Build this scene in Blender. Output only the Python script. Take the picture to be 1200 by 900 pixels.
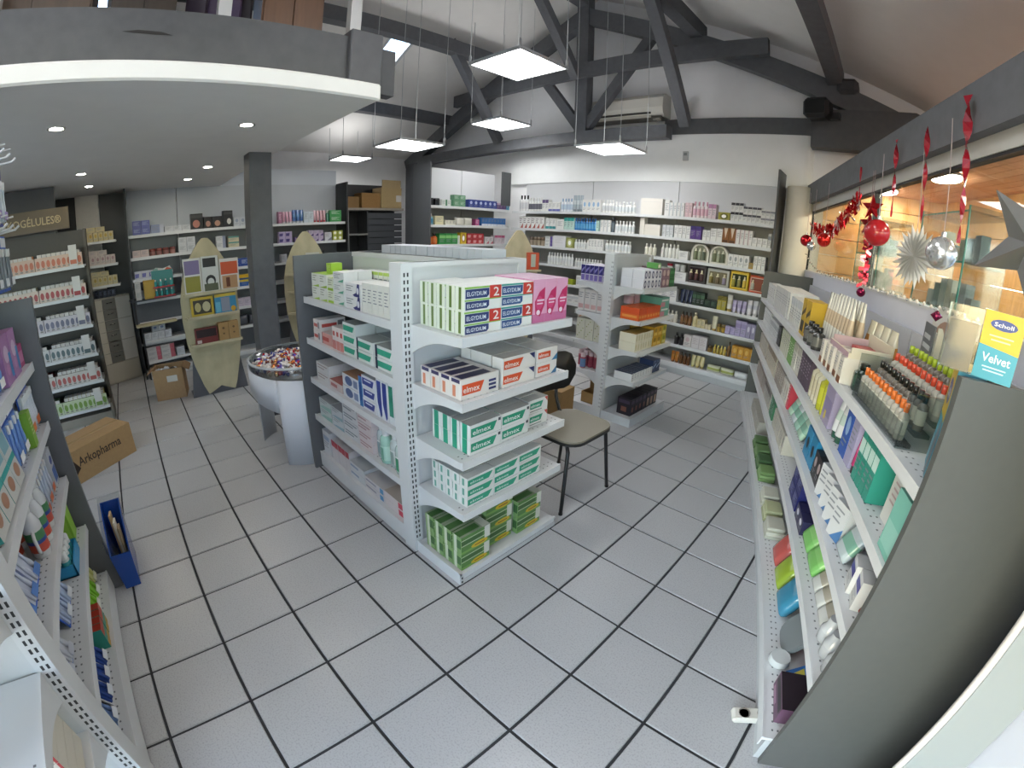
import bpy, math, random
from mathutils import Matrix, Vector
random.seed(11)
S = 0.34                                   # metres per floor tile; lengths below are in tiles
sc = bpy.context.scene
for o in list(bpy.data.objects):
    bpy.data.objects.remove(o)
COL = sc.collection

# ---------------------------------------------------------------- camera (fisheye-like action lens)
cam_d = bpy.data.cameras.new('camera')
cam = bpy.data.objects.new('camera', cam_d)
COL.objects.link(cam)
cam_d.type = 'PANO'
cam_d.panorama_type = 'FISHEYE_LENS_POLYNOMIAL'
cam_d.sensor_width = 36.0
cam_d.sensor_height = 27.0
cam_d.sensor_fit = 'AUTO'
cam_d.fisheye_fov = math.radians(200)
cam_d.fisheye_polynomial_k0 = 0.0
cam_d.fisheye_polynomial_k1 = -6.34799489e-02
cam_d.fisheye_polynomial_k2 = -5.14902445e-06
cam_d.fisheye_polynomial_k3 = 1.74154741e-05
cam_d.fisheye_polynomial_k4 = -2.52519074e-07
cam_d.clip_start = 0.02
yaw, pitch, roll = 2.3266, -0.3373, 0.0376
fw = Vector((math.cos(pitch) * math.cos(yaw), math.cos(pitch) * math.sin(yaw), math.sin(pitch)))
rt = fw.cross(Vector((0, 0, 1))).normalized()
up = rt.cross(fw)
r2 = rt * math.cos(roll) + up * math.sin(roll)
u2 = -rt * math.sin(roll) + up * math.cos(roll)
cam.matrix_world = Matrix(((r2.x, u2.x, -fw.x, 9.5893 * S), (r2.y, u2.y, -fw.y, 1.1551 * S), (r2.z, u2.z, -fw.z, 4.589 * S), (0, 0, 0, 1)))
sc.camera = cam

# ---------------------------------------------------------------- sky, exposure
world = bpy.data.worlds.new('sky')
sc.world = world
world.use_nodes = True
nt = world.node_tree
bg = nt.nodes['Background']
skyn = nt.nodes.new('ShaderNodeTexSky')
skyn.sky_type = 'NISHITA'
skyn.sun_disc = False
skyn.sun_elevation = math.radians(38)
skyn.sun_rotation = math.radians(200)
nt.links.new(skyn.outputs[0], bg.inputs[0])
bg.inputs[1].default_value = 1.0
sc.view_settings.view_transform = 'Standard'
sc.view_settings.look = 'None'
sc.view_settings.gamma = 1.0
sc.view_settings.use_curve_mapping = False
sc.view_settings.exposure = 1.45
sc.cycles.use_denoising = True
PANEL_LIGHT = 6.5                          # radiance of the suspended LED panels
ROOF_FILL = 2.2                             # upward glow added to the panel tops to brighten the roof
SPOT_LIGHT = 60.0                          # radiance of the recessed spots

# ---------------------------------------------------------------- materials: colour lives in a face attribute, materials give the finish
def lin(h):
    if not isinstance(h, str):
        return h
    out = []
    for i in (0, 2, 4):
        c = int(h[i:i + 2], 16) / 255
        out.append(c / 12.92 if c <= 0.04045 else ((c + 0.055) / 1.055) ** 2.4)
    return tuple(out) + (1.0,)
MATS = {}
GAIN = {'card': .8, 'gloss': .8, 'painted_metal': .82, 'wood': .85}   # how pale a surface of nominal white is
def mat(name, rough=0.5, metal=0.0, noise=0.0, nscale=8.0, bump=0.0, coat=0.0, stretch=None, spec=0.5):
    m = bpy.data.materials.new(name)
    m.use_nodes = True
    n, l = m.node_tree.nodes, m.node_tree.links
    b = n['Principled BSDF']
    a = n.new('ShaderNodeAttribute')
    a.attribute_name = 'Col'
    b.inputs['Roughness'].default_value = rough
    b.inputs['Metallic'].default_value = metal
    b.inputs['Coat Weight'].default_value = coat
    b.inputs['Specular IOR Level'].default_value = spec
    if noise or bump:
        g = n.new('ShaderNodeNewGeometry')
        src = g.outputs['Position']
        if stretch:
            t = n.new('ShaderNodeTexCoord')
            mp = n.new('ShaderNodeMapping')
            mp.inputs['Scale'].default_value = stretch
            l.new(t.outputs['Object'], mp.inputs[0])
            src = mp.outputs[0]
        nz = n.new('ShaderNodeTexNoise')
        nz.inputs['Scale'].default_value = nscale
        nz.inputs['Detail'].default_value = 6
        l.new(src, nz.inputs['Vector'])
    if noise:
        mr = n.new('ShaderNodeMapRange')
        mr.inputs[1].default_value = 0.25
        mr.inputs[2].default_value = 0.75
        mr.inputs[3].default_value = 1 - noise
        mr.inputs[4].default_value = 1 + noise * 0.5
        l.new(nz.outputs[0], mr.inputs[0])
        mx = n.new('ShaderNodeVectorMath')
        mx.operation = 'SCALE'
        l.new(a.outputs['Color'], mx.inputs[0])
        l.new(mr.outputs[0], mx.inputs['Scale'])
        l.new(mx.outputs[0], b.inputs['Base Color'])
    else:
        mx = n.new('ShaderNodeVectorMath')
        mx.operation = 'SCALE'
        mx.inputs['Scale'].default_value = GAIN.get(name, 1.0)
        l.new(a.outputs['Color'], mx.inputs[0])
        l.new(mx.outputs[0], b.inputs['Base Color'])
    if bump:
        bp = n.new('ShaderNodeBump')
        bp.inputs['Strength'].default_value = bump
        bp.inputs['Distance'].default_value = 0.004
        l.new(nz.outputs[0], bp.inputs['Height'])
        l.new(bp.outputs[0], b.inputs['Normal'])
    MATS[name] = m
    return m
mat('card', 0.42)
mat('gloss', 0.22, coat=0.2)
mat('painted_metal', 0.32)
mat('dark_laminate', 0.45, noise=0.05, nscale=30)
mat('plaster', 0.85, noise=0.03, nscale=6)
mat('timber', 0.6, noise=0.16, nscale=9, bump=0.3, stretch=(1.5, 1.5, 1.5))
mat('wood', 0.5, noise=0.22, nscale=7, stretch=(1.0, 6.0, 0.7))
mat('kraft', 0.8, noise=0.08, nscale=40)
mat('chrome', 0.12, metal=1.0)
mat('foil', 0.2, metal=0.75)
mat('outdoor', 0.8, noise=0.3, nscale=3)
# floor tile: speckled glazed stoneware
def tile_material():
    m = mat('glazed_tile', 0.24)
    n, l = m.node_tree.nodes, m.node_tree.links
    b = n['Principled BSDF']
    g = n.new('ShaderNodeNewGeometry')
    nz = n.new('ShaderNodeTexNoise'); nz.inputs['Scale'].default_value = 150; nz.inputs['Detail'].default_value = 2
    n2 = n.new('ShaderNodeTexNoise'); n2.inputs['Scale'].default_value = 3.5; n2.inputs['Detail'].default_value = 5
    oi = n.new('ShaderNodeObjectInfo')
    for q in (nz, n2):
        l.new(g.outputs['Position'], q.inputs['Vector'])
    r1 = n.new('ShaderNodeValToRGB')
    r1.color_ramp.elements[0].position = 0.33; r1.color_ramp.elements[0].color = (0.32, 0.323, 0.328, 1)
    r1.color_ramp.elements[1].position = 0.5; r1.color_ramp.elements[1].color = (0.40, 0.404, 0.41, 1)
    l.new(nz.outputs[0], r1.inputs[0])
    mr = n.new('ShaderNodeMapRange')
    mr.inputs[1].default_value = 0.3; mr.inputs[2].default_value = 0.7
    mr.inputs[3].default_value = 0.98; mr.inputs[4].default_value = 1.01
    l.new(n2.outputs[0], mr.inputs[0])
    m2 = n.new('ShaderNodeMapRange')
    m2.inputs[3].default_value = 0.97; m2.inputs[4].default_value = 1.03
    l.new(oi.outputs['Random'], m2.inputs[0])
    mm = n.new('ShaderNodeMath'); mm.operation = 'MULTIPLY'
    l.new(mr.outputs[0], mm.inputs[0]); l.new(m2.outputs[0], mm.inputs[1])
    mx = n.new('ShaderNodeVectorMath'); mx.operation = 'SCALE'
    l.new(r1.outputs[0], mx.inputs[0]); l.new(mm.outputs[0], mx.inputs['Scale'])
    l.new(mx.outputs[0], b.inputs['Base Color'])
    rr = n.new('ShaderNodeMapRange')
    rr.inputs[1].default_value = 0.3; rr.inputs[2].default_value = 0.7
    rr.inputs[3].default_value = 0.28; rr.inputs[4].default_value = 0.3
    l.new(n2.outputs[0], rr.inputs[0]); l.new(rr.outputs[0], b.inputs['Roughness'])
tile_material()
def glass_material(name, tint, refl=1.0, rough=0.02):
    m = bpy.data.materials.new(name)
    m.use_nodes = True
    n, l = m.node_tree.nodes, m.node_tree.links
    n.remove(n['Principled BSDF'])
    out = n['Material Output']
    t = n.new('ShaderNodeBsdfTransparent'); t.inputs[0].default_value = lin(tint)
    g = n.new('ShaderNodeBsdfGlossy'); g.inputs['Roughness'].default_value = rough
    f = n.new('ShaderNodeLayerWeight'); f.inputs['Blend'].default_value = 0.5
    pw = n.new('ShaderNodeMath'); pw.operation = 'POWER'; pw.inputs[1].default_value = 4.0
    mu = n.new('ShaderNodeMath'); mu.operation = 'MULTIPLY_ADD'; mu.inputs[1].default_value = 0.5 * refl; mu.inputs[2].default_value = 0.035 * refl
    x = n.new('ShaderNodeMixShader')
    l.new(f.outputs['Facing'], pw.inputs[0]); l.new(pw.outputs[0], mu.inputs[0]); l.new(mu.outputs[0], x.inputs[0])
    l.new(t.outputs[0], x.inputs[1]); l.new(g.outputs[0], x.inputs[2]); l.new(x.outputs[0], out.inputs[0])
    MATS[name] = m
glass_material('window_glass', 'f2f6f4')
glass_material('clear_plastic', 'e4e8e8', 1.3, 0.08)
def emit_material(name, col, strength):
    m = bpy.data.materials.new(name)
    m.use_nodes = True
    n, l = m.node_tree.nodes, m.node_tree.links
    n.remove(n['Principled BSDF'])
    e = n.new('ShaderNodeEmission'); e.inputs[0].default_value = lin(col); e.inputs[1].default_value = strength
    l.new(e.outputs[0], n['Material Output'].inputs[0])
    MATS[name] = m
emit_material('led_diffuser', 'fcfcfc', PANEL_LIGHT)
emit_material('spot_lens', 'fff4e0', SPOT_LIGHT)
emit_material('roof_fill_glow', 'fcfcfc', ROOF_FILL)
emit_material('porch_lens', 'fff2dc', 32.0)

# ---------------------------------------------------------------- mesh builder
TXT = {}
def text_mesh(s):
    if s not in TXT:
        c = bpy.data.curves.new('t', 'FONT')
        c.body = s; c.resolution_u = 2; c.offset = 0.012
        o = bpy.data.objects.new('t', c)
        m = bpy.data.meshes.new_from_object(o)
        vs = [(v.co.x, v.co.y) for v in m.vertices]
        fs = [tuple(p.vertices) for p in m.polygons]
        x0 = min(v[0] for v in vs); x1 = max(v[0] for v in vs); y0 = min(v[1] for v in vs); y1 = max(v[1] for v in vs)
        TXT[s] = ([((x - x0) / (x1 - x0), (y - y0) / (y1 - y0)) for x, y in vs], fs, (x1 - x0) / (y1 - y0))
        bpy.data.objects.remove(o); bpy.data.curves.remove(c); bpy.data.meshes.remove(m)
    return TXT[s]
class MB:
    def __init__(self, sy=1):
        self.v, self.f, self.c, self.m, self.s, self.sy, self.mats = [], [], [], [], [], sy, ['card']
    def mi(self, m):
        if m is None: return 0
        if m not in self.mats: self.mats.append(m)
        return self.mats.index(m)
    def poly(self, pts, col, m=None, sm=False):
        n = len(self.v)
        self.v += [tuple(p) for p in pts]
        self.f.append(tuple(range(n, n + len(pts)))); self.c.append(lin(col)); self.m.append(self.mi(m)); self.s.append(sm)
    def mesh_part(self, vs, fs, col, m=None, sm=False):
        n = len(self.v)
        self.v += [tuple(p) for p in vs]
        c, k = (None, self.mi(m))
        for i, f in enumerate(fs):
            self.f.append(tuple(n + q for q in f)); self.c.append(lin(col[i]) if isinstance(col, list) else lin(col)); self.m.append(k); self.s.append(sm)
    def box(self, x0, y0, z0, x1, y1, z1, col, m=None, b=0.0, **fc):
        """axis box; fc: per-face colours f b l r t d"""
        if b:
            vs, fs = [], []
            for (z, i) in ((z0, b), (z0 + b, 0), (z1 - b, 0), (z1, b)):
                for (x, y) in ((x0 + i + (b if not i else 0), y0 + i), (x1 - i - (b if not i else 0), y0 + i), (x1 - i, y0 + i + (b if not i else 0)), (x1 - i, y1 - i - (b if not i else 0)),
                               (x1 - i - (b if not i else 0), y1 - i), (x0 + i + (b if not i else 0), y1 - i), (x0 + i, y1 - i - (b if not i else 0)), (x0 + i, y0 + i + (b if not i else 0))):
                    vs.append((x, y, z))
            for r in range(3):
                for k in range(8):
                    fs.append((r * 8 + k, r * 8 + (k + 1) % 8, r * 8 + 8 + (k + 1) % 8, r * 8 + 8 + k))
            fs.append(tuple(range(7, -1, -1))); fs.append(tuple(range(24, 32)))
            self.mesh_part(vs, fs, col, m)
            return
        vs = [(x0, y0, z0), (x1, y0, z0), (x1, y1, z0), (x0, y1, z0), (x0, y0, z1), (x1, y0, z1), (x1, y1, z1), (x0, y1, z1)]
        fs = [(0, 1, 5, 4), (2, 3, 7, 6), (3, 0, 4, 7), (1, 2, 6, 5), (4, 5, 6, 7), (3, 2, 1, 0)]
        self.mesh_part(vs, fs, [fc.get(k, col) for k in 'fblrtd'], m)
    def lathe(self, prof, n=12, cx=0, cy=0, m=None, sm=True, cap=True):
        """prof: (radius, z, colour) from the bottom up"""
        vs, fs, cs = [], [], []
        for r, z, c in prof:
            vs += [(cx + r * math.cos(2 * math.pi * k / n), cy + r * math.sin(2 * math.pi * k / n), z) for k in range(n)]
        for i in range(len(prof) - 1):
            for k in range(n):
                fs.append((i * n + k, i * n + (k + 1) % n, (i + 1) * n + (k + 1) % n, (i + 1) * n + k)); cs.append(prof[i + 1][2])
        self.mesh_part(vs, fs, cs, m, sm)
        if cap:
            a = (len(prof) - 1) * n
            self.mesh_part(vs[a:], [tuple(range(n))], prof[-1][2], m)
            self.mesh_part(vs[:n], [tuple(range(n - 1, -1, -1))], prof[0][2], m)
    def tube(self, pts, r, col, n=6, m=None, closed=False):
        pts = [Vector(p) for p in pts]
        vs, fs = [], []
        L = len(pts)
        ref = None
        for i, p in enumerate(pts):
            d = (pts[(i + 1) % L] - pts[i - 1]) if closed else (pts[min(i + 1, L - 1)] - pts[max(i - 1, 0)])
            d.normalize()
            if ref is None:
                ref = Vector((0, 0, 1)) if abs(d.z) < 0.9 else Vector((1, 0, 0))
            a = d.cross(ref).normalized(); bb = a.cross(d).normalized()
            ref = bb
            rr = r[i] if isinstance(r, (list, tuple)) else r
            vs += [tuple(p + a * rr * math.cos(2 * math.pi * k / n) + bb * rr * math.sin(2 * math.pi * k / n)) for k in range(n)]
        for i in range(L if closed else L - 1):
            j = (i + 1) % L
            for k in range(n):
                fs.append((i * n + k, i * n + (k + 1) % n, j * n + (k + 1) % n, j * n + k))
        if not closed:
            fs.append(tuple(range(n - 1, -1, -1))); fs.append(tuple(range((L - 1) * n, L * n)))
        self.mesh_part(vs, fs, col, m, True)
    def prism(self, pts, p0, ex, ey, ez, depth, col, m=None, sm=False):
        """extrude a 2-D outline (ex, ey axes at p0) by depth along ez"""
        p0, ex, ey, ez = Vector(p0), Vector(ex), Vector(ey), Vector(ez)
        n = len(pts)
        a = [p0 + ex * x + ey * y for x, y in pts]
        bq = [q + ez * depth for q in a]
        self.mesh_part([tuple(q) for q in a + bq], [(k, (k + 1) % n, n + (k + 1) % n, n + k) for k in range(n)], col, m, sm)
        self.mesh_part([tuple(q) for q in a + bq], [tuple(range(n - 1, -1, -1)), tuple(range(n, 2 * n))], col, m)
    def text(self, s, p0, ex, ey, h, col, m=None, w=None, slant=0.0):
        vs, fs, asp = text_mesh(s)
        p0, ex, ey = Vector(p0), Vector(ex), Vector(ey)
        w = w or asp * h
        self.mesh_part([tuple(p0 + ex * (x * w + slant * y * h) + ey * (y * h)) for x, y in vs], fs, col, m)
    def build(self, name):
        me = bpy.data.meshes.new(name)
        fl = [tuple(reversed(f)) for f in self.f] if self.sy < 0 else self.f
        me.from_pydata([(x * S, y * S * self.sy, z * S) for x, y, z in self.v], [], fl)
        at = me.attributes.new('Col', 'FLOAT_COLOR', 'FACE')
        at.data.foreach_set('color', [q for c in self.c for q in c])
        for k in self.mats: me.materials.append(MATS[k])
        me.polygons.foreach_set('material_index', self.m)
        me.polygons.foreach_set('use_smooth', self.s)
        me.update()
        return me
def tag(o, label=None, cat=None, group=None, kind=None):
    for k, v in (('label', label), ('category', cat), ('group', group), ('kind', kind)):
        if v: o[k] = v
    return o
def add(name, mesh, parent=None, loc=(0, 0, 0), rz=0.0, label=None, cat=None, group=None, kind=None):
    me = mesh.build(name) if isinstance(mesh, MB) else mesh
    o = bpy.data.objects.new(name, me)
    COL.objects.link(o)
    o.location = [q * S for q in loc]
    o.rotation_euler = (0, 0, rz)
    if parent: o.parent = parent
    return tag(o, label, cat, group, kind)
def thing(name, loc=(0, 0, 0), rz=0.0, label=None, cat=None, group=None, kind=None):
    o = bpy.data.objects.new(name, None)
    COL.objects.link(o)
    o.location = [q * S for q in loc]
    o.rotation_euler = (0, 0, rz)
    o.empty_display_size = 0.05
    return tag(o, label, cat, group, kind)
class Fr:
    """a shelf front: x to the viewer's right, y into the shelf, z up"""
    def __init__(self, ox, oy, deg):
        self.o, self.a = (ox, oy), math.radians(deg)
    flip = lim = dmax = None
    def W(self, x, y, z=0.0):
        c, s = math.cos(self.a), math.sin(self.a)
        return (self.o[0] + c * x - s * y, self.o[1] + s * x + c * y, z)
# ================================================================ the setting
WHITE, PALE, DARK, TIMB = 'eeeeef', 'c9cccf', '5c5e61', '5a5c60'
# ---- floor: every tile near the camera a piece of its own, the rest joined
fl = thing('floor', kind='structure')
b = MB(); b.box(-16, -9, -0.3, 20, 19, -0.018, '2c2e31', 'plaster')
add('grout_bed', b, fl)
tb = MB()
g, h = 0.016, 0.03
tb.mesh_part([(g, g, -0.02), (1 - g, g, -0.02), (1 - g, 1 - g, -0.02), (g, 1 - g, -0.02), (g + .008, g + .008, 0), (1 - g - .008, g + .008, 0), (1 - g - .008, 1 - g - .008, 0), (g + .008, 1 - g - .008, 0)],
             [(0, 1, 5, 4), (1, 2, 6, 5), (2, 3, 7, 6), (3, 0, 4, 7), (4, 5, 6, 7)], 'cccccc', 'glazed_tile')
tile_me = tb.build('tile')
cells = [(i, j) for i in range(-16, 20) for j in range(-9, 19)]
def seen(i, j):
    x, y = i + .5, j + .5
    d = Vector((x - 9.59, y - 1.155, -4.589))
    ok = d.normalized().dot(fw) > 0.30 and y > -1.2 and y < 16.5 and x > -9
    if 2.0 < x < 4.5 and 4.2 < y < 6.2: ok = False
    if (x - 9.486) * 0.943 + (y - 6.824) * 0.332 > 0.7: ok = False
    if y < -0.6 and x > 2.5: ok = False
    return (0 if ok else 1, d.length)
cells.sort(key=lambda c: seen(*c))
for i, j in cells[:290]:
    add('tile', tile_me, fl, (i, j, 0))
rest = MB()
for i, j in cells[290:]:
    rest.box(i + g, j + g, -0.02, i + 1 - g, j + 1 - g, 0, 'cccccc', 'glazed_tile')
add('distant_tile', rest, fl, kind='stuff')

# ---- walls and roof
ROOF = lambda x: 14.95 - .436 * abs(x + 1.3)
def gable(y0, y1, name, holes=()):
    b = MB()
    b.prism([(-14.9, 0), (11.6, 0), (11.6, ROOF(11.6)), (-1.3, ROOF(-1.3)), (-14.9, ROOF(-14.9))], (0, y0, 0), (1, 0, 0), (0, 0, 1), (0, 1, 0), y1 - y0, WHITE, 'plaster')
    return add(name, b, kind='structure')
gable(17.15, 17.5, 'wall_back')
b = MB(); b.box(-15.2, -8, 0, -14.9, 17.5, ROOF(-14.9) + .1, WHITE, 'plaster'); add('wall_left', b, kind='structure')
# front wall behind the camera: piers and a lintel round a wide shop window
b = MB()
for x0, x1 in ((-15.2, 4.6), (13.2, 16.5)): b.box(x0, -7.6, 0, x1, -7.3, 7, WHITE, 'plaster')
b.box(4.6, -7.6, 6.2, 13.2, -7.3, 7, WHITE, 'plaster')
b.box(4.6, -7.6, 0, 13.2, -7.3, 1.0, WHITE, 'plaster')
b.prism([(-15.2, 7), (16.5, 7), (16.5, ROOF(16.5)), (-1.3, ROOF(-1.3)), (-15.2, ROOF(-15.2))], (0, -7.6, 0), (1, 0, 0), (0, 0, 1), (0, 1, 0), .3, WHITE, 'plaster')
add('wall_front', b, kind='structure')
w = thing('window_2', kind='structure')
b = MB()
for x in (4.6, 7.45, 10.3, 13.1): b.box(x, -7.55, 1.0, x + .12, -7.35, 6.2, '3c3e41', 'painted_metal')
add('frame', b, w)
b = MB(); b.box(4.7, -7.47, 1.0, 13.1, -7.44, 6.2, 'ffffff', 'window_glass'); add('pane', b, w)

def slope(name, xs, ys, holes, thick=.25):
    b = MB()
    for i in range(len(xs) - 1):
        for j in range(len(ys) - 1):
            if any(xs[i] >= hx0 - 1e-6 and xs[i + 1] <= hx1 + 1e-6 and ys[j] >= hy0 - 1e-6 and ys[j + 1] <= hy1 + 1e-6 for hx0, hx1, hy0, hy1 in holes): continue
            q = [(xs[i], ys[j]), (xs[i + 1], ys[j]), (xs[i + 1], ys[j + 1]), (xs[i], ys[j + 1])]
            vs = [(x, y, ROOF(x)) for x, y in q] + [(x, y, ROOF(x) + thick) for x, y in q]
            b.mesh_part(vs, [(3, 2, 1, 0), (4, 5, 6, 7), (0, 1, 5, 4), (1, 2, 6, 5), (2, 3, 7, 6), (3, 0, 4, 7)], 'e4e2de', 'plaster')
    return b
SKY = [(-9.0, -6.3, 10.6, 11.8), (-8.6, -6.0, -1.25, .45)]
ce = thing('ceiling', kind='structure')
add('roof_slope', slope('l', [-15.2, -9.0, -8.6, -6.3, -6.0, -1.3], [-7.6, -1.25, .45, 10.6, 11.8, 17.5], SKY), ce)
add('roof_slope', slope('r', [-1.3, 15.6], [-9, 19], []), ce)
for n, (x0, x1, y0, y1) in enumerate(SKY):
    w = thing('window_%d' % (3 + n), kind='structure')
    b = MB()
    def pl(xa, xb, ya, yb, up0, up1, col, m):
        vs = [(x, y, ROOF(x) + k) for k in (up0, up1) for x, y in ((xa, ya), (xb, ya), (xb, yb), (xa, yb))]
        b.mesh_part(vs, [(3, 2, 1, 0), (4, 5, 6, 7), (0, 1, 5, 4), (1, 2, 6, 5), (2, 3, 7, 6), (3, 0, 4, 7)], col, m)
    for q in ((x0, x0 + .14, y0, y1), (x1 - .14, x1, y0, y1), (x0, x1, y0, y0 + .14), (x0, x1, y1 - .14, y1)): pl(*q, .0, .32, 'd5d9dc', 'painted_metal')
    add('frame', b, w)
    b = MB(); pl(x0, x1, y0, y1, .2, .23, 'ffffff', 'window_glass'); add('pane', b, w)

# ---- mezzanine over the counter area
mz = thing('mezzanine_floor', kind='structure')
b = MB(); b.box(-14.9, -7.3, 6.6, 3.35, 4.69, 6.86, 'e2e1dd', 'plaster', b=.03); add('soffit', b, mz)
b = MB(); b.box(2.9, -7.3, 6.86, 3.13, 4.45, 7.62, '4f5052', 'timber'); q = add('fascia_beam', b, mz)
b = MB(); b.prism([(-.3, .03), (-.1, .055), (.2, .04), (.34, 0), (.1, .0), (-.15, .015)], (3.132, 1.35, 7.27), (0, 1, 0), (0, 0, 1), (1, 0, 0), .004, '1d1b19'); add('split_knot', b, q)
b = MB(); b.box(-14.9, 4.2, 6.86, 2.9, 4.43, 7.62, '4f5052', 'timber'); add('fascia_beam', b, mz)
b = MB(); b.box(2.92, 4.2, 6.84, 3.24, 4.75, 7.72, '56575a', 'timber', b=.02); b.box(2.97, 4.75, 6.75, 3.2, 5.0, 7.5, '4d4e51', 'timber'); add('corner_block', b, mz)
b = MB(); b.box(-14.9, -7.3, 7.3, 2.9, 4.2, 7.4, '6b5a48', 'wood'); add('deck', b, mz)
for y in (-3.4, -.6, 2.35, 4.32):
    b = MB(); b.box(2.95, y - .09, 7.62, 3.1, y + .09, 11.2, 'c9c9c6', 'painted_metal'); add('railing_post', b, mz)

# ---- pillar under the mezzanine, pillar under the tie beam
b = MB(); b.box(-2.3, 4.0, 0, -1.75, 4.55, 6.6, '55575b', 'timber'); b.box(-2.36, 3.95, 0, -1.69, 4.6, .28, '47494c', 'timber'); add('trim_1', b, kind='structure')
b = MB(); b.box(-13.5, 16.0, 0, -12.4, 16.7, 8.45, '45474b', 'timber'); add('trim_2', b, kind='structure')

# ---- timber roof truss and purlins
def beam(b, p, q, w, h, col=TIMB, wd=(0, 1, 0)):
    """a sawn beam from p to q, width w along wd, depth h across"""
    p, q, wd = Vector(p), Vector(q), Vector(wd)
    d = (q - p).normalized(); n = d.cross(wd).normalized()
    vs = [tuple(e + wd * (w * i) + n * (h * j)) for e in (p, q) for i, j in ((-.5, -.5), (.5, -.5), (.5, .5), (-.5, .5))]
    b.mesh_part(vs, [(3, 2, 1, 0), (4, 5, 6, 7), (0, 1, 5, 4), (1, 2, 6, 5), (2, 3, 7, 6), (3, 0, 4, 7)], col, 'timber')
T = 16.3
tr = thing('roof_truss_beam', kind='structure')
def member(name, p, q, w=.5, h=.5, wd=(0, 1, 0)):
    b = MB(); beam(b, p, q, w, h, wd=wd); add(name, b, tr)
member('tie_beam', (-13.4, T, 8.55), (2.4, T, 8.53), .5, .46)
member('collar_beam', (-9.05, T - .3, 11.25), (5.95, T - .3, 11.25), .25, .58)
member('king_post', (-1.35, T - .02, 8.75), (-1.35, T - .02, 14.6), .42, .55)
R0 = lambda x: 13.62 - .436 * (abs(x + 1.35) - .5)
member('rafter', (-1.4, T + .05, R0(-1.4)), (10.6, T + .05, R0(10.6)), .42, .66)
member('rafter', (-1.3, T + .05, R0(-1.3)), (-13.8, T + .05, R0(-13.8)), .42, .66)
member('strut', (-1.55, T + .02, 9.0), (-4.3, T + .02, 12.38), .3, .38)
member('strut', (-1.15, T + .02, 9.0), (1.7, T + .02, 12.38), .3, .38)
member('brace', (-5.92, T - .2, 8.8), (-5.3, 12.6, 12.5), .36, .34, wd=(1, 0, 0))
member('brace', (-1.5, T - .35, 11.0), (-1.4, 12.6, 14.5), .36, .34, wd=(1, 0, 0))
member('brace', (3.1, T - .2, 8.72), (3.3, 12.6, 12.4), .36, .34, wd=(1, 0, 0))
for x, z, nm in ((-5.3, 12.25, 'purlin'), (-9.95, 10.45, 'purlin'), (8.0, 10.28, 'purlin'), (3.4, 12.2, 'purlin'), (-1.35, 14.45, 'ridge_beam')):
    member(nm, (x, -7, z), (x, 16.55 if x != 3.4 else 16.6, z), .45, .55, wd=(1, 0, 0))
b = MB(); b.box(8.05, T - .35, 9.72, 8.7, T + .4, 10.2, '3f4144', 'timber', b=.12); add('purlin_block', b, tr)
b = MB(); b.box(1.9, 16.95, 8.6, 11.5, 17.16, 9.17, '5a5c5f', 'timber'); add('wall_beam', b, tr)
b = MB(); b.prism([(7.3, 8.05), (11.8, 8.0), (11.8, 8.7), (10.4, 9.3), (7.3, 9.2)], (0, 16.1, 0), (1, 0, 0), (0, 0, 1), (0, 1, 0), .5, '505255', 'timber'); add('heel_beam', b, tr)

# ---- back wall casing and rounded column at its end
b = MB()
pts = [(-5.9, 17.15), (-5.9, 16.98), (7.0, 16.98)] + [(7.0 + .33 * math.sin(a), 17.31 - .33 * math.cos(a)) for a in [k * math.pi / 12 for k in range(1, 7)]]
b.prism(pts, (0, 0, 6.85), (1, 0, 0), (0, 1, 0), (0, 0, 1), 1.76, 'eceeee', 'plaster'); add('trim_3', b, kind='structure')
b = MB()
b.prism([(6.98 + .44 * math.cos(2 * math.pi * k / 20), 16.85 + .44 * math.sin(2 * math.pi * k / 20)) for k in range(20)], (0, 0, 0), (1, 0, 0), (0, 1, 0), (0, 0, 1), 6.85, 'd8d4c8', 'plaster', True); add('trim_4', b, kind='structure')

# ---- glazed partition to the covered porch, at 109.4 degrees
A = math.radians(109.4)
E1, N1 = (math.cos(A), math.sin(A)), (-math.sin(A), math.cos(A))
def RW(s, t, z=0.0): return (9.486 + s * E1[0] + t * N1[0], 6.824 + s * E1[1] + t * N1[1], z)
def rbox(b, s0, s1, t0, t1, z0, z1, col, m=None):
    q = [RW(s0, t0), RW(s1, t0), RW(s1, t1), RW(s0, t1)]
    vs = [(x, y, z0) for x, y, _ in q] + [(x, y, z1) for x, y, _ in q]
    b.mesh_part(vs, [(0, 1, 2, 3), (7, 6, 5, 4), (0, 4, 5, 1), (1, 5, 6, 2), (2, 6, 7, 3), (3, 7, 4, 0)], col, m)
pw = thing('wall_right', kind='structure')
b = MB(); rbox(b, -13, 10.75, -1.35, -1.6, 0, 4.24, 'c2c4cf', 'plaster'); add('sill_wall', b, pw)
b = MB(); rbox(b, -13, 10.75, -1.2, -1.62, 6.36, 6.98, '66686c', 'timber'); add('head_beam', b, pw)
b = MB(); rbox(b, -13, 10.75, -1.36, -1.58, 6.14, 6.37, 'cfcfca', 'painted_metal'); add('head_trim', b, pw)
wn = thing('window_1', kind='structure')
b = MB()
for s in (10.55, 4.2, -3.4, -9.0): rbox(b, s - .07, s + .07, -1.4, -1.54, 4.24, 6.14, 'b9bab6', 'painted_metal')
for s in (10.44, 4.1): rbox(b, s - .03, s + .03, -1.385, -1.5, 4.24, 6.14, '1d1e20')
rbox(b, -13, 10.6, -1.38, -1.5, 6.1, 6.15, '1d1e20'); rbox(b, -13, 10.6, -1.33, -1.6, 4.24, 4.28, 'd6d8dc')
add('frame', b, wn)
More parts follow.
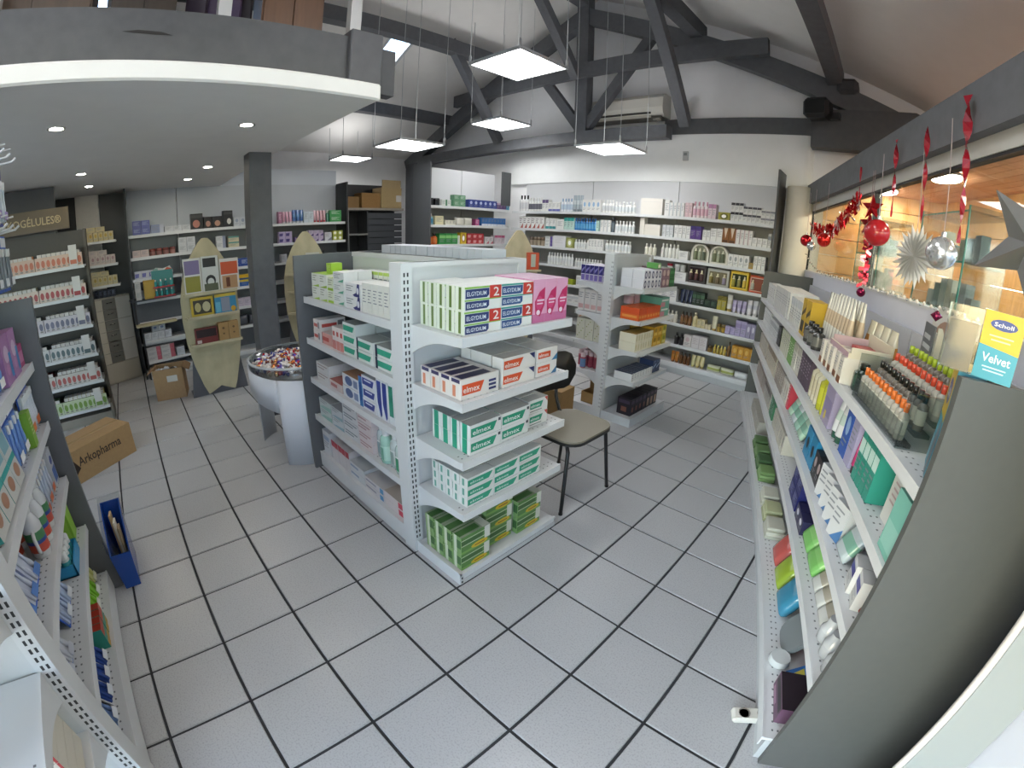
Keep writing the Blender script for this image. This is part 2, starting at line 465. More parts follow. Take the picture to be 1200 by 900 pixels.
for s0, s1 in ((4.27, 10.48), (-3.33, 4.05), (-8.93, -3.47)):
    b = MB(); rbox(b, s0, s1, -1.45, -1.475, 4.28, 6.1, 'ffffff', 'window_glass'); add('pane', b, wn)
# porch beyond: boarded ceiling, boarded wall, opening to the car park
po = thing('porch_ceiling', kind='structure')
for k in range(34):
    b = MB(); t0 = -1.75 - k * .3
    rbox(b, -13, 14, t0, t0 - .285, 6.95, 7.05, ['dda680', 'e4b08a', 'd69f78'][k % 3], 'wood'); add('plank', b, po)
po = thing('porch_wall', kind='structure')
for k in range(13):
    b = MB(); z0 = k * .54
    rbox(b, 3.6, 13.5, -5.2, -5.35, z0 + .01, z0 + .53, ['d9a566', 'd29d5e', 'dfad70'][k % 3], 'wood'); add('plank', b, po)
for k in range(13):
    b = MB(); z0 = k * .54; b.box(7.75, 16.98, z0 + .01, 13.2, 17.14, z0 + .53, ['d9a566', 'd29d5e', 'dfad70'][k % 3], 'wood'); add('plank', b, po)
for s in (3.45, -2.6, -9):
    b = MB(); rbox(b, s - .15, s + .15, -5.1, -5.45, 0, 6.95, '55504a', 'timber'); add('porch_post', b, po)
b = MB(); rbox(b, -13, 3.5, -5.1, -5.4, 6.2, 6.95, '55504a', 'timber'); add('porch_beam', b, po)
b = MB(); rbox(b, -40, 40, -5.4, -60, -.35, -.3, '77787a', 'outdoor'); add('ground', b, kind='structure')
# ================================================================ lamps
def led_panel(x, y, z, label, size=1.76):
    t = thing('led_panel_light', (x, y, z), 0, label, 'ceiling lamp', 'suspended square lamps')
    h = size / 2
    b = MB(); b.box(-h + .05, -h + .05, -.012, h - .05, h - .05, .02, 'ffffff', 'led_diffuser'); add('diffuser', b, t)
    b = MB()
    for q in ((-h, -h, h, -h + .05), (-h, h - .05, h, h), (-h, -h + .05, -h + .05, h - .05), (h - .05, -h + .05, h, h - .05)): b.box(q[0], q[1], -.02, q[2], q[3], .05, 'b9bcbe', 'painted_metal')
    b.box(-h + .05, -h + .05, .02, h - .05, h - .05, .05, '9a9c9e', 'painted_metal')
    add('frame', b, t)
    b = MB(); b.box(-h + .12, -h + .12, .051, h - .12, h - .12, .06, 'ffffff', 'roof_fill_glow'); add('added_top_glow', b, t)  # unseen glowing plate on top, added to light roof and truss
    for sx in (-1, 1):
        for sy in (-1, 1):
            b = MB(); px, py = sx * (h - .03), sy * (h - .03)
            b.tube([(px, py, .05), (px, py, ROOF(x + px) - z)], .012, 'c9cccc', 4, 'painted_metal')
            b.lathe([(.035, .04, 'b0b2b3'), (.035, .2, 'b0b2b3'), (.012, .26, 'b0b2b3')], 6, px, py, 'painted_metal')
            add('suspension_wire', b, t)
led_panel(1.52, 9.52, 8.88, 'large square lit panel hanging highest, nearest the camera')
led_panel(-3.93, 14.28, 9.0, 'square lit panel hanging in front of the diagonal brace')
led_panel(-3.7, 9.79, 7.49, 'square lit panel hanging just above the dark post top')
led_panel(1.3, 14.27, 7.54, 'square lit panel hanging below the air conditioner')
led_panel(-12.0, 11.7, 8.28, 'smallest square lit panel, over the brown storage cartons', 1.66)
for x, y in ((6.8, 5.0), (6.8, -.6), (11.0, -3.2), (6.8, -5.0)):  # panels out of view, added for more light in the shop
    led_panel(x, y, 9.4, 'unseen square lit panel added to light the shop entrance')
for i, (x, y, q) in enumerate(((1.05, .05, 'nearest the brown mezzanine chest'), (1.03, 3.25, 'nearest the grey square pillar'), (-4.0, .02, 'above the brown product sign'),
                (-4.1, 3.4, 'above the surfboard with magazines'), (-6.6, .03, 'above the beige drawer cabinet'), (-6.65, 3.15, 'close to the wall shelf with black jars'))):
    t = thing('recessed_spotlight', (x, y, 6.6), 0, 'round spotlight sunk in the low ceiling, ' + q, 'spotlight', 'spots in the low ceiling')
    b = MB(); b.lathe([(.15, -.015, 'd8d8d5'), (.16, 0, 'd8d8d5'), (.115, 0, 'd8d8d5'), (.115, -.012, 'd8d8d5')], 16, m='painted_metal', cap=False); add('trim_ring', b, t)
    b = MB(); b.lathe([(.11, -.006, 'ffffff'), (.11, 0, 'ffffff')], 16, m='spot_lens'); add('lens', b, t)

for i, (s, t_) in enumerate(((1.5, -3.4), (-1.5, -3.2), (5.2, -3.4), (8.6, -3.2))):  # one oval light is real, the others are added to brighten the porch
    t = thing('porch_light', RW(s, t_, 6.93), A, 'oval light fixed under the boarded porch ceiling, %s' % ('near the figure', 'added near the silver star', 'added above the snowflake cabinet', 'added above the far cabinet')[i], 'ceiling lamp', 'lights under the porch ceiling')
    b = MB(); b.prism([(.5 * math.cos(k * .314), .28 * math.sin(k * .314)) for k in range(20)], (0, 0, -.06), (1, 0, 0), (0, 1, 0), (0, 0, 1), .06, 'ffffff', 'porch_lens'); add('lens', b, t)
    b = MB(); b.prism([(.55 * math.cos(k * .314), .33 * math.sin(k * .314)) for k in range(20)], (0, 0, -.02), (1, 0, 0), (0, 1, 0), (0, 0, 1), .04, 'd8d8d4', 'painted_metal'); add('rim', b, t)

# ================================================================ air conditioner, loudspeaker, wall devices
t = thing('air_conditioner', (.35, 17.14, 9.22), 0, 'white wall mounted air conditioner above the tie beam', 'air conditioner')
b = MB()
prof = [(0, 0), (-.5, .0), (-.66, .12), (-.7, .35), (-.66, .72), (-.5, .88), (0, .9)]
b.prism(prof, (-1.68, 0, 0), (0, 1, 0), (0, 0, 1), (1, 0, 0), 3.36, 'd9d6cc', 'gloss'); add('body', b, t)
b = MB(); b.box(-1.4, -.695, .1, 1.2, -.6, .17, '3a3835'); add('air_outlet', b, t)
b = MB(); b.prism([(0, 0), (-.05, -.13), (-.02, -.14), (.04, 0)], (-1.4, -.6, .1), (0, 1, 0), (0, 0, 1), (1, 0, 0), 2.6, 'c9c5ba', 'gloss'); add('flap', b, t)
b = MB(); b.box(-1.6, -.62, -.05, 1.6, -.05, .02, '57544e'); add('underside_grille', b, t)
b = MB(); b.box(1.35, -.55, -.12, 1.5, -.4, .05, 'bdbab0'); b.box(1.2, -.5, -.09, 1.3, -.4, .05, 'bdbab0'); add('pipe_stub', b, t)
t = thing('loudspeaker', (7.6, 15.92, 8.78), -.2, 'small black loudspeaker fixed on the grey wall beam', 'speaker')
b = MB(); b.box(-.4, -.55, 0, .4, .05, .62, '17181a', b=.12); add('cabinet', b, t)
b = MB(); b.box(-.3, -.57, .1, .3, -.54, .52, '0c0d0e', 'dark_laminate'); add('grille', b, t)
b = MB(); b.box(.3, -.1, .05, .6, .1, .25, '2a2b2d', 'painted_metal'); add('bracket', b, t)
t = thing('emergency_light', (2.75, 16.95, 9.2), 0, 'small white device at the foot of the slanting brace', 'wall device')
b = MB(); b.box(-.16, -.28, 0, .2, 0, .55, 'e4e4e0', b=.03); add('case', b, t)
b = MB(); b.box(-.05, -.32, -.12, .12, -.27, .2, '1c1c1d'); add('lens', b, t)
t = thing('wall_thermostat', (2.8, 16.98, 7.62), 0, 'pale wall thermostat on the white wall above the top shelf', 'thermostat')
b = MB(); b.box(-.11, -.07, 0, .11, 0, .34, 'c7c9ca', b=.015); add('case', b, t)
b = MB(); b.box(-.06, -.078, .18, .06, -.07, .28, '8d9294'); add('display', b, t)

# ================================================================ shelving
MET, METD, SLOT = 'd9dbdc', 'c3c6c8', '2b2c2e'
def shelf_mesh(b, x0, x1, y0, y1, z, lip=.1, perf=True):
    b.box(x0, y0 + .012, z - .045, x1, y1, z, MET, 'painted_metal')
    b.box(x0, y0, z - lip, x1, y0 + .02, z + .012, MET, 'painted_metal')
    if perf:
        n = int((x1 - x0) / .105)
        for k in range(n):
            x = x0 + .06 + k * .105
            for yy in (y0 + .1, y0 + .16):
                b.poly([(x, yy, z + .001), (x + .024, yy, z + .001), (x + .024, yy + .02, z + .001), (x, yy + .02, z + .001)], '6d7073', 'painted_metal')
def bracket(b, x, y0, y1, z, w=.03):
    n = 10
    pts = [(y1, z - .02), (y0 + .02, z - .02), (y0 + .02, z - .11)] + [(y0 + .12 + (y1 - y0 - .12) * k / n, z - .13 - .27 * (k / n) ** 2.2) for k in range(n + 1)]
    b.prism(pts, (x - w / 2, 0, 0), (0, 1, 0), (0, 0, 1), (1, 0, 0), w, MET, 'painted_metal')
def slots(b, x, y0, z0, z1, step=.088):
    z = z0
    while z < z1:
        for yy in (y0, y0 + .05):
            b.poly([(x, yy, z), (x, yy + .024, z), (x, yy + .024, z + .05), (x, yy, z + .05)], SLOT, 'painted_metal')
        z += step
ZL = (3.45, 2.69, 1.93, 1.17)
def gondola(ox, oy, sy, label, riser=False):
    """double-sided island unit: long side faces local -y, end display faces +x; origin at floor, far front corner. Length 3.45."""
    t = thing('gondola_shelving', (ox, oy, 0), 0, label, 'shelving unit')
    M = lambda: MB(sy)
    b = M(); b.box(0, -.13, 0, .07, 2.33, 4.2, DARK, 'dark_laminate'); add('end_panel', b, t)
    b = M(); b.box(.07, 1.05, 0, 3.2, 1.15, 4.2, 'd5dcd2', 'painted_metal'); b.box(.07, 1.03, 4.12, 3.2, 1.17, 4.2, MET, 'painted_metal'); add('back_panel', b, t)
    b = M(); b.box(.07, .04, 0, 3.2, 2.16, .3, METD, 'painted_metal'); add('plinth', b, t)
    for z in ZL:
        b = M(); shelf_mesh(b, .1, 3.2, 0, 1.05, z); bracket(b, .12, .0, 1.05, z); bracket(b, 3.17, .0, 1.05, z); add('shelf', b, t)
    b = M(); shelf_mesh(b, .1, 3.2, 0, 1.05, .36, .3); add('shelf', b, t)
    for z in ZL[:2]:
        b = M(); shelf_mesh(b, .1, 3.2, 2.2, 1.15, z, .1, False); add('shelf', b, t)
    for y0, y1 in ((0, .16), (2.04, 2.2)):
        b = M(); b.box(3.19, y0, 0, 3.46, y1, 4.2, MET, 'painted_metal'); p = add('end_post', b, t)
        if y0 == 0:
            b = M(); slots(b, 3.4605, .035, .25, 4.12); add('slot_row', b, p, kind='stuff')
    b = M(); b.box(3.34, .16, 0, 3.43, 2.04, 4.2, 'd3d5d6', 'painted_metal'); b.box(3.3, .16, 4.14, 3.46, 2.04, 4.2, MET, 'painted_metal')
    add('end_back_panel', b, t)
    # end display: shelves face +x, so x and y swap
    for z in ZL:
        b = M(); ez = z - .01
        b.box(3.46, .13, ez - .045, 4.43, 2.1, ez, MET, 'painted_metal'); b.box(4.42, .13, ez - .1, 4.45, 2.1, ez + .012, MET, 'painted_metal')
        for k in range(19):
            for xx in (4.26, 4.33): b.poly([(xx, .2 + k * .1, ez + .001), (xx + .02, .2 + k * .1, ez + .001), (xx + .02, .224 + k * .1, ez + .001), (xx, .224 + k * .1, ez + .001)], '6d7073', 'painted_metal')
        n = 10
        for yy in (.135, 2.065):
            b.prism([(3.46, ez - .02), (4.42, ez - .02), (4.42, ez - .1)] + [(4.3 - .84 * k / n, ez - .11 - .25 * (k / n) ** 2.2) for k in range(n + 1)], (0, yy, 0), (1, 0, 0), (0, 0, 1), (0, 1, 0), .03, MET, 'painted_metal')
        add('end_shelf', b, t)
    b = M(); b.box(3.46, .04, 0, 4.45, 2.06, .17, MET, 'painted_metal'); b.box(4.45, .04, .02, 4.47, 2.06, .09, METD, 'painted_metal'); b.box(3.46, .04, .17, 4.47, .07, .2, MET, 'painted_metal'); b.box(4.44, .04, .17, 4.47, 2.06, .2, MET, 'painted_metal')
    for k in range(2):
        b.poly([(4.4705, .05, .04 + k * .07), (4.4705, .08, .04 + k * .07), (4.4705, .08, .08 + k * .07), (4.4705, .05, .08 + k * .07)], SLOT)
    add('end_plinth', b, t)
    if riser:
        b = M(); b.box(.05, 1.0, 4.2, 3.2, 1.06, 6.1, '4b4d50', 'dark_laminate'); add('peg_panel', b, t)
    return t
g1 = gondola(1.55, 4.03, 1, 'white gondola of toothpaste boxes standing beside the folding candy stand')
# farther unit: double sided, its post towards the camera
g2 = thing('gondola_shelving', (3.72, 10.47, 0), 0, 'white gondola behind the chair with orange and gold boxes on its shelves', 'shelving unit')
b = MB(); b.box(0, 0, 0, .25, .16, 4.2, MET, 'painted_metal'); q = add('end_post', b, g2)
b = MB()
for k in range(36):
    for xx in (.19, .225): b.poly([(xx, -.0005, .3 + k * .105), (xx + .018, -.0005, .3 + k * .105), (xx + .018, -.0005, .34 + k * .105), (xx, -.0005, .34 + k * .105)], '8d9092', 'painted_metal')
add('slot_row', b, q, kind='stuff')
b = MB(); b.box(.07, .16, 0, .18, 1.95, 4.2, 'd3d5d6', 'painted_metal'); b.box(.02, .16, 4.14, .23, 1.95, 4.2, MET, 'painted_metal'); add('back_panel', b, g2)
b = MB(); b.box(0, 1.95, 0, .25, 2.1, 4.2, MET, 'painted_metal'); add('end_post', b, g2)
for z in [q - .01 for q in ZL]:
    for x0, x1, sx in ((.25, 1.06, 1), (0, -.86, -1)):
        b = MB(); a, c = min(x0, x1), max(x0, x1)
        b.box(a, .1, z - .045, c, 2.0, z, MET, 'painted_metal'); b.box(x1 - .012, .1, z - .1, x1 + .012, 2.0, z + .012, MET, 'painted_metal')
        n = 10; L = abs(x1 - x0) - .03
        for yy in (.105, 1.965):
            b.prism([(x0, z - .02), (x0 + sx * L, z - .02), (x0 + sx * L, z - .1)] + [(x0 + sx * (L - .12) * (1 - k / n), z - .11 - .25 * (k / n) ** 2.2) for k in range(n + 1)], (0, yy, 0), (1, 0, 0), (0, 0, 1), (0, 1, 0), .03, MET, 'painted_metal')
        add('shelf', b, g2)
for a, c in ((.25, 1.12), (-.9, 0)):
    b = MB(); b.box(a, .06, 0, c, 2.05, .2, MET, 'painted_metal'); b.box(a, .04, .2, c, .07, .23, MET, 'painted_metal'); b.box(c - .03 if a > 0 else a, .06, .2, c if a > 0 else a + .03, 2.05, .23, MET, 'painted_metal'); add('plinth', b, g2)
g3 = gondola(3.05, -.27, -1, 'white gondola of toothbrushes standing beside the printed carton and blue bin', True)

def wall_rack(name, F, x0, x1, zs, label, depth=.95, zb=.36, top=7.2, joints=(), ends=(1, 1), side_col='4a4c4f', panel='d8dadd', low='a9abad', lipbase=.3, cat='shelving unit', sides_z=None, perf=False):
    o = F.W(0, 0); t = thing(name, o, F.a, label, cat)
    xs = [x0] + list(joints) + [x1]
    for i in range(len(xs) - 1):
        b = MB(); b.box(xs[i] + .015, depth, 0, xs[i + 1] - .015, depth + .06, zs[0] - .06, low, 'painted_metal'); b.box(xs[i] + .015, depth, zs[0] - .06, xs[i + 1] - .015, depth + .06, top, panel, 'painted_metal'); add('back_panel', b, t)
    for z in zs:
        b = MB(); shelf_mesh(b, x0, x1, 0, depth, z, .09, perf); add('shelf', b, t)
    if zb:
        b = MB(); shelf_mesh(b, x0, x1, -.12, depth, zb, .14, perf); b.box(x0, -.06, 0, x1, depth, zb - .05, METD, 'painted_metal'); add('base_shelf', b, t)
    for k, x in ((0, x0 - .07), (1, x1 + .01)):
        if ends[k]:
            b = MB(); b.box(x, -.14 if not sides_z else 0, 0, x + .06, depth + .08, sides_z or top + .05, side_col, 'dark_laminate'); add('side_panel', b, t)
    return t
FB = Fr(0, 16.1, 0)
ZB = (5.51, 4.77, 4.03, 3.29, 2.53, 1.78, 1.02)
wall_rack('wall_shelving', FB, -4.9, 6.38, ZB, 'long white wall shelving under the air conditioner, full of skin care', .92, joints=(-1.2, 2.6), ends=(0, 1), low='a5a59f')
FS = Fr(-5.0, 0, 90)
ZS = (5.56, 4.8, 4.02, 3.27, 2.5)
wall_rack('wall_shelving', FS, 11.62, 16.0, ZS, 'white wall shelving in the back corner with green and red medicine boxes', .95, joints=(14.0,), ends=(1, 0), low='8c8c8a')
b = MB(); b.box(15.55, .02, 5.75, 16.1, .08, 7.25, '4a4c4f', 'dark_laminate')
add('corner_panel', b, [o for o in COL.objects if o.name == 'wall_shelving.001'][0])
FL = Fr(-8.2, 0, 90)
ZW = (5.0, 4.24, 3.5, 2.75, 2.0, 1.25)
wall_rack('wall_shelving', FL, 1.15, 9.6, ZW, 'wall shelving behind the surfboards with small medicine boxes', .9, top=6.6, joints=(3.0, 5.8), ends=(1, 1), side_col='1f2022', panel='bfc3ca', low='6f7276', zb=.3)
# upper part of the same wall clear of the mezzanine
b = MB(); b.box(4.75, .9, 6.6, 9.6, .96, 7.22, 'cdd3dc', 'painted_metal'); add('upper_panel', b, [o for o in COL.objects if o.name == 'wall_shelving.002'][0])
FR = Fr(*RW(8.6, .12)[:2], math.degrees(math.atan2(-E1[1], -E1[0])))
ZR = (3.32, 2.66, 1.99, 1.31)
rr = wall_rack('window_shelving', FR, 0, 11.2, ZR, 'long white shelving below the window with a grey end panel', 1.38, zb=.4, top=3.9, joints=(3.7, 7.4), ends=(1, 1), side_col='525350', sides_z=4.1, panel='c9cbd2', low='b9bbbe', perf=True)
# ================================================================ furniture and large loose things
def rrect(w, h, r, n=5):
    pts = []
    for cx, cy, a0 in ((w - r, h - r, 0), (r, h - r, 90), (r, r, 180), (w - r, r, 270)):
        pts += [(cx + r * math.cos(math.radians(a0 + 90 * k / n)), cy + r * math.sin(math.radians(a0 + 90 * k / n))) for k in range(n + 1)]
    return pts
# ---- chair, facing +x
t = thing('chair', (4.75, 6.42, 0), 0, 'chair with a taupe seat and black curved back between the two gondolas', 'chair')
b = MB(); b.prism(rrect(1.12, 1.3, .3), (.12, .05, 1.27), (1, 0, 0), (0, 1, 0), (0, 0, 1), .05, '1b1a19', 'card', True)
b.prism(rrect(1.1, 1.28, .29), (.13, .06, 1.32), (1, 0, 0), (0, 1, 0), (0, 0, 1), .035, '8a8474', 'card', True); add('seat', b, t)
for q in ([(.98, .2, 1.26), (1.08, .12, 1.15), (1.14, .0, 0)], [(.98, 1.18, 1.26), (1.08, 1.26, 1.15), (1.2, 1.36, 0)], [(.25, .2, 1.26), (.12, .1, 1.1), (-.02, -.02, 0)], [(.25, 1.18, 1.26), (.12, 1.3, 1.1), (-.04, 1.42, 0)]):
    b = MB(); b.tube([Vector(q[0]).lerp(Vector(q[1]), k / 4) for k in range(4)] + [Vector(q[1]).lerp(Vector(q[2]), k / 3) for k in range(4)], .035, '141415', 8, 'painted_metal'); b.lathe([(.04, 0, '222222'), (.04, .04, '222222')], 8, q[2][0], q[2][1]); add('leg', b, t)
for y in (.3, 1.08):
    b = MB(); b.tube([(.3, y, 1.28), (.12, y, 1.35), (.02, y, 1.6), (-.02, y, 2.1)], .032, '141415', 8, 'painted_metal'); add('back_support', b, t)
b = MB()
n, pts = 14, []
vs, fs = [], []
for k in range(n + 1):
    u = k / n; y = -.02 + 1.42 * u; x = -.06 + .2 * (2 * u - 1) ** 2
    e = abs(2 * u - 1); hh = .36 * (1 - max(0, (e - .72) / .28) ** 2.4 * .75)
    for dx in (0, .06):
        vs += [(x + dx, y, 2.12 - hh), (x + dx, y, 2.12 + hh)]
for k in range(n):
    a, c = k * 4, k * 4 + 4
    fs += [(a, a + 1, c + 1, c), (a + 2, c + 2, c + 3, a + 3), (a, c, c + 2, a + 2), (a + 1, a + 3, c + 3, c + 1)]
fs += [(0, 2, 3, 1), (n * 4, n * 4 + 1, n * 4 + 3, n * 4 + 2)]
b.mesh_part(vs, fs, '191919', 'card', True); add('backrest', b, t)

# ---- folding candy stand beside the gondola
CX, CY = .34, 4.3
t = thing('candy_stand', (CX, CY, 0), 0, 'folded white cardboard stand with a round bowl of sweets by the grey gondola end', 'display stand')
def sheet(a0, a1, n, zt, zb, r, col='d9dee6', th=.02):
    """curved card wall between two angles, zt and zb giving top and foot height by fraction"""
    b = MB(); vs, fs = [], []
    for k in range(n + 1):
        u = k / n; a = math.radians(a0 + (a1 - a0) * u)
        for rr in (r, r - th):
            for z in (zb(u), zt(u)): vs.append((rr * math.cos(a), rr * math.sin(a), z))
    for k in range(n):
        p, q = 4 * k, 4 * k + 4
        fs += [(p, q, q + 1, p + 1), (p + 2, p + 3, q + 3, q + 2), (p + 1, q + 1, q + 3, p + 3), (p, p + 2, q + 2, q)]
    fs += [(0, 1, 3, 2), (4 * n, 4 * n + 2, 4 * n + 3, 4 * n + 1)]
    b.mesh_part(vs, fs, col, 'card', True)
    return b
add('front_skirt', sheet(-128, -46, 16, lambda u: 2.0 - .16 * u, lambda u: 1.4 - .25 * max(0, u - .4) / .6, 1.14), t)
add('front_leg', sheet(-46, -13, 8, lambda u: 1.84 - .03 * u, lambda u: 0.0, 1.14), t)
add('side_skirt', sheet(-13, 25, 8, lambda u: 1.81, lambda u: 1.3, 1.14), t)
add('rear_leg', sheet(100, 130, 6, lambda u: 1.9, lambda u: 0.0, 1.14, 'c2c7ce'), t)
add('rear_leg', sheet(205, 232, 6, lambda u: 2.0, lambda u: 0.0, 1.14, 'c2c7ce'), t)
b = MB(); b.lathe([(.1, 1.5, 'e0e4e6'), (.85, 1.55, 'e0e4e6'), (1.05, 1.75, 'e0e4e6'), (1.1, 2.06, 'e0e4e6'), (1.12, 2.06, 'e0e4e6'), (1.08, 1.75, 'e0e4e6'), (.86, 1.52, 'e0e4e6')], 32, m='clear_plastic', cap=False); add('bowl', b, t)
b = MB(); b.lathe([(1.09, 2.04, 'c9cdd0'), (1.13, 2.04, 'c9cdd0'), (1.13, 2.08, 'c9cdd0'), (1.09, 2.08, 'c9cdd0')], 32, m='gloss', cap=False); add('bowl_rim', b, t)
sw = []
for c1, c2 in (('e9e4df', 'b3202a'), ('efeae6', 'd8d2cc'), ('4a3590', '6a55b0'), ('c9662a', 'e6b070'), ('8a4a3a', 'd9c7b0'), ('f0eef0', '5560a0')):
    b = MB()
    b.lathe([(.02, -.13, c2), (.05, -.12, c2), (.015, -.07, c1), (.045, -.04, c1), (.05, 0, c2), (.045, .04, c1), (.015, .07, c1), (.05, .12, c2), (.02, .13, c2)], 7, m='foil' if c1 in ('c9662a', '4a3590') else 'gloss')
    sw.append(b.build('wrapped_sweet'))
for k in range(170):
    r, a = .98 * math.sqrt((k + .5) / 170), k * 2.39996
    o = add('wrapped_sweet', sw[k % 6] if k % 4 else sw[k % 3], None, (CX + r * math.cos(a), CY + r * math.sin(a), 1.9 + .05 * random.random() + .16 * (1 - r)), 0, 'small wrapped sweet heaped in the round bowl on the folding stand', 'sweet', 'sweets in the bowl')
    o.rotation_euler = (math.pi / 2 + random.uniform(-.3, .3), 0, random.random() * 6.283)
b = MB(); b.lathe([(.8, 1.58, 'd9d2cc'), (1.02, 1.78, 'cfc4c0'), (.95, 1.84, 'cfc4c0'), (.5, 1.93, 'cfc4c0'), (.01, 1.98, 'b8a8a8')], 18)
add('sweets_below', b, None, (CX, CY, 0), 0, 'lower layer of wrapped sweets filling the round bowl', 'sweets', None, 'stuff')

# ---- surfboard displays
def board_outline(H=4.63, W=.87):
    prof = [(0, .42), (.25, .52), (.9, .70), (1.6, .83), (2.3, .87), (2.9, .86), (3.5, .74), (4.0, .52), (4.3, .34), (4.5, .19), (4.6, .09)]
    P = [(w, z + .05) for z, w in prof]
    return P + [(0, H + .03)] + [(-w, z) for w, z in reversed(P)] + [(-.12, .18), (0, .24), (.12, .18)]
def surfboard(x, y, rz, label, shelves=True):
    t = thing('surfboard_display', (x, y, 0), rz, label, 'display board')
    b = MB(); b.prism(board_outline(), (0, 0, 0), (1, 0, 0), (0, 0, 1), (0, 1, 0), .1, 'b3aa8c', 'wood'); add('board', b, t)
    b = MB(); b.prism([(-.92, 0), (.86, 0), (.66, 1.7), (-.66, 1.7)], (0, .1, 0), (1, 0, 0), (0, 0, 1), (0, 1, 0), .1, '55575d', 'dark_laminate'); b.box(-.9, .2, 0, .84, .75, .06, '55575d', 'dark_laminate'); add('foot', b, t)
    b = MB(); b.box(-.7, .12, 1.5, .7, .2, 3.9, '151517', 'dark_laminate'); add('back_board', b, t)
    if shelves:
        for z, w in ((1.62, .78), (2.42, .78), (3.08, .78)):
            b = MB(); b.box(-w, -.42, z, w, 0, z + .035, 'c2b997', 'wood'); b.box(-w, -.44, z, w, -.42, z + .08, 'b8ae90', 'wood'); add('ledge', b, t)
    return t
surfboard(-4.6, 3.3, math.pi / 2, 'pale wooden surfboard display holding magazines and gift boxes beside the grey pillar')
surfboard(-7.0, 7.35, math.radians(70), 'pale wooden surfboard display half hidden behind the grey gondola end panel')
surfboard(-2.5, 14.1, math.radians(70), 'pale wooden surfboard display standing behind the gondola near the back shelves')

# ---- cartons, bin
def carton(name, x, y, z, rz, w, d, h, label, flaps=0, col='9c7f58', text=None):
    t = thing(name, (x, y, z), rz, label, 'cardboard box')
    b = MB()
    if flaps:
        for q in ((-w / 2, 0, w / 2, .02), (-w / 2, d - .02, w / 2, d), (-w / 2, .02, -w / 2 + .02, d - .02), (w / 2 - .02, .02, w / 2, d - .02)): b.box(q[0], q[1], 0, q[2], q[3], h, col, 'kraft')
        b.box(-w / 2, 0, 0, w / 2, d, .02, col, 'kraft')
    else:
        b.box(-w / 2, 0, 0, w / 2, d, h, col, 'kraft')
        b.box(-w / 2 + .01, d / 2 - .06, h, w / 2 - .01, d / 2 + .06, h + .003, 'b3976c', 'gloss')
    add('box_body', b, t)
    if text:
        b = MB()
        b.text(text, (-.28 * w, -.004, h * .40), (1, 0, 0), (0, 0, 1), h * .36, '33251b', w=w * .6)
        b.prism([(0, 0), (.16, 0), (.3, .1), (.16, .32), (.02, .4), (.1, .2)], (-.42 * w, -.004, h * .3), (1, 0, 0), (0, 0, 1), (0, 1, 0), .003, '33251b'); add('print', b, t)
    return t
a = math.atan2(1.61, -1.14)
t = carton('carton', -1.25, -.36, 0, a, 2.0, 1.0, .74, 'brown printed carton lying on the tiles under the capsule rack', text='Arkopharma')
t = carton('carton', -5.12, 1.75, 0, math.radians(78), .95, .8, .95, 'open brown carton full of packing paper beside the surfboard', 1, '9d7f5c')
b = MB(); b.box(-.05, -.006, .55, .28, -.002, .74, 'd9d6d0'); add('address_label', b, t)
for sx, sg in ((-.475, -1), (.475, 1)):
    b = MB(); b.mesh_part([(sx, .02, .95), (sx, .83, .95), (sx + sg * .2, .8, .82), (sx + sg * .2, .05, .82), (sx, .02, .97), (sx, .83, .97), (sx + sg * .2, .8, .84), (sx + sg * .2, .05, .84)], [(3, 2, 1, 0), (4, 5, 6, 7), (0, 1, 5, 4), (1, 2, 6, 5), (2, 3, 7, 6), (3, 0, 4, 7)], '8d7050', 'kraft'); add('flap', b, t)
for k in range(7):
    b = MB(); r = random.uniform(.09, .13)
    vs, fs = [], []
    for i in range(5):
        for j in range(8):
            q = r * random.uniform(.7, 1.15)
            vs.append((q * math.sin(math.pi * (i + .4) / 5) * math.cos(j * .785), q * math.sin(math.pi * (i + .4) / 5) * math.sin(j * .785), q * math.cos(math.pi * (i + .4) / 5)))
    for i in range(4):
        for j in range(8): fs.append((i * 8 + j, i * 8 + (j + 1) % 8, i * 8 + 8 + (j + 1) % 8, i * 8 + 8 + j))
    b.mesh_part(vs, fs + [tuple(range(8)), tuple(range(32, 40))], ['d8d8d8', 'c9cacb', '3b2d24'][k % 3])
    add('packing_paper', b, None, (-5.5 + .14 * (k % 3) - .1, 1.45 + .1 * k, .78 + .05 * (k % 2)), 0, 'crumpled packing paper ball in the open brown carton', 'paper', 'packing paper in the open carton')
# blue waste bin with a bag beside the dark panel
t = thing('waste_bin', (2.85, -.1, 0), 0, 'blue bin with a clear bag and paper, against the dark gondola end panel', 'bin')
b = MB()
top = ((-.55, -.02, 1.0), (.42, -.02, .62), (.42, .3, .62), (-.55, .3, 1.0))
vs = [(-.5, 0, 0), (.38, 0, 0), (.38, .24, 0), (-.5, .24, 0)] + list(top)
vi = [(x * .95, .14 + (y - .14) * .86, max(z - .0, .04)) for x, y, z in vs]
b.mesh_part(vs + vi, [(0, 1, 5, 4), (1, 2, 6, 5), (2, 3, 7, 6), (3, 0, 4, 7), (3, 2, 1, 0), (9, 8, 12, 13), (10, 9, 13, 14), (11, 10, 14, 15), (8, 11, 15, 12), (8, 9, 10, 11), (4, 5, 13, 12), (5, 6, 14, 13), (6, 7, 15, 14), (7, 4, 12, 15)], '1c4aa0', 'gloss'); add('tub', b, t)
b = MB(); b.mesh_part([(-.5, .02, .3), (.34, .02, .3), (.34, .24, .3), (-.5, .24, .3), (-.56, -.04, 1.08), (.44, -.05, .8), (.46, .32, .78), (-.52, .34, 1.12)], [(0, 1, 5, 4), (1, 2, 6, 5), (2, 3, 7, 6), (3, 0, 4, 7)], 'ffffff', 'clear_plastic'); add('bin_bag', b, t)
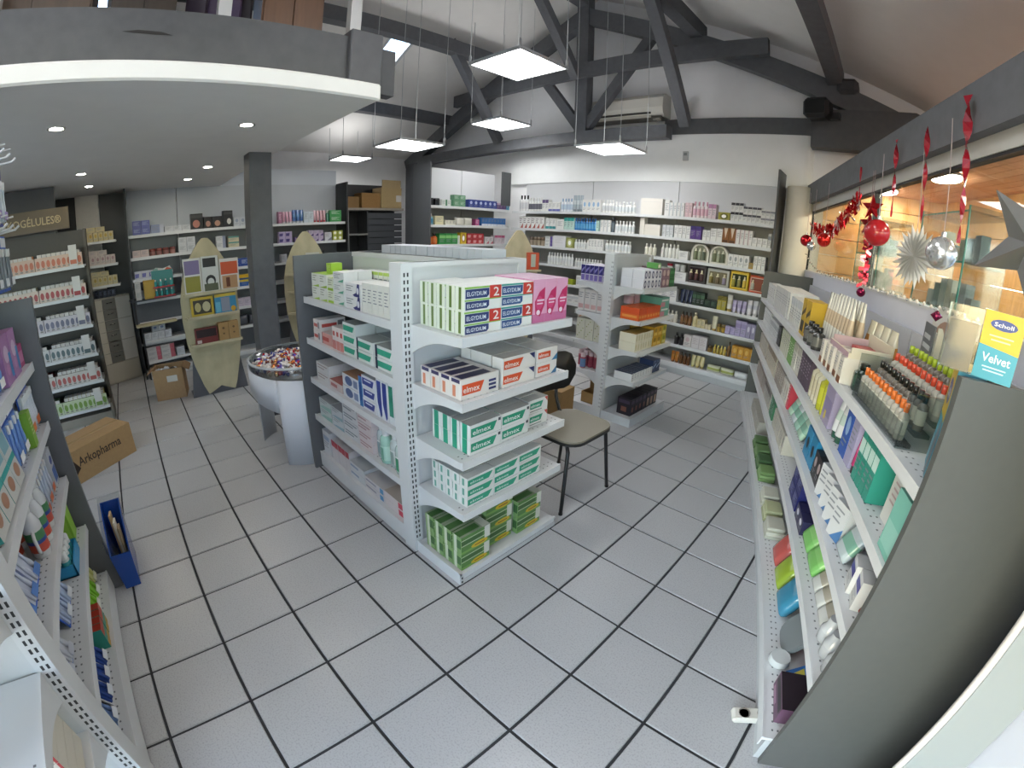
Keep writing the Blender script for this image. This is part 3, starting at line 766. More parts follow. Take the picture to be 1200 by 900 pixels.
for k, (x, c) in enumerate(((-.3, 'c7a878'), (-.05, 'd9d3c5'), (.15, '8e7d63'))):
    b = MB(); b.prism([(0, 0), (.22, 0), (.25, .8), (-.02, .74)], (x - .1, .06 + .06 * k, .15), (1, 0, 0), (0, .05, 1), (0, 1, 0), .03, c, 'kraft'); add('waste_card', b, t)

# ---- capsule rack with a sign, to the far side of the toothbrush gondola
FA = Fr(-4.6, 0, 90)
ra = thing('capsule_rack', FA.W(0, 0), FA.a, 'capsule rack with a brown sign and printed trays behind the large carton', 'display rack')
b = MB(); b.box(-2.9, .9, 0, -.1, .96, 5.3, '3a352d', 'dark_laminate'); add('back_panel', b, ra)
b = MB(); b.box(-2.9, .55, 5.37, -.48, .62, 5.95, '5d4f38', 'dark_laminate'); b.text('ARKOGÉLULES®', (-2.55, .545, 5.54), (1, 0, 0), (0, 0, 1), .26, 'c2ab7c', w=1.85); add('sign', b, ra)
b = MB(); b.box(-.12, .0, 0, -.05, .95, .5, '6a655a', 'dark_laminate'); b.box(-.12, .5, .5, -.05, .95, 5.3, '4a463d', 'dark_laminate'); add('side_panel', b, ra)
b = MB(); b.box(-2.9, .05, 0, -.1, .9, .25, '857f74', 'dark_laminate'); add('plinth', b, ra)
ZA = (4.34, 3.52, 2.74, 1.95, 1.2, .45)
for i, z in enumerate(ZA):
    b = MB(); shelf_mesh(b, -2.85, -.12, 0, .85, z, .07, False); add('shelf', b, ra)
# three more shelves beside it
rb = thing('narrow_rack', Fr(-8.0, 0, 90).W(0, 0), FA.a, 'narrow pale rack with three stocked shelves above the drawer cabinet', 'display rack')
b = MB(); b.box(-.65, .9, 3.08, .17, .96, 6.58, 'b8b4ae', 'dark_laminate'); add('back_panel', b, rb)
for z in (4.95, 4.18, 3.49):
    b = MB(); shelf_mesh(b, -.42, .72, 0, .88, z, .07, False); add('shelf', b, rb)
b = MB(); b.box(-9.25, .18, 0, -9.1, 1.1, 6.58, '141416', 'dark_laminate'); add('black_upright', b, None, (0, 0, 0), 0, 'tall black upright panel between the narrow pale rack and the wall shelves', 'panel')
b = MB(); b.box(-5.85, -3.2, 0, -5.65, -.92, 6.58, '414244', 'dark_laminate'); add('grey_upright', b, None, (0, 0, 0), 0, 'broad dark grey panel behind the brown sign', 'panel')
b = MB(); b.box(-9.3, -1.6, 0, -9.1, -.62, 6.58, '151516', 'dark_laminate'); add('black_upright', b, None, (0, 0, 0), 0, 'black sheet standing in for the dark recess beside the brown sign', 'panel')  # black sheet put in for the darkness of the recess

# ---- drawer cabinet and low counter
cb = thing('drawer_cabinet', (-8.25, -.62, 0), math.radians(108), 'beige drawer cabinet with a column of dark handles', 'cabinet')
b = MB(); b.box(0, .04, 0, 1.68, .8, 3.05, 'c4bcac', 'card'); add('carcass', b, cb)
for c, (x0, x1, col) in enumerate(((.02, .62, 'ddd5c2'), (.62, 1.12, '807e76'), (1.12, 1.66, 'dedbd4'))):
    for k in range(6 if c < 2 else 3):
        hh = (3.0 - .75) / (6 if c < 2 else 3)
        b = MB(); z0 = .75 + k * hh; b.box(x0 + .012, 0, z0 + .012, x1 - .012, .045, z0 + hh - .012, col, 'card'); d = add('drawer', b, cb)
        if c == 1:
            b = MB(); b.tube([(x0 + .14, -.01, z0 + hh * .6), (x0 + .16, -.05, z0 + hh * .6), (x1 - .16, -.05, z0 + hh * .62), (x1 - .14, -.01, z0 + hh * .62)], .014, 'c9cacb', 5, 'chrome'); add('handle', b, d)
b = MB(); b.box(.02, .0, .06, 1.66, .045, .73, 'd0c9b8', 'card'); add('kick_panel', b, cb)
ct = thing('counter_unit', (-7.9, 1.22, 0), math.radians(96), 'low grey counter with open shelves of white boxes beside the drawer cabinet', 'counter')
b = MB(); b.box(0, 0, 0, .06, .9, 1.9, '232427', 'dark_laminate'); add('side_panel', b, ct)
b = MB(); b.box(1.7, 0, 0, 1.76, .9, 1.9, '4c5055', 'dark_laminate'); add('side_panel', b, ct)
b = MB(); b.box(-.15, -.1, 1.9, 1.3, .28, 1.98, 'b3a987', 'wood'); add('counter_top', b, ct)
b = MB(); b.box(.06, .85, 0, 1.7, .9, 1.9, '5c6066', 'dark_laminate'); add('back_panel', b, ct)
b = MB(); b.box(-.15, .3, 1.98, 2.2, .36, 2.75, '4e5258', 'dark_laminate'); b.box(-.2, .15, 2.75, 2.2, .8, 2.82, '43464b', 'dark_laminate'); add('riser_panel', b, ct)
for z in (1.35, .62, .08):
    b = MB(); shelf_mesh(b, .07, 1.69, .02, .85, z, .07, False); add('shelf', b, ct)

# ---- storage unit with cartons, behind the hanging lamp
su = thing('storage_unit', (-9.0, 10.1, 0), math.pi / 2, 'dark slatted storage unit with brown cartons on top', 'storage unit')
b = MB(); b.box(0, 0, 0, .05, 1.0, 5.5, 'a9a9a6', 'card'); add('side_panel', b, su)
b = MB(); b.box(0, -.02, 5.52, 2.9, .98, 5.62, 'a79f93', 'card'); add('top_shelf', b, su)
b = MB(); b.box(0, 1.0, 0, 3.0, 1.06, 6.75, '1d1d1f', 'dark_laminate'); add('back_panel', b, su)
for k in range(18):
    b = MB(); b.box(1.0, .08, .3 + k * .285, 2.85, .14, .55 + k * .285, '43454a', 'dark_laminate'); add('slat', b, su)
b = MB(); b.box(.05, .0, 4.4, 1.0, .9, 4.48, '8b8984', 'card'); b.box(.98, .02, 0, 1.03, .95, 5.5, '3a3b3e', 'dark_laminate'); add('inner_shelf', b, su)
carton('carton', -9.2, 10.5, 5.63, math.pi / 2, .55, .66, .5, 'smallest brown carton on the dark storage unit', col='8a6a40')
carton('carton', -9.15, 11.35, 5.63, math.pi / 2, .95, .75, .68, 'medium brown carton with a white label on the dark storage unit', col='8f6b3c')
t = carton('carton', -9.1, 12.4, 5.63, math.pi / 2, 1.1, .84, .95, 'largest open carton on the dark storage unit', 1, 'a18a60')
b = MB(); b.box(.25, -.006, .3, .55, -.002, .6, 'cfcbc6'); add('address_label', b, t)
b = MB(); b.box(-.5, 0, .93, .5, .03, 1.3, 'a08a64', 'kraft'); add('flap', b, t)

# ---- mezzanine storage seen over the beam
for i, (x, y, w, d, h, c, lab) in enumerate(((2.3, 3.5, .5, 1.0, 3.0, '6a4a32', 'tall brown cupboard on the mezzanine beside the end post'), (2.0, -.2, 1.2, 1.6, 2.6, '4f3d2c', 'dark brown chest on the mezzanine below the roof window'),
                                              (2.1, 1.3, .9, .9, 2.2, '3a3026', 'dark storage box on the mezzanine next to the cupboard'), (2.2, -2.2, .9, 1.2, 2.4, '58432f', 'brown box stack on the mezzanine edge'))):
    t = thing('storage_cupboard', (x, y, 7.4), 0, lab, 'cupboard')
    b = MB(); b.box(-w / 2, -d / 2, 0, w / 2, d / 2, h, c, 'wood'); add('carcass', b, t)
    b = MB(); b.box(w / 2, -d / 2 + .03, .05, w / 2 + .03, -.01, h - .05, c, 'wood'); add('door', b, t)
    b = MB(); b.box(w / 2, .01, .05, w / 2 + .03, d / 2 - .03, h - .05, c, 'wood'); add('door', b, t)
for i in range(5):
    b = MB(); b.prism([(0, 0), (.34, .02), (.36, 2.4), (.03, 2.45)], (2.15, 1.95 + .17 * i, 7.45), (.6, .8, 0), (0, 0, 1), (.8, -.6, 0), .07, ['3d3340', '4b3d55', '2f2a33', '5a4a6a', '39343a'][i], 'card')
    add('fabric_panel', b, None, (0, 0, 0), 0, 'dark purple fabric panel leaning behind the mezzanine railing', 'fabric panel', 'panels on the mezzanine')

# ---- white display unit at the near end of the window shelving
t = thing('white_display_unit', (0, 0, 0), 0, 'white display unit with rounded edge in front of the large grey end panel', 'display unit')
b = MB(); rbox(b, -3.2, -3.26, -.72, -1.33, 0, 4.4, 'a2a7a4', 'painted_metal'); add('side_panel', b, t)
b = MB(); q = RW(-3.23, -.7); b.lathe([(.03, 0, 'd9d2ce'), (.03, 4.4, 'd9d2ce')], 10, q[0], q[1], 'painted_metal'); add('edge_trim', b, t)
b = MB(); rbox(b, -3.26, -5.2, -.75, -1.33, .0, .3, 'a2a7a4', 'painted_metal'); add('plinth', b, t)
# power sockets on the floor by the base
t = thing('power_strip', RW(-2.1, .12, 0), math.radians(30), 'white multi-way socket block on the tiles at the shelving foot', 'power strip')
b = MB(); b.box(-.35, -.08, 0, .35, .1, .09, 'd9d6cc', b=.025); add('case', b, t)
for x in (-.22, 0, .22):
    b = MB(); b.lathe([(.07, .09, 'c6c2b8'), (.07, .1, 'c6c2b8'), (.05, .085, '8f8b82')], 12, x, .01, cap=True); add('socket', b, t)

# ---- Christmas decorations at the window
def hang(name, s, z, t=-1.15): return RW(s, t, z)
def ball(s, z, r, col, lab, m='foil', zt=6.5):
    p = hang('', s, z, -.95); t = thing('christmas_bauble', p, 0, lab, 'bauble', 'baubles at the window')
    b = MB(); b.lathe([(r * math.sin(math.pi * k / 12) + .001, -r * math.cos(math.pi * k / 12), col) for k in range(13)], 18, m=m, cap=False); add('globe', b, t)
    b = MB(); b.lathe([(.03, r, 'c9c9c9'), (.03, r + .05, 'c9c9c9')], 8, m='chrome'); b.tube([(0, 0, r + .05), (0, 0, zt - z)], .006, 'c9b9b9', 4); add('hanger', b, t)
ball(8.5, 5.14, .17, 'c2202a', 'small red bauble nearest the cream column')
ball(6.3, 5.13, .17, 'd02a24', 'shiny red bauble below the red foil garland')
ball(7.7, 4.98, .12, 'c8ccd0', 'small silver bauble between the two red ones')
ball(2.52, 5.22, .22, 'b8222a', 'largest red bauble, beside the hanging stars', 'gloss')
ball(.12, 4.95, .19, 'd5d8dc', 'mirror silver bauble on a long red ribbon')
t = thing('foil_garland', (0, 0, 0), 0, 'red foil garland sagging across the first window pane', 'garland')
b, b2 = MB(), MB()
for k in range(64):
    u = k / 63; s = 8.9 - 4.35 * u; z = 5.62 + .42 * u - 1.5 * u * (1 - u) - .05
    p = Vector(RW(s, -1.2, z))
    for j in range(5):
        a = random.random() * 6.28; d = Vector((math.cos(a) * .3, math.sin(a) * .3, math.sin(a * 3.1))).normalized() * random.uniform(.1, .22)
        n = Vector((-d.y, d.x, .1)).normalized() * .035
        (b if j else b2).mesh_part([tuple(p - n), tuple(p + n), tuple(p + d + n), tuple(p + d - n), tuple(p + n * .3 + Vector((0, 0, .02))), tuple(p + d + Vector((0, 0, .02)))], [(0, 1, 2, 3), (0, 4, 5, 3), (1, 4, 5, 2)], 'c11c24' if j else 'e8d5d5', 'foil')
add('tinsel', b, t); add('pale_flakes', b2, t)
def star(name, s, z, r, col, lab, holes=0, rot=0.0):
    t = thing(name, RW(s, -1.12, z), math.radians(-32), lab, 'star', 'stars at the window')
    pts = [((r if k % 2 == 0 else r * .42) * math.sin(math.pi * k / 5 + rot), (r if k % 2 == 0 else r * .42) * math.cos(math.pi * k / 5 + rot)) for k in range(10)]
    b = MB()
    for sg in (-1, 1):
        for k in range(10):
            p, q = pts[k], pts[(k + 1) % 10]
            b.poly([(p[0], 0, p[1]), (q[0], 0, q[1]), (0, sg * .05 * r / .2, 0)], col, 'foil')
    add('star_body', b, t)
    if holes:
        b = MB()
        for k in range(5):
            for m_ in (.35, .55, .72):
                a = 2 * math.pi * k / 5 + rot; c = (r * m_ * math.sin(a), r * m_ * math.cos(a))
                b.lathe([(.035 * r, -.0, '55585a'), (.035 * r, .004, '55585a')], 8, 0, 0)
                n = len(b.v)
                for i in range(n - 32, n):
                    x, y, z_ = b.v[i]; b.v[i] = (x + c[0], .05 + y * .2, c[1] + y)
        add('cut_out', b, t)
    b = MB(); b.tube([(0, 0, r), (0, 0, 6.4 - z)], .006, 'b9a0a0', 4); add('thread', b, t)
star('foil_star', 3.42, 5.72, .25, 'a8141c', 'upper red foil star of the hanging pair')
star('foil_star', 3.52, 5.43, .23, '8e1018', 'lower red foil star of the hanging pair')
star('paper_star', -1.4, 5.1, .62, 'a9abad', 'big silver paper star at the picture edge of the window', 0, .5)
t = thing('tinsel_strand', (0, 0, 0), 0, 'pink red tinsel strand hanging below the two foil stars', 'tinsel')
b = MB()
for k in range(60):
    z = 5.25 - .95 * k / 60; p = Vector(RW(3.55, -1.15, z)); a = random.random() * 6.28
    d = Vector((math.cos(a), math.sin(a), random.uniform(-.6, .6))).normalized() * .1
    n = Vector((0, 0, .03))
    b.poly([tuple(p - n), tuple(p + n), tuple(p + d + n), tuple(p + d - n)], ['c4324e', 'b01c30', 'd8707f'][k % 3], 'foil')
add('foil_strip', b, t)
b = MB(); b.lathe([(.085 * math.sin(math.pi * k / 8) + .001, -.085 * math.cos(math.pi * k / 8), '7a1440') for k in range(9)], 10, m='foil', cap=False); o = add('bead', b, t, RW(3.45, -1.13, 4.18))
def ribbon(s, z0, z1, lab, w=.05):
    b = MB(); n = 16
    for k in range(n):
        za, zb_ = z1 + (z0 - z1) * k / n, z1 + (z0 - z1) * (k + 1) / n
        q = []
        for zz in (za, zb_):
            a = zz * 7; ww = w * (.35 + .65 * (zz - z0) / (z1 - z0))
            q.append((Vector(RW(s + ww * math.cos(a), -1.12 + ww * math.sin(a), zz)), Vector(RW(s - ww * math.cos(a), -1.12 - ww * math.sin(a), zz))))
        b.poly([tuple(q[0][0]), tuple(q[0][1]), tuple(q[1][1]), tuple(q[1][0])], 'a51a2c', 'gloss')
    add('gift_ribbon', b, None, (0, 0, 0), 0, lab, 'ribbon', 'ribbons on the grey beam')
ribbon(2.42, 5.5, 6.75, 'red ribbon hanging above the largest red bauble')
ribbon(1.22, 5.35, 6.68, 'red ribbon hanging above the white paper snowflake')
ribbon(.06, 5.1, 6.8, 'longest red ribbon, holding the mirror silver bauble', .07)
ribbon(4.35, 6.05, 6.6, 'short red ribbon above the two foil stars', .03)
t = thing('paper_snowflake', RW(1.26, -1.1, 4.9), math.radians(-52), 'round white folded paper snowflake hanging in the window', 'snowflake')
for k in range(24):
    a = math.pi * 2 * k / 24; b = MB()
    e, n = Vector((math.cos(a), 0, math.sin(a))), Vector((-math.sin(a), 0, math.cos(a)))
    L = .46 if k % 2 else .4
    for sg in (-1, 1):
        b.poly([(0, 0, 0), tuple(e * L * .5 + n * .06 * sg + Vector((0, .05, 0))), tuple(e * L), tuple(e * L * .5 + Vector((0, -.05, 0)))], 'dcdedf')
    add('folded_petal', b, t)
b = MB(); b.tube([(0, 0, .4), (0, 0, 1.5)], .006, 'c9c9c9', 4); add('thread', b, t)
t = thing('bead_string', (0, 0, 0), 0, 'clear glass beads strung along the window sill', 'bead string')
b = MB()
for k in range(90):
    s = 9.9 - k * .12; p = RW(s, -1.27, 4.31 + .02 * math.sin(k * 1.7) + (.5 * max(0, (s - 7.0) / 3) ** 2))
    b.lathe([(.001, p[2] - .03, 'd9cfc4'), (.03, p[2], 'e8e0d6'), (.001, p[2] + .03, 'e8e0d6')], 6, p[0], p[1], 'clear_plastic' if k % 2 else 'gloss', cap=False)
add('glass_bead', b, t, kind='stuff')
b = MB()
for k in range(26):
    r = .2 * random.random(); a = random.random() * 6.28; c = (r * math.cos(a), r * math.sin(a) * .7, .08 + .32 * random.random())
    b.lathe([(.065 * math.sin(math.pi * j / 5) + .001, c[2] - .065 * math.cos(math.pi * j / 5), ['6a2038', '8a3550', 'a98078'][k % 3]) for j in range(6)], 7, c[0], c[1], 'gloss', cap=False)
add('berry_cluster', b, None, RW(-2.95, -.55, 4.11), 0, 'purple berry decoration at the end of the grey panel', 'decoration')
# ---- glass display cabinets, garden figure and planting out on the porch
for s, lab in ((7.0, 'glass display cabinet beyond the pane with the red garland'), (2.9, 'glass display cabinet beyond the pane with the snowflake')):
    t = thing('glass_cabinet', RW(s, -2.3), A - math.pi, lab, 'glass cabinet')
    for z in (.4, 1.6, 2.9, 4.2, 5.0, 5.8):
        b = MB(); b.box(-.9, -.0, z, .9, .8, z + .03, '8fb5aa', 'clear_plastic'); b.box(-.9, -.01, z, .9, 0, z + .03, '2c8a78', 'gloss'); add('glass_shelf', b, t)
    for x in (-.9, .9):
        b = MB(); b.box(x - .02, 0, .2, x + .02, .8, 5.9, 'a5c9bf', 'clear_plastic'); b.box(x - .022, -.015, .2, x + .022, 0, 5.9, '2c8a78', 'gloss'); add('glass_side', b, t)
    for z in (4.23, 5.03):
        for k in range(7):
            b = MB(); hh = random.uniform(.25, .55); b.box(-.1, 0, 0, .1, .18, hh, random.choice(['9aa39a', 'b8b4a0', '6f7f78', 'c8c6ba', '8a8f7c']))
            p = RW(s - .75 + .25 * k, -2.6); add('glassware_box', b, None, (p[0], p[1], z), A - math.pi, 'small dim package inside the glass cabinet on the porch', 'package', 'packages in the glass cabinets')
t = thing('garden_figure', RW(.35, -3.2, 0), A - math.pi, 'dark figure with a green head standing before the boarded wall', 'garden figure')
b = MB(); b.lathe([(.28, 3.6, '1b1b1d'), (.3, 4.0, '1b1b1d'), (.24, 4.6, '1e1e20'), (.12, 4.75, '1e1e20')], 12); b.box(-.05, -.1, 4.25, .55, .02, 4.42, '3a3a3c'); b.box(.4, -.08, 4.05, .52, 0, 4.6, '3a3a3c'); add('torso', b, t)
b = MB(); b.lathe([(.02, 4.72, '6a9a70'), (.17, 4.82, '6a9a70'), (.19, 5.0, '7cab82'), (.12, 5.16, '7cab82'), (.02, 5.2, '7cab82')], 10); add('head', b, t)
b = MB(); b.box(-.22, -.1, 0, -.06, .1, 3.6, 'b8b8b6'); b.box(.06, -.1, 0, .22, .1, 3.6, 'b8b8b6'); add('legs', b, t)
for k in range(6):
    s, tt = -12 + 4.6 * k, -16 - 3 * (k % 2)
    t = thing('roadside_tree', RW(s, tt, -.3), 0, 'leafy green tree beyond the porch opening', 'tree', 'trees by the car park')
    b = MB(); b.tube([(0, 0, 0), (.1, 0, 2.5), (0, .1, 5)], [.2, .15, .08], '5a4a3a', 6, 'outdoor'); add('trunk', b, t)
    b = MB()
    for j in range(260):
        v = Vector((random.gauss(0, 1), random.gauss(0, 1), random.gauss(0, .9))).normalized() * random.uniform(.8, 1.9) + Vector((0, 0, 5.2))
        d = Vector((random.gauss(0, 1), random.gauss(0, 1), random.gauss(0, 1))).normalized() * .4; e = d.orthogonal().normalized() * .3
        b.poly([tuple(v - d), tuple(v + e), tuple(v + d), tuple(v - e)], ['4f7a3a', '6b9450', '3f6530'][j % 3], 'outdoor')
    add('foliage', b, t)
for k in range(3):
    p = RW(-5.5 + 3.6 * k, -10.5, -.3); t = thing('parked_car', p, A + math.pi / 2, ['white', 'silver', 'blue'][k] + ' car parked beyond the porch opening', 'car')
    c = ['d9dcde', 'aab0b6', '4a6a94'][k]
    b = MB(); b.prism([(-2.9, .5), (-2.8, 1.5), (-1.8, 1.7), (-1.0, 2.7), (1.3, 2.7), (2.4, 1.7), (2.9, 1.4), (2.95, .5)], (0, -1.2, 0), (1, 0, 0), (0, 0, 1), (0, 1, 0), 2.4, c, 'gloss'); add('body', b, t)
    b = MB(); b.prism([(-1.5, 1.75), (-.92, 2.6), (1.2, 2.6), (2.0, 1.75)], (0, -1.21, 0), (1, 0, 0), (0, 0, 1), (0, 1, 0), 2.42, '22262a', 'gloss'); add('side_window', b, t)
    for x in (-1.8, 1.8):
        for y in (-1.25, 1.05):
            b = MB(); b.prism([(.5 * math.cos(q * .524), .5 + .5 * math.sin(q * .524)) for q in range(12)], (x, y, 0), (1, 0, 0), (0, 0, 1), (0, 1, 0), .25, '1b1c1e'); add('wheel', b, t)
# ================================================================ goods on the shelves: templates
def face_prims(b, w, d, h, face, pr):
    e = .0016
    if face == 'f': o, ex, ey, W_, H_, n = (-w / 2, -e, 0), (1, 0, 0), (0, 0, 1), w, h, (0, -1, 0)
    elif face == 'l': o, ex, ey, W_, H_, n = (-w / 2 - e, d, 0), (0, -1, 0), (0, 0, 1), d, h, (-1, 0, 0)
    elif face == 'r': o, ex, ey, W_, H_, n = (w / 2 + e, 0, 0), (0, 1, 0), (0, 0, 1), d, h, (1, 0, 0)
    else: o, ex, ey, W_, H_, n = (-w / 2, 0, h + e), (1, 0, 0), (0, 1, 0), w, d, (0, 0, 1)
    o, ex, ey, n = Vector(o), Vector(ex), Vector(ey), Vector(n)
    for i, p in enumerate(pr):
        q = o + n * (e * .5 * i)
        P_ = lambda u, v: tuple(q + ex * (u * W_) + ey * (v * H_))
        if p[0] == 'r': b.poly([P_(p[1], p[2]), P_(p[3], p[2]), P_(p[3], p[4]), P_(p[1], p[4])], p[5])
        elif p[0] == 'p': b.poly([P_(u, v) for u, v in p[1]], p[2])
        elif p[0] == 'e': b.poly([P_(p[1] + p[3] * math.cos(k * .524), p[2] + p[4] * math.sin(k * .524)) for k in range(12)], p[5])
        elif p[0] == 't': b.text(p[1], P_(p[2], p[3]), ex, ey, p[5] * H_, p[6], w=p[4] * W_, slant=p[7] if len(p) > 7 else 0)
def lines(u0, v0, u1, n, col='8b8f96', st=.1, hh=.035):
    return [('r', u0, v0 - k * st, u0 + (u1 - u0) * (1, .7, .85, .55)[k % 4], v0 - k * st + hh, col) for k in range(n)]
def D(kind, a='3a5fb0', c='8b8f96', e='ffffff', txt=None):
    """printed designs, as fractions of the face"""
    if kind == 'band': return [('r', 0, .55, 1, .82, a)] + lines(.12, .42, .88, 3, c)
    if kind == 'foot': return [('r', 0, 0, 1, .26, a)] + lines(.12, .8, .85, 4, c)
    if kind == 'head': return [('r', 0, .72, 1, 1, a)] + lines(.12, .58, .85, 4, c)
    if kind == 'end': return [('r', .68, 0, 1, 1, a)] + lines(.08, .72, .6, 3, c, .17, .06)
    if kind == 'wedge': return [('p', [(.3, 0), (1, 0), (1, .45)], a)] + lines(.1, .78, .75, 3, c, .15, .05)
    if kind == 'lines': return lines(.14, .76, .84, 5, c)
    if kind == 'oval': return [('e', .5, .5, .36, .4, a), ('e', .5, .5, .2, .22, e)]
    if kind == 'spot': return [('e', .5, .62, .26, .2, a)] + lines(.16, .3, .84, 2, c)
    if kind == 'side': return [('r', 0, 0, .22, 1, a)] + lines(.32, .74, .9, 4, c)
    if kind == 'flag': return [('p', [(.05, .2), (.52, .2), (.62, .72), (.05, .72)], a), ('t', txt, .08, .3, .4, .34, 'f4f4f2')] + lines(.68, .6, .94, 2, c, .2, .07) if txt else [('p', [(.05, .2), (.55, .2), (.66, .72), (.05, .72)], a)]
    if kind == 'pill': return [('r', .0, .86, 1, .94, e), ('p', [(.04, .2), (.6, .2), (.68, .36), (.68, .8), (.04, .8)], a)] + ([('t', txt, .08, .34, .52, .3, 'e8ecf4')] if txt else []) + lines(.74, .55, .95, 2, c, .2, .08)
    return []
TC = {}
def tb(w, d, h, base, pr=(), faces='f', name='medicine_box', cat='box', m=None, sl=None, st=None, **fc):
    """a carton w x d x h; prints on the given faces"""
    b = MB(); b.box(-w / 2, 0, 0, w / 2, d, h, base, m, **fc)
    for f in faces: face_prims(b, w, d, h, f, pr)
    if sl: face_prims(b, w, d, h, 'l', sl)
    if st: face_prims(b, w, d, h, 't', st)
    return dict(me=b.build(name), w=w, d=d, h=h, name=name, cat=cat)
def lat(prof, name, cat='bottle', n=10, m='gloss', w=None):
    b = MB(); r = max(p[0] for p in prof); b.lathe([(q[0], q[1], q[2]) for q in prof], n, 0, r, m)
    return dict(me=b.build(name), w=2 * r, d=2 * r, h=prof[-1][1], name=name, cat=cat)
def bottle(r, h, body, cap, label=None, name='lotion_bottle', m='gloss'):
    l = label or body
    return lat([(r * .94, 0, body), (r, .02, body), (r, h * .16, body), (r, h * .17, l), (r, h * .56, l), (r, h * .57, body), (r * .96, h * .68, body), (r * .42, h * .75, body), (r * .42, h * .77, cap), (r * .5, h * .775, cap), (r * .5, h * .99, cap), (r * .4, h, cap)], name, m=m)
def spray(r, h, body, cap, label=None, name='spray_bottle'):
    l = label or body
    return lat([(r * .96, 0, body), (r, .02, body), (r, h * .2, l), (r, h * .62, l), (r, h * .63, body), (r * .9, h * .72, body), (r * .9, h * .725, cap), (r * .9, h * .96, cap), (r * .6, h, cap)], name)
def jar(r, h, body, lid, name='cream_jar'):
    return lat([(r * .92, 0, body), (r, .02, body), (r, h * .62, body), (r * 1.03, h * .63, lid), (r * 1.03, h * .97, lid), (r * .9, h, lid)], name, 'jar')
def ctube(r, h, body, cap, label=None, name='cream_tube'):
    """a tube standing on its cap, crimped end up"""
    b = MB(); b.lathe([(r * .8, 0, cap), (r * .85, .01, cap), (r * .85, h * .16, cap), (r * .95, h * .17, body)], 10, 0, r, 'gloss')
    vs, fs, cs = [], [], []
    for i, (k, ry) in enumerate(((.17, 1), (.45, .85), (.7, .55), (1, .05))):
        for j in range(10):
            a = 2 * math.pi * j / 10
            vs.append((r * 1.05 * math.cos(a), r + r * ry * math.sin(a), h * k))
    for i in range(3):
        for j in range(10):
            fs.append((i * 10 + j, i * 10 + (j + 1) % 10, i * 10 + 10 + (j + 1) % 10, i * 10 + 10 + j)); cs.append(label if (i == 1 and label) else body)
    b.mesh_part(vs, fs, cs, 'gloss', True)
    return dict(me=b.build(name), w=2.1 * r, d=2 * r, h=h, name=name, cat='tube')
def pouch(w, d, h, col, c2=None, name='soft_pack', m='gloss'):
    """a soft filled packet with pinched top and bottom seams"""
    b = MB(); c2 = c2 or col
    vs, fs, cs = [], [], []
    for k, q in enumerate((.5, .92, 1, 1, .9, .25)):
        z = h * (0, .08, .3, .65, .92, 1)[k]
        for j in range(10):
            a = 2 * math.pi * j / 10; ww = w / 2 * (1 if q < .1 else .97)
            sx = math.copysign(abs(math.cos(a)) ** .45, math.cos(a))
            vs.append((ww * sx, d / 2 + d / 2 * q * math.copysign(abs(math.sin(a)) ** .55, math.sin(a)), z))
    for i in range(5):
        for j in range(10):
            fs.append((i * 10 + j, i * 10 + (j + 1) % 10, i * 10 + 10 + (j + 1) % 10, i * 10 + 10 + j)); cs.append(c2 if i in (2,) else col)
    b.mesh_part(vs, fs + [tuple(range(9, -1, -1)), tuple(range(50, 60))], cs + [col, col], m, True)
    return dict(me=b.build(name), w=w, d=d, h=h, name=name, cat='packet')
def folded(w, d, h, c1, c2, name='folded_bag'):
    b = MB()
    for k in range(3):
        o = (.0, .015, -.01)[k]; b.box(-w / 2 + o + .01 * k, .01 * k, h * k / 3 + .001, w / 2 + o - .01 * k, d - .01 * k, h * (k + 1) / 3, (c1, c2, c1)[k], b=.018)
    return dict(me=b.build(name), w=w, d=d, h=h, name=name, cat='bag')
def blister(w, h, card, bub, c3='ffffff', name='blister_pack', n=2):
    """printed hanging card with moulded clear bubble and brushes inside"""
    b = MB(); b.box(-w / 2, .1, 0, w / 2, .115, h, card); b.box(-w / 2, .098, h * .8, w / 2, .1, h * .97, c3)
    for k in range(n):
        x = -w / 2 + w * (k + .5) / n; r = w * .14
        b.lathe([(r * .5, h * .08, bub), (r * .7, h * .3, bub), (r * .4, h * .45, bub), (r * .35, h * .62, bub), (r * .55, h * .66, 'f0f0f0'), (r * .55, h * .76, 'f0f0f0')], 6, x, .06)
    b.box(-w * .44, .075, h * .06, w * .44, .1, h * .76, bub)
    b.box(-w * .3, .018, h * .1, w * .3, .0195, h * .24, c3)
    return dict(me=b.build(name), w=w, d=.12, h=h, name=name, cat='blister pack')
OCC = {}
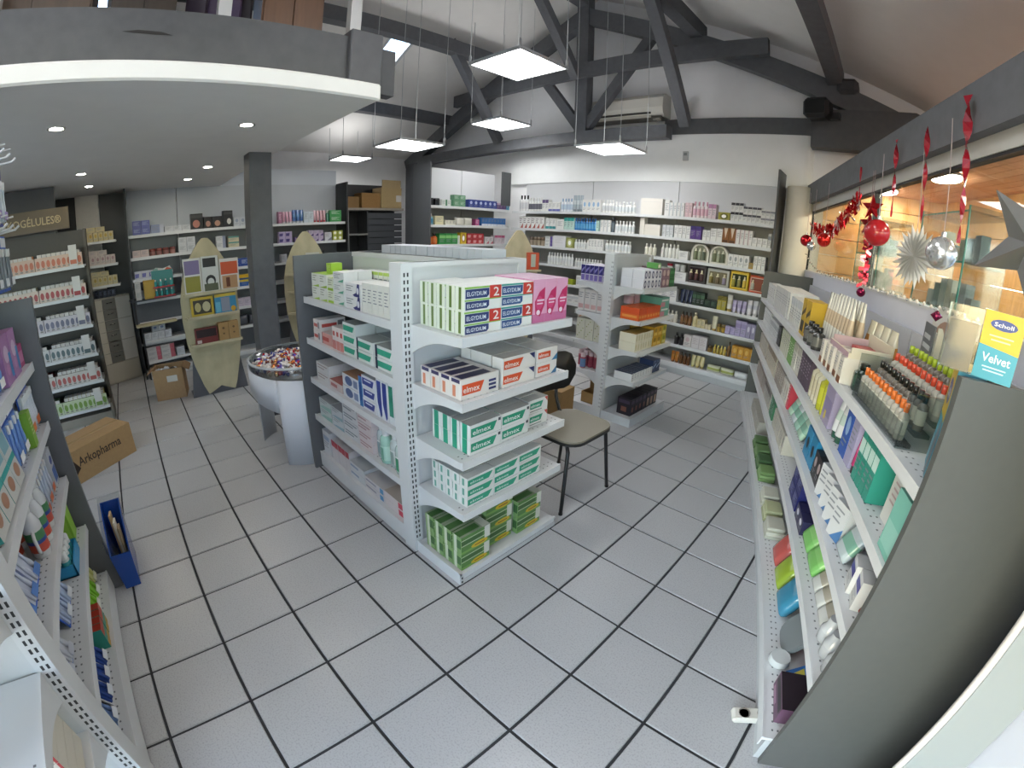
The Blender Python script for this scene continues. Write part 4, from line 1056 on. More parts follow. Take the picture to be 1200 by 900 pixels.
def R(F, z, x, T, lab, phr, n=1, nd=1, nh=1, y=.08, g=.012, gy=.01, rot=0.0, jit=1.0, dz=0.0, tilt=0.0, free=False):
    """n across, nd deep, nh high copies of one template; x is the near edge of the first. A run moves along until it is clear of its neighbours."""
    label = (lab + ' ' + phr).strip(); grp = label if n * nd * nh > 1 else None
    if F.flip: x = F.flip - x - n * (T['w'] + g)
    if tilt: dz += T['d'] * math.sin(abs(tilt))
    if F.dmax:
        while nd > 1 and y + nd * (T['d'] + gy) > F.dmax: nd -= 1
    hh = T['h'] * math.cos(tilt) + .004; dd = T['d'] + T['h'] * math.sin(abs(tilt))
    if tilt: gy = max(gy, .04)
    occ = OCC.setdefault((F.o, F.a), [])
    made = []
    step = T['w'] + g
    for i in range(n):
        for tries in range(14):
            x0 = x + i * step
            bx = (x0, x0 + T['w'], y - .008, y + (nd - 1) * (T['d'] + gy) + dd + .008, z + dz, z + dz + nh * hh)
            hit = [q for q in occ if q[0] < bx[1] - .004 and q[1] > bx[0] + .004 and q[2] < bx[3] and q[3] > bx[2] and q[4] < bx[5] - .01 and q[5] > bx[4] + .01]
            if not hit or free: break
            if F.flip: x = min(q[0] for q in hit) - T['w'] - .012 - i * step
            else: x = max(q[1] for q in hit) + .012 - i * step
        lim = F.lim
        if (hit and not free) or (lim and (x + i * step < lim[0] - .01 or x + i * step + T['w'] > lim[1] + .01)):
            continue
        made.append(bx)
        for j in range(nd):
            for k in range(nh):
                px = x + (i + .5) * T['w'] + i * g; py = y + j * (T['d'] + gy) + random.uniform(-.005, .005) * jit
                p = F.W(px, py, z + .004 + k * (T['h'] + .003) + dz)
                o = add(T['name'], T['me'], None, p, F.a + rot + random.uniform(-.012, .012) * jit, label, T['cat'], grp)
                if tilt: o.rotation_euler[0] = tilt
    occ += made
    return x + n * step
# fixed frames for the island units
G1L, G1E = Fr(1.55, 4.03, 0), Fr(6.0, 4.03, 90)
G2L, G2E = Fr(.0, 10.55, 0), Fr(4.78, 10.47, 90)
G3L = Fr(6.25, -.27, 180)          # viewer's right is -X; runs are given by their distance from the far end
G3L.flip = 3.2
for f_, a_, b_ in ((G1L, .08, 3.19), (G1E, .13, 2.1), (G2L, 2.84, 3.73), (G2E, .08, 2.05), (G3L, .02, 3.12), (FB, -4.88, 6.37), (FS, 11.63, 16.9), (FL, 1.16, 9.58), (FR, .02, 11.19)): f_.lim = (a_, b_)
for f_, d_ in ((G1L, 1.03), (G1E, .98), (G2L, 1.85), (G2E, .88), (G3L, 1.0), (FB, .91), (FS, .94), (FL, .89), (FR, 1.36)): f_.dmax = d_
NTH = ('top', 'second', 'third', 'fourth', 'bottom')

# ---------------------------------------------------------------- gondola, end display (pasta boxes in stacks)
ph = lambda i: 'on the %s end shelf by the chair' % NTH[i]
Y0 = 4.03
z = ZL[0] - .01
e1 = tb(.55, .16, .27, 'e9ebe6', [('r', 0, .9, 1, .97, '8cc04a'), ('p', [(.02, .5), (.6, .5), (.66, .6), (.66, .88), (.02, .88)], '27386f'), ('t', 'ELGYDIUM', .06, .6, .52, .18, 'e6eaf2'), ('r', 0, .4, 1, .46, '8cc04a'), ('p', [(.02, .04), (.6, .04), (.66, .14), (.66, .38), (.02, .38)], '27386f'), ('t', 'ELGYDIUM', .06, .12, .52, .16, 'e6eaf2'), ('r', .67, .44, 1, .98, 'c8392e'), ('t', '2', .78, .52, .16, .38, 'f3ece4')], 'f', 'toothpaste_pack', l='dfe6d6', sl=[('r', .38, .06, .66, .96, '66803f')])
e1b = tb(.55, .16, .27, 'e9ebe6', [('r', 0, .9, 1, .97, '2f9a8a'), ('p', [(.02, .5), (.6, .5), (.66, .6), (.66, .88), (.02, .88)], '2b4f86'), ('t', 'ELGYDIUM', .06, .6, .52, .18, 'e6eaf2'), ('r', 0, .4, 1, .46, '2f9a8a'), ('p', [(.02, .04), (.6, .04), (.66, .14), (.66, .38), (.02, .38)], '2b4f86'), ('t', 'ELGYDIUM', .06, .12, .52, .16, 'e6eaf2'), ('r', .67, .44, 1, .98, 'c8392e'), ('t', '2', .78, .52, .16, .38, 'f3ece4')], 'f', 'toothpaste_pack')
R(G1E, z, .24, e1, 'green edged navy banded pack with red tag', ph(0), 1, 5, 2, y=.1)
R(G1E, z, .8, e1b, 'teal edged navy banded pack with red tag', ph(0), 1, 4, 2, y=.1)
e1c = tb(.23, .17, .56, 'e3a6c4', [('r', 0, 0, 1, .2, 'c9709c'), ('p', [(.12, .5), (.5, .72), (.95, .82), (.95, .4), (.6, .14), (.2, .2)], 'c2245f'), ('e', .5, .46, .3, .16, 'd6447a'), ('r', .3, .5, .9, .54, 'f2d8e4'), ('r', .3, .43, .8, .46, 'f2d8e4'), ('e', .42, .24, .16, .06, 'f4e2ea')], 'fl', 'rinse_box', t='d9b3ca')
R(G1E, z, 1.37, e1c, 'pink tall box with a crimson drop', ph(0), 3, 4, 1, y=.1, g=.005)
z = ZL[1] - .01
OR, GR = 'e0582c', '1f9a78'
e2 = tb(.6, .19, .25, 'e9e6e2', [('p', [(.03, .22), (.5, .22), (.6, .74), (.03, .74)], OR), ('t', 'elmex', .06, .32, .42, .3, 'f6efe8'), ('r', .72, .56, .92, .68, '27306a'), ('r', .72, .36, .92, .48, '27306a'), ('r', .72, .16, .92, .28, '27306a')], 'f', 'toothpaste_box', l='ece6e0', sl=[('r', .2, .1, .5, .66, 'd98a6a'), ('r', .1, .8, .9, .98, '3a3560')], t='e6dcd6', st=[('r', .05, .12, .82, .88, '2a2350')])
e2b = tb(.6, .19, .19, 'eceae6', [('p', [(.03, .22), (.5, .22), (.62, .8), (.03, .8)], OR), ('t', 'elmex', .06, .32, .42, .34, 'f6efe8'), ('p', [(.8, .95), (.98, .95), (.98, .5)], '27306a')], 'f', 'toothpaste_box', t='dddcd8')
e2c = tb(.44, .19, .19, 'eceae6', [('r', .08, .3, .66, .76, OR), ('t', 'elmex', .12, .4, .46, .26, 'f6efe8'), ('p', [(.72, 0), (1, 0), (1, .5)], '3f7fae')], 'f', 'toothpaste_box', t='dcdad6')
R(G1E, z, .2, e2, 'white box with orange flag and navy top', ph(1), 1, 5, 1, y=.1)
R(G1E, z, .86, e2b, 'long white box with a wide orange flag', ph(1), 1, 4, 2, y=.1)
R(G1E, z, 1.5, e2c, 'short orange flagged box with blue corner', ph(1), 1, 4, 2, y=.1)
z = ZL[2] - .01
e3 = tb(.53, .18, .2, 'e6e9e7', [('p', [(.03, .2), (.74, .2), (.86, .78), (.03, .78)], GR), ('t', 'elmex', .08, .32, .58, .34, 'eff5f2'), ('r', .9, .7, .98, .9, '3c4048')], 'f', 'toothpaste_box', l='e3e8e5', sl=[('r', .2, .0, .72, 1, '2a9f80')], t='c9cac8')
e3b = tb(.42, .18, .2, 'e8eae6', [('p', [(.1, .34), (.66, .34), (.76, .78), (.1, .78)], GR), ('t', 'elmex', .14, .44, .46, .24, 'eff5f2'), ('p', [(.82, .98), (.98, .98), (.98, .6)], 'cf4a38'), ('r', .1, .14, .7, .2, '6a6e70')], 'f', 'toothpaste_box', t='d4d5d2')
R(G1E, z, .33, e3, 'grey topped box with a green flag', ph(2), 2, 5, 2, y=.1)
R(G1E, z, 1.45, e3b, 'white box with green flag and red corner', ph(2), 1, 4, 2, y=.16)
z = ZL[3] - .01
e4 = tb(.47, .14, .145, 'e7e9e6', [('p', [(.02, .18), (.8, .18), (.96, .8), (.02, .8)], '28a07e'), ('t', 'elmex', .1, .34, .5, .28, 'dcefe8')], 'f', 'toothpaste_box', sl=[('r', .3, .15, .6, .85, '6aa896')])
R(G1E, z, .28, e4, 'slim white box with a full green stripe', ph(3), 3, 5, 3, y=.1)
R(G1E, z, 1.74, e4, 'slim white box with green stripe at the chair side', ph(3), 1, 5, 2, y=.16)
z = .17
e5 = tb(.52, .19, .29, '5c8a48', [('r', 0, .0, 1, .14, '7fae5a'), ('r', 0, .52, .74, .74, '3f6a38'), ('r', 0, .78, 1, .82, 'd6dfc6'), ('r', 0, .46, 1, .5, 'd6dfc6'), ('r', .8, .3, 1, 1, 'd9dcd0'), ('e', .62, .2, .3, .15, 'd9b92a'), ('r', .45, .16, .8, .22, '8a5a20')], 'f', 'toothpaste_pack', t='9aa68e', l='86a86a', sl=[('r', .2, .0, .5, 1, 'd2dac2'), ('r', .5, .3, .95, .8, '3f6a38')], st=[('r', 0, .2, .7, .8, '4d7a40'), ('r', .75, 0, 1, 1, 'c9ccc0')])
R(G1E, z, .13, e5, 'green pack with yellow oval, two high', ph(4), 1, 6, 2, y=.06)
R(G1E, z, .72, e5, 'green pack with yellow oval, three high', ph(4), 1, 5, 3, y=.2)
R(G1E, z, 1.3, e5, 'green pack with yellow oval, third stack', ph(4), 1, 5, 2, y=.12)
e5b = tb(.3, .19, .16, '7fa65c', [('r', .0, .5, .6, .8, '4c7a40'), ('r', .66, .0, 1, 1, 'dfe2d8')], 'f', 'toothpaste_pack', t='a6b296')
R(G1E, z, 1.85, e5b, 'small green pack at the chair end of the base', 'on the bottom end shelf', 1, 4, 3, y=.1, gy=.04, g=0)

# ---------------------------------------------------------------- gondola, long side
ph = lambda i: 'on the %s shelf by the sweets bowl' % NTH[i]
LM = 'a5cc3a'
z = ZL[0]
t_ = tb(.33, .34, .22, 'e6e8e0', [('p', [(.1, 0), (1, 0), (1, .2)], LM)] + lines(.14, .8, .7, 3, '9aa08e', .18, .07), 'f', 'hygiene_box', t=LM)
R(G1L, z, .36, t_, 'white box with lime top and corner', ph(0), 2, 2, 2)
R(G1L, z, .78, tb(.2, .2, .17, LM, D('lines', c='d4e8a0'), 'f', 'hygiene_box'), 'single lime green box lying topmost', ph(0), dz=.45, y=.2)
R(G1L, z, 1.06, tb(.22, .3, .2, 'e2e8d2', [('r', 0, 0, 1, .2, LM)] + lines(.1, .8, .9, 3, '9aa08e', .18, .07), 'f', 'hygiene_box', t='cfe08c'), 'small lime footed white box', ph(0), 1, 2, 2)
R(G1L, z, 1.3, tb(.4, .24, .17, 'e6e9e6', [('p', [(.4, .1), (.9, .1), (.98, .4), (.6, .24)], '5aa58a')] + lines(.1, .78, .7, 3, '8f9694', .17, .06), 'f', 'hygiene_box'), 'white box with a green arc', ph(0), 1, 2, 3)
R(G1L, z, 1.74, tb(.5, .24, .19, 'e8e8e6', [('p', [(.62, .0), (.95, .0), (.95, 1), (.82, 1), (.72, .3), (.5, .12)], '23256a'), ('e', .84, .46, .08, .26, 'e6e6ee')] + lines(.08, .74, .55, 3, '8f9694', .18, .07), 'f', 'hygiene_box'), 'white box with a navy end', ph(0), 1, 2, 2)
R(G1L, z, 2.3, tb(.14, .3, .42, 'e6e6de', D('lines'), 'f', 'hygiene_box'), 'narrow white box standing by the slotted post', ph(0), 5, 1, 1)
R(G1L, z, 1.25, tb(.13, .22, .5, 'e4e8da', [('r', 0, .9, 1, 1, 'b8d860')] + D('lines'), 'f', 'hygiene_box'), 'tall thin white box in the rear row', ph(0), 12, 1, 1, y=.6)
z = ZL[1]
RD = 'c05048'
R(G1L, z, .3, tb(.3, .5, .19, 'e6e2de', [('r', .08, .3, .66, .62, RD), ('r', .7, .2, .94, .8, '8a8a8e')], 'fr', 'toothpaste_box'), 'white box with a red panel', ph(1), 1, 1, 2)
R(G1L, z, .68, tb(.42, .3, .2, 'dfa8a0', [('r', .06, .3, .7, .66, RD), ('r', .0, .0, .05, 1, '3a3a50')], 'f', 'toothpaste_box', t='e2cfc8'), 'pale red box lying flat', ph(1))
R(G1L, z, 1.15, tb(.13, .5, .38, 'e6dcd8', [('r', 0, .0, 1, .4, 'd58a84'), ('r', .2, .6, .8, .8, RD)], 'f', 'toothpaste_box'), 'upright white box with red foot', ph(1), 3, 1, 1)
mg = [('p', [(.04, .25), (.8, .25), (.9, .75), (.04, .75)], '38a88a')]
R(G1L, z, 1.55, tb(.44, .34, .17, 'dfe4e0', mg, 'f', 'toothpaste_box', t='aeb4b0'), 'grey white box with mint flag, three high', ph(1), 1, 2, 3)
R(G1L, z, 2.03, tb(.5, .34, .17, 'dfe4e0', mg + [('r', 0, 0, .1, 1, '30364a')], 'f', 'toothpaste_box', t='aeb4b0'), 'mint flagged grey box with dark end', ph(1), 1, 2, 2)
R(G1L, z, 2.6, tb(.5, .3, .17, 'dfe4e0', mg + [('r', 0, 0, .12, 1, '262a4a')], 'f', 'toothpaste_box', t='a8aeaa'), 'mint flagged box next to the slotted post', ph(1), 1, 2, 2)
z = ZL[2]
R(G1L, z, .26, tb(.55, .3, .17, 'd9d9d8', lines(.1, .7, .9, 2, 'a08f8c', .3, .12), 'f', 'toothpaste_box'), 'plain grey white box', ph(2), 1, 2, 2)
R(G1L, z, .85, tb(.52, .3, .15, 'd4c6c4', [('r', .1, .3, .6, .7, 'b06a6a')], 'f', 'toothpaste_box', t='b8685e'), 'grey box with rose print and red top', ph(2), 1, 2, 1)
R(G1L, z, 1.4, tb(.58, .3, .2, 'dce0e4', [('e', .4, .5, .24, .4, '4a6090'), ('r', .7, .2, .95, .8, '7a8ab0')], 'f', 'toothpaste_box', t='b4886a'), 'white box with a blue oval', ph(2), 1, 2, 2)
nv = [('p', [(.05, .2), (.8, .2), (.9, .8), (.05, .8)], '2a3f94')] + lines(.2, .56, .7, 1, 'dfe4f2', .2, .12)
R(G1L, z, 2.0, tb(.1, .3, .5, '2b7ab8', [('r', .2, .2, .8, .8, '1f4f9a')], 'f', 'toothpaste_box', t='b8383a'), 'upright bright blue box', ph(2), 1, 1, 1)
R(G1L, z, 2.12, tb(.42, .3, .18, 'e0e3e8', nv, 'f', 'toothpaste_box'), 'white box with navy label', ph(2), 1, 2, 3)
R(G1L, z, 2.58, tb(.14, .2, .6, 'e4e6ea', [('p', [(.1, .96), (.9, .96), (.9, .1), (.6, .02), (.1, .4)], '2a3f94')], 'f', 'toothpaste_box'), 'tall upright box with navy face', ph(2), 2, 1, 1)
R(G1L, z, 2.9, tb(.13, .2, .6, 'e4e6ea', [('r', .1, .2, .9, .96, '2f8f78')], 'f', 'toothpaste_box'), 'tall upright box with green face', ph(2), 2, 1, 1)
z = ZL[3]
gb = D('flag', '9fb0b8', 'a9aeb2')
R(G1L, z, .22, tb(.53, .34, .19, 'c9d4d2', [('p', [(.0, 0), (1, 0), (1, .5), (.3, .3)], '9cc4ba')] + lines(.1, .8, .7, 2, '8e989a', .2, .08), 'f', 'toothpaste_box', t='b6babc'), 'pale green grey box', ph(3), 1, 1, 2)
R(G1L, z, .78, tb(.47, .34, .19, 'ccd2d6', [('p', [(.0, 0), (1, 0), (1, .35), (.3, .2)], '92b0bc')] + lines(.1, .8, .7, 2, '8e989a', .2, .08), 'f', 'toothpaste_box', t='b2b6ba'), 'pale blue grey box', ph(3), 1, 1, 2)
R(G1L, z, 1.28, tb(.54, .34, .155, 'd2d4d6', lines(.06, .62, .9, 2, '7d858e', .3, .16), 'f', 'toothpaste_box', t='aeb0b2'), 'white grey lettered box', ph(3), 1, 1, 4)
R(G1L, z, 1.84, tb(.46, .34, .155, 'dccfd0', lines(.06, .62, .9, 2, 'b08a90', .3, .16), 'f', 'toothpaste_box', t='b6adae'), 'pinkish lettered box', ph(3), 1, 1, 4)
def mouthwash(x, y, label, body, lab, grn):
    p = G1L.W(x, y, ZL[3] + .004); t = thing('mouthwash_bottle', p, G1L.a, label, 'bottle')
    b = MB(); b.lathe([(.095, 0, body), (.105, .03, body), (.105, .36, body), (.09, .43, body), (.05, .46, body)], 14, m='gloss'); add('bottle_body', b, t)
    b = MB(); b.lathe([(.06, .455, 'e2e4e4'), (.066, .47, 'e2e4e4'), (.066, .62, 'e2e4e4'), (.055, .635, 'e2e4e4')], 12, m='gloss'); add('cap', b, t)
    b = MB(); b.lathe([(.107, .06, lab), (.107, .3, lab)], 14, cap=False); b.box(-.02, -.1085, .07, .06, -.1075, .28, grn); add('paper_label', b, t)
mouthwash(2.42, .22, 'clear mouthwash bottle with white cap, first in the row of four', 'c4d0d2', 'dfe4e4', '8fa6aa')
mouthwash(2.62, .16, 'mint mouthwash bottle with white cap, second in the row of four', 'a8d0c0', 'b8dccd', '78b09a')
mouthwash(2.84, .2, 'clear mouthwash bottle with white cap, third in the row of four', 'c8d2d0', 'e2e6e4', '9ab0aa')
mouthwash(3.06, .15, 'mouthwash bottle with a green label corner beside the slotted post', 'c4d2cc', 'e2e6e4', '2f9068')
z = .36
R(G1L, z, .16, tb(.34, .5, .5, 'd6d8dc', [('r', .1, .6, .9, .8, '9fb0c8')] + lines(.1, .5, .8, 3), 'fl', 'toothbrush_box'), 'large white blue box at the dark panel', ph(4))
R(G1L, z, .56, tb(.14, .4, .42, 'd6d2d4', [('r', 0, .7, 1, 1, 'b83848')], 'f', 'toothbrush_box'), 'white box with crimson top', ph(4), 5, 1, 1)
R(G1L, z, 1.3, tb(.55, .36, .15, 'd2d6da', [('r', .05, .4, .6, .7, '8fa0b8')], 'f', 'toothbrush_box', t='c6cacc'), 'flat white blue box', ph(4), 1, 1, 2)
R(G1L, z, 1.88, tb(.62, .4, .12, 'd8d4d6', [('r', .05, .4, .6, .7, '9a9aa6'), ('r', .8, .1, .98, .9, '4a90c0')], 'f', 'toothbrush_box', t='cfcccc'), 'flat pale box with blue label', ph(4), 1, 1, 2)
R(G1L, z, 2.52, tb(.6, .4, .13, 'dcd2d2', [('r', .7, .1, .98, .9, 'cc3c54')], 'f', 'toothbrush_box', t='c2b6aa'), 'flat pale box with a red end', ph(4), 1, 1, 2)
# goods on the far side of the gondola: only their tops show
FB1 = Fr(1.55 + 3.2, 4.03 + 2.2, 180)
R(FB1, ZL[0], .1, tb(.16, .5, .86, 'cdd2da', [('r', 0, .8, 1, 1, '7a90b8')], 'f', 'care_box', t='d3d8e2'), 'tall pale blue box showing only its top', 'on the far side of the gondola', 17, 1, 1)

# ---------------------------------------------------------------- second gondola
ph = lambda i: 'on the %s outer shelf of the farther gondola' % NTH[i]
z = ZL[0] - .01
R(G2E, z, .2, tb(.18, .3, .22, 'e4e4ea', [('e', .5, .5, .34, .42, '242a5e'), ('e', .5, .5, .18, .24, 'd8d8e2')], 'f', 'cream_box', l='e4e4ea'), 'white box with a navy ring', ph(0), 5, 3, 2)
R(G2E, z, 1.2, tb(.22, .3, .24, '8a6a78', [('e', .5, .5, .34, .34, 'c9b0a8')], 'f', 'cream_box'), 'mauve box with a round picture', ph(0), 2, 3, 2)
R(G2E, z, 1.66, tb(.3, .3, .24, '2f6a3c', [('r', .1, .4, .9, .7, '4f8f58')], 'f', 'cream_box'), 'dark green box', ph(0), 1, 3, 2)
R(G2E, z, .9, tb(.2, .3, .14, '5c9a50', [('r', .2, .2, .8, .8, 'dfe6cf')], 'f', 'cream_box'), 'small green box lying topmost', ph(0), 4, 1, 1, dz=.47, y=.1)
z = ZL[1] - .01
R(G2E, z, .12, tb(.135, .5, .3, 'e2692a', [('r', 0, .5, 1, 1, 'd9552a'), ('r', .1, .2, .9, .4, 'f0a050')], 'fl', 'vitamin_box'), 'orange upright box', ph(1), 8, 2, 1)
R(G2E, z, 1.3, tb(.5, .35, .24, '6fae9c', [('r', 0, 0, .5, .5, 'c98a9a'), ('r', .1, .6, .9, .8, 'dfe8e2')], 'f', 'vitamin_box'), 'mint and rose box', ph(1), 1, 2, 2)
R(G2E, z, .55, jar(.14, .32, 'd8b8c0', 'e8e0e0'), 'pink jar behind the orange boxes', ph(1), 2, 1, 1, y=.55, dz=.3)
z = ZL[2] - .01
R(G2E, z, .1, tb(.12, .45, .22, 'e4dfc8', [('r', .2, .2, .8, .8, 'd2cba8')], 'f', 'supplement_box', t='a8842c', r='c9a02e'), 'narrow cream gold topped box', ph(2), 7, 2, 2)
R(G2E, z, 1.05, tb(.24, .35, .25, 'c89a2a', [('r', .1, .1, .9, .4, 'e2c060'), ('e', .5, .65, .3, .22, '9a7a1e')], 'f', 'supplement_box', t='a8842c'), 'gold box', ph(2), 2, 2, 2)
R(G2E, z, 1.58, tb(.24, .35, .25, 'b8a838', [('r', .1, .1, .9, .4, 'd9d080'), ('e', .5, .65, .3, .22, '7f8a2a')], 'f', 'supplement_box', t='a09038'), 'olive gold box', ph(2), 2, 2, 2)
z = ZL[3] - .01
R(G2E, z, .12, tb(.13, .5, .2, 'dfe0e0', lines(.2, .8, .8, 3, '9a9ea4', .2, .08), 'f', 'supplement_box', t='2c3a5c', r='2c3a5c'), 'narrow white box with navy top', ph(3), 8, 2, 1)
R(G2E, z, 1.2, tb(.2, .4, .34, '2e3d62', [('p', [(0, .3), (1, .6), (1, .75), (0, .45)], '9fb0cc')] + lines(.1, .9, .8, 2, '7f90b4'), 'f', 'supplement_box'), 'navy box with a pale stripe', ph(3), 2, 2, 1)
R(G2E, z, 1.64, tb(.4, .4, .32, 'b87a78', [('e', .3, .5, .16, .3, 'e2d0cc'), ('e', .7, .45, .14, .26, 'd8b8b4')], 'f', 'supplement_box'), 'dusty pink box', ph(3), 1, 2, 1)
z = .2
bk = tb(.2, .4, .44, '231f2a', [('r', .1, .7, .9, .9, '4a4058'), ('r', .3, .2, .7, .5, '8a5a4a')], 'fl', 'hair_colour_box', t='2a2430', l='231f2a')
R(G2E, z, .28, bk, 'black box with a bronze panel', ph(4), 4, 3, 1)
R(G2E, z, 1.15, tb(.2, .4, .44, '1e1b24', [('r', .2, .1, .8, .6, 'b0907a'), ('r', .1, .75, .9, .9, '5a4a58')], 'f', 'hair_colour_box'), 'black box with a beige portrait panel', ph(4), 3, 3, 1)
ph = lambda i: 'on the %s inner shelf of the farther gondola' % NTH[i]
R(G2L, ZL[0], 2.93, tb(.12, .3, .4, 'd9d4e4', [('r', 0, .45, 1, 1, '2f2a74'), ('p', [(.1, .5), (.9, .8), (.9, .9), (.1, .7)], '8f88c8'), ('r', .1, .05, .9, .4, '7a6ab0')], 'fl', 'cream_box'), 'violet and white box', ph(0), 6, 3, 1)
R(G2L, ZL[1], 2.9, tb(.18, .4, .55, 'd9d6d4', [('r', .1, .1, .9, .3, 'd2a8a8')] + lines(.1, .8, .8, 3), 'fl', 'cotton_pack'), 'tall white pink pack', ph(1), 4, 3, 1)
R(G2L, ZL[2], 2.9, tb(.26, .4, .55, 'd8d6c4', [('e', .2 + .2 * (k % 4), .15 + .12 * k, .07, .03, ('9aa86a', 'a8b07a')[k % 2]) for k in range(7)], 'fl', 'cotton_pack'), 'tall cream pack with green specks', ph(2), 3, 3, 1)
R(G2L, ZL[3], 2.9, spray(.075, .42, 'b85868', 'e0c0c4', 'a0485a'), 'red pink bottle', ph(3), 4, 3, 1, y=.22)
R(G2L, ZL[3], 3.1, spray(.075, .4, 'b85868', 'e0c0c4', '6a8ab8'), 'red pink bottle with a blue label', ph(3), 1, 1, 1, y=.03)
t = carton('open_carton', 3.4, 10.7, .205, 0, .42, .4, .3, 'small opened brown carton on the bottom shelf of the farther gondola', 1, '9a7a4c')
b = MB(); b.box(-.2, .38, .3, .2, .4, .56, '8a6c44', 'kraft'); add('flap', b, t)
# navy gift bag in the aisle behind the gondola
t = thing('shopping_bag', (3.1, 7.9, 0), .2, 'navy paper bag standing on the tiles behind the chair', 'bag')
b = MB(); b.box(-.35, 0, 0, .35, .35, .85, '26406e', f='2a4678'); b.box(-.15, -.004, .3, .15, -.002, .42, '9fb4d4'); add('bag_body', b, t)
b = MB(); b.tube([(-.15, .02, .84), (-.12, .02, 1.05), (.12, .02, 1.05), (.15, .02, .84)], .012, 'd9d9d9', 5); add('handle', b, t)
carton('carton', 3.3, 9.0, 0, .1, .9, .6, 1.0, 'plain brown carton standing behind the navy paper bag', col='8a6d44')
# ================================================================ long wall under the air conditioner
WT, WG = 'e3e3e0', 'd9d9d6'
nb = ('top', 'second', 'third', 'fourth', 'fifth', 'sixth', 'seventh', 'bottom')
ph = lambda i: 'on the %s shelf of the long back wall' % nb[i]
def rowB(i, items):
    z = ZB[i] if i < 7 else .36
    for x, T, lab, *k in items:
        n = k[0] if k else 1; o = k[1] if len(k) > 1 else {}
        R(FB, z, x, T, lab, ph(i), n, **o)
wb = lambda w, h, pr=(), base=WT, d=.25, nm='skin_care_box', **kw: tb(w, d, h, base, pr, 'f', nm, **kw)
tall = bottle(.07, .66, WT, 'eeeeec', 'd6d6da')
rowB(0, [(-4.55, bottle(.085, .72, 'e6e6e6', '2a2a2c', 'd0d0d4'), 'tall white bottle with dark foot', 3), (-4.1, bottle(.075, .6, 'e6e6e4', 'e2e2e0', '6a6a78'), 'white bottle with grey label', 5),
         (-3.28, wb(.16, .5, D('head', '5a4a74')), 'white box with a plum head', 2), (-2.92, wb(.2, .4, D('foot', '5a62a8')), 'low white box with violet foot', 3), (-2.3, bottle(.07, .55, 'dfe4ea', '9ab0c8', 'b8c8dc'), 'white blue bottle', 4),
         (-1.7, ctube(.075, .68, 'a8b4bc', '8a949c', 'c4ccd2'), 'tall grey blue tube', 3), (-1.24, wb(.2, .5, D('spot', '8fb4d8')), 'white box with a pale blue spot', 4), (-.2, bottle(.065, .5, WT, 'f0f0ee', 'c8ccd0'), 'slim white bottle', 4),
         (.36, bottle(.07, .44, WT, 'f0f0ee', 'cdd4d8'), 'short white bottle', 6), (1.5, wb(.86, .6, [('r', .1, .78, .9, .8, 'd2d2d0')], 'e4e0d8', .4), 'largest plain white carton'), (2.46, wb(.17, .56, D('lines')), 'white narrow box beside the largest carton', 1),
         (2.64, wb(.13, .48, D('side', 'b8c4cc')), 'white box with grey edge', 4), (3.24, wb(.12, .5, D('lines'), 'dcbfc4'), 'pale pink box', 2), (3.52, bottle(.065, .56, 'e4d4da', 'd8a8b8', 'dcb0c0'), 'pink white bottle', 4),
         (4.06, wb(.13, .5, D('head', 'b884a8'), 'e0ccd4'), 'pink box with mauve head', 2), (4.45, wb(.4, .26, D('oval', '6a6a28'), '98933a'), 'low olive gold pack'), (4.88, wb(.13, .3, D('head', '3a3a40')), 'small white box with dark head', 3, dict(nh=2)),
         (5.3, wb(.14, .25, D('head', '4a4a52')), 'white box with grey head', 4, dict(nh=2)), (5.9, wb(.14, .23, D('band', '8a8a92')), 'white box with grey band', 3, dict(nh=2))])
rowB(1, [(-4.5, wb(.23, .5, D('wedge', 'a8524a', '5a3a52')), 'white box with rust wedge', 6), (-2.95, wb(.17, .46, D('foot', '3f9aa0')), 'white box with teal foot', 3), (-2.36, wb(.36, .42, D('lines')), 'plain white squarish box', 1),
         (-1.98, wb(.16, .5, D('head', '2f9a92'), 'b8d8d0'), 'mint teal box', 3), (-1.46, bottle(.06, .5, '2f7ab8', '2a5a98', '4a98cc', 'sun_care_bottle'), 'bright blue bottle', 8), (-.46, wb(.12, .42, D('lines'), 'b8dcd4'), 'narrow mint box'),
         (-.22, wb(.15, .46, D('side', 'b0b8c0')), 'white box with pale side', 3), (.26, spray(.07, .6, '39424c', '20262c', '5a6670'), 'dark slate bottle', 1), (.44, bottle(.065, .46, 'e6e6e6', 'f2f2f0', 'd0d6da'), 'white flip cap bottle', 6),
         (1.52, wb(.18, .62, (), 'e2ded4'), 'tall cream white box', 1), (1.72, wb(.62, .4, (), 'e2ded4', .4), 'wide cream white carton'), (2.44, wb(.13, .42, D('band', 'c4c8cc'), 'd2d6d8'), 'light grey box', 3), (2.9, wb(.14, .44, D('lines')), 'white lettered box', 4),
         (3.46, wb(.19, .46, D('head', '3a2a6a'), '5c3f86'), 'purple box', 2), (3.96, wb(.13, .36, D('lines')), 'small white box after the purple pair', 2), (4.22, wb(.2, .44, lines(.1, .8, .9, 5, 'a0a0a4')), 'white box full of grey print', 2),
         (4.66, wb(.22, .5, [('p', [(.2, 1), (.8, 1), (.5, .3)], 'e0d0b8'), ('r', .1, 0, .9, .2, '5a3a20')], '8a5a2c'), 'bronze box with a cream triangle', 2), (5.12, wb(.13, .48, D('side', 'd0b8bc')), 'white box with rose side', 4),
         (5.66, wb(.16, .28, D('lines')), 'low white box', 3), (6.16, wb(.1, .46, D('band', '9aa0a8')), 'upright white grey box', 2)])
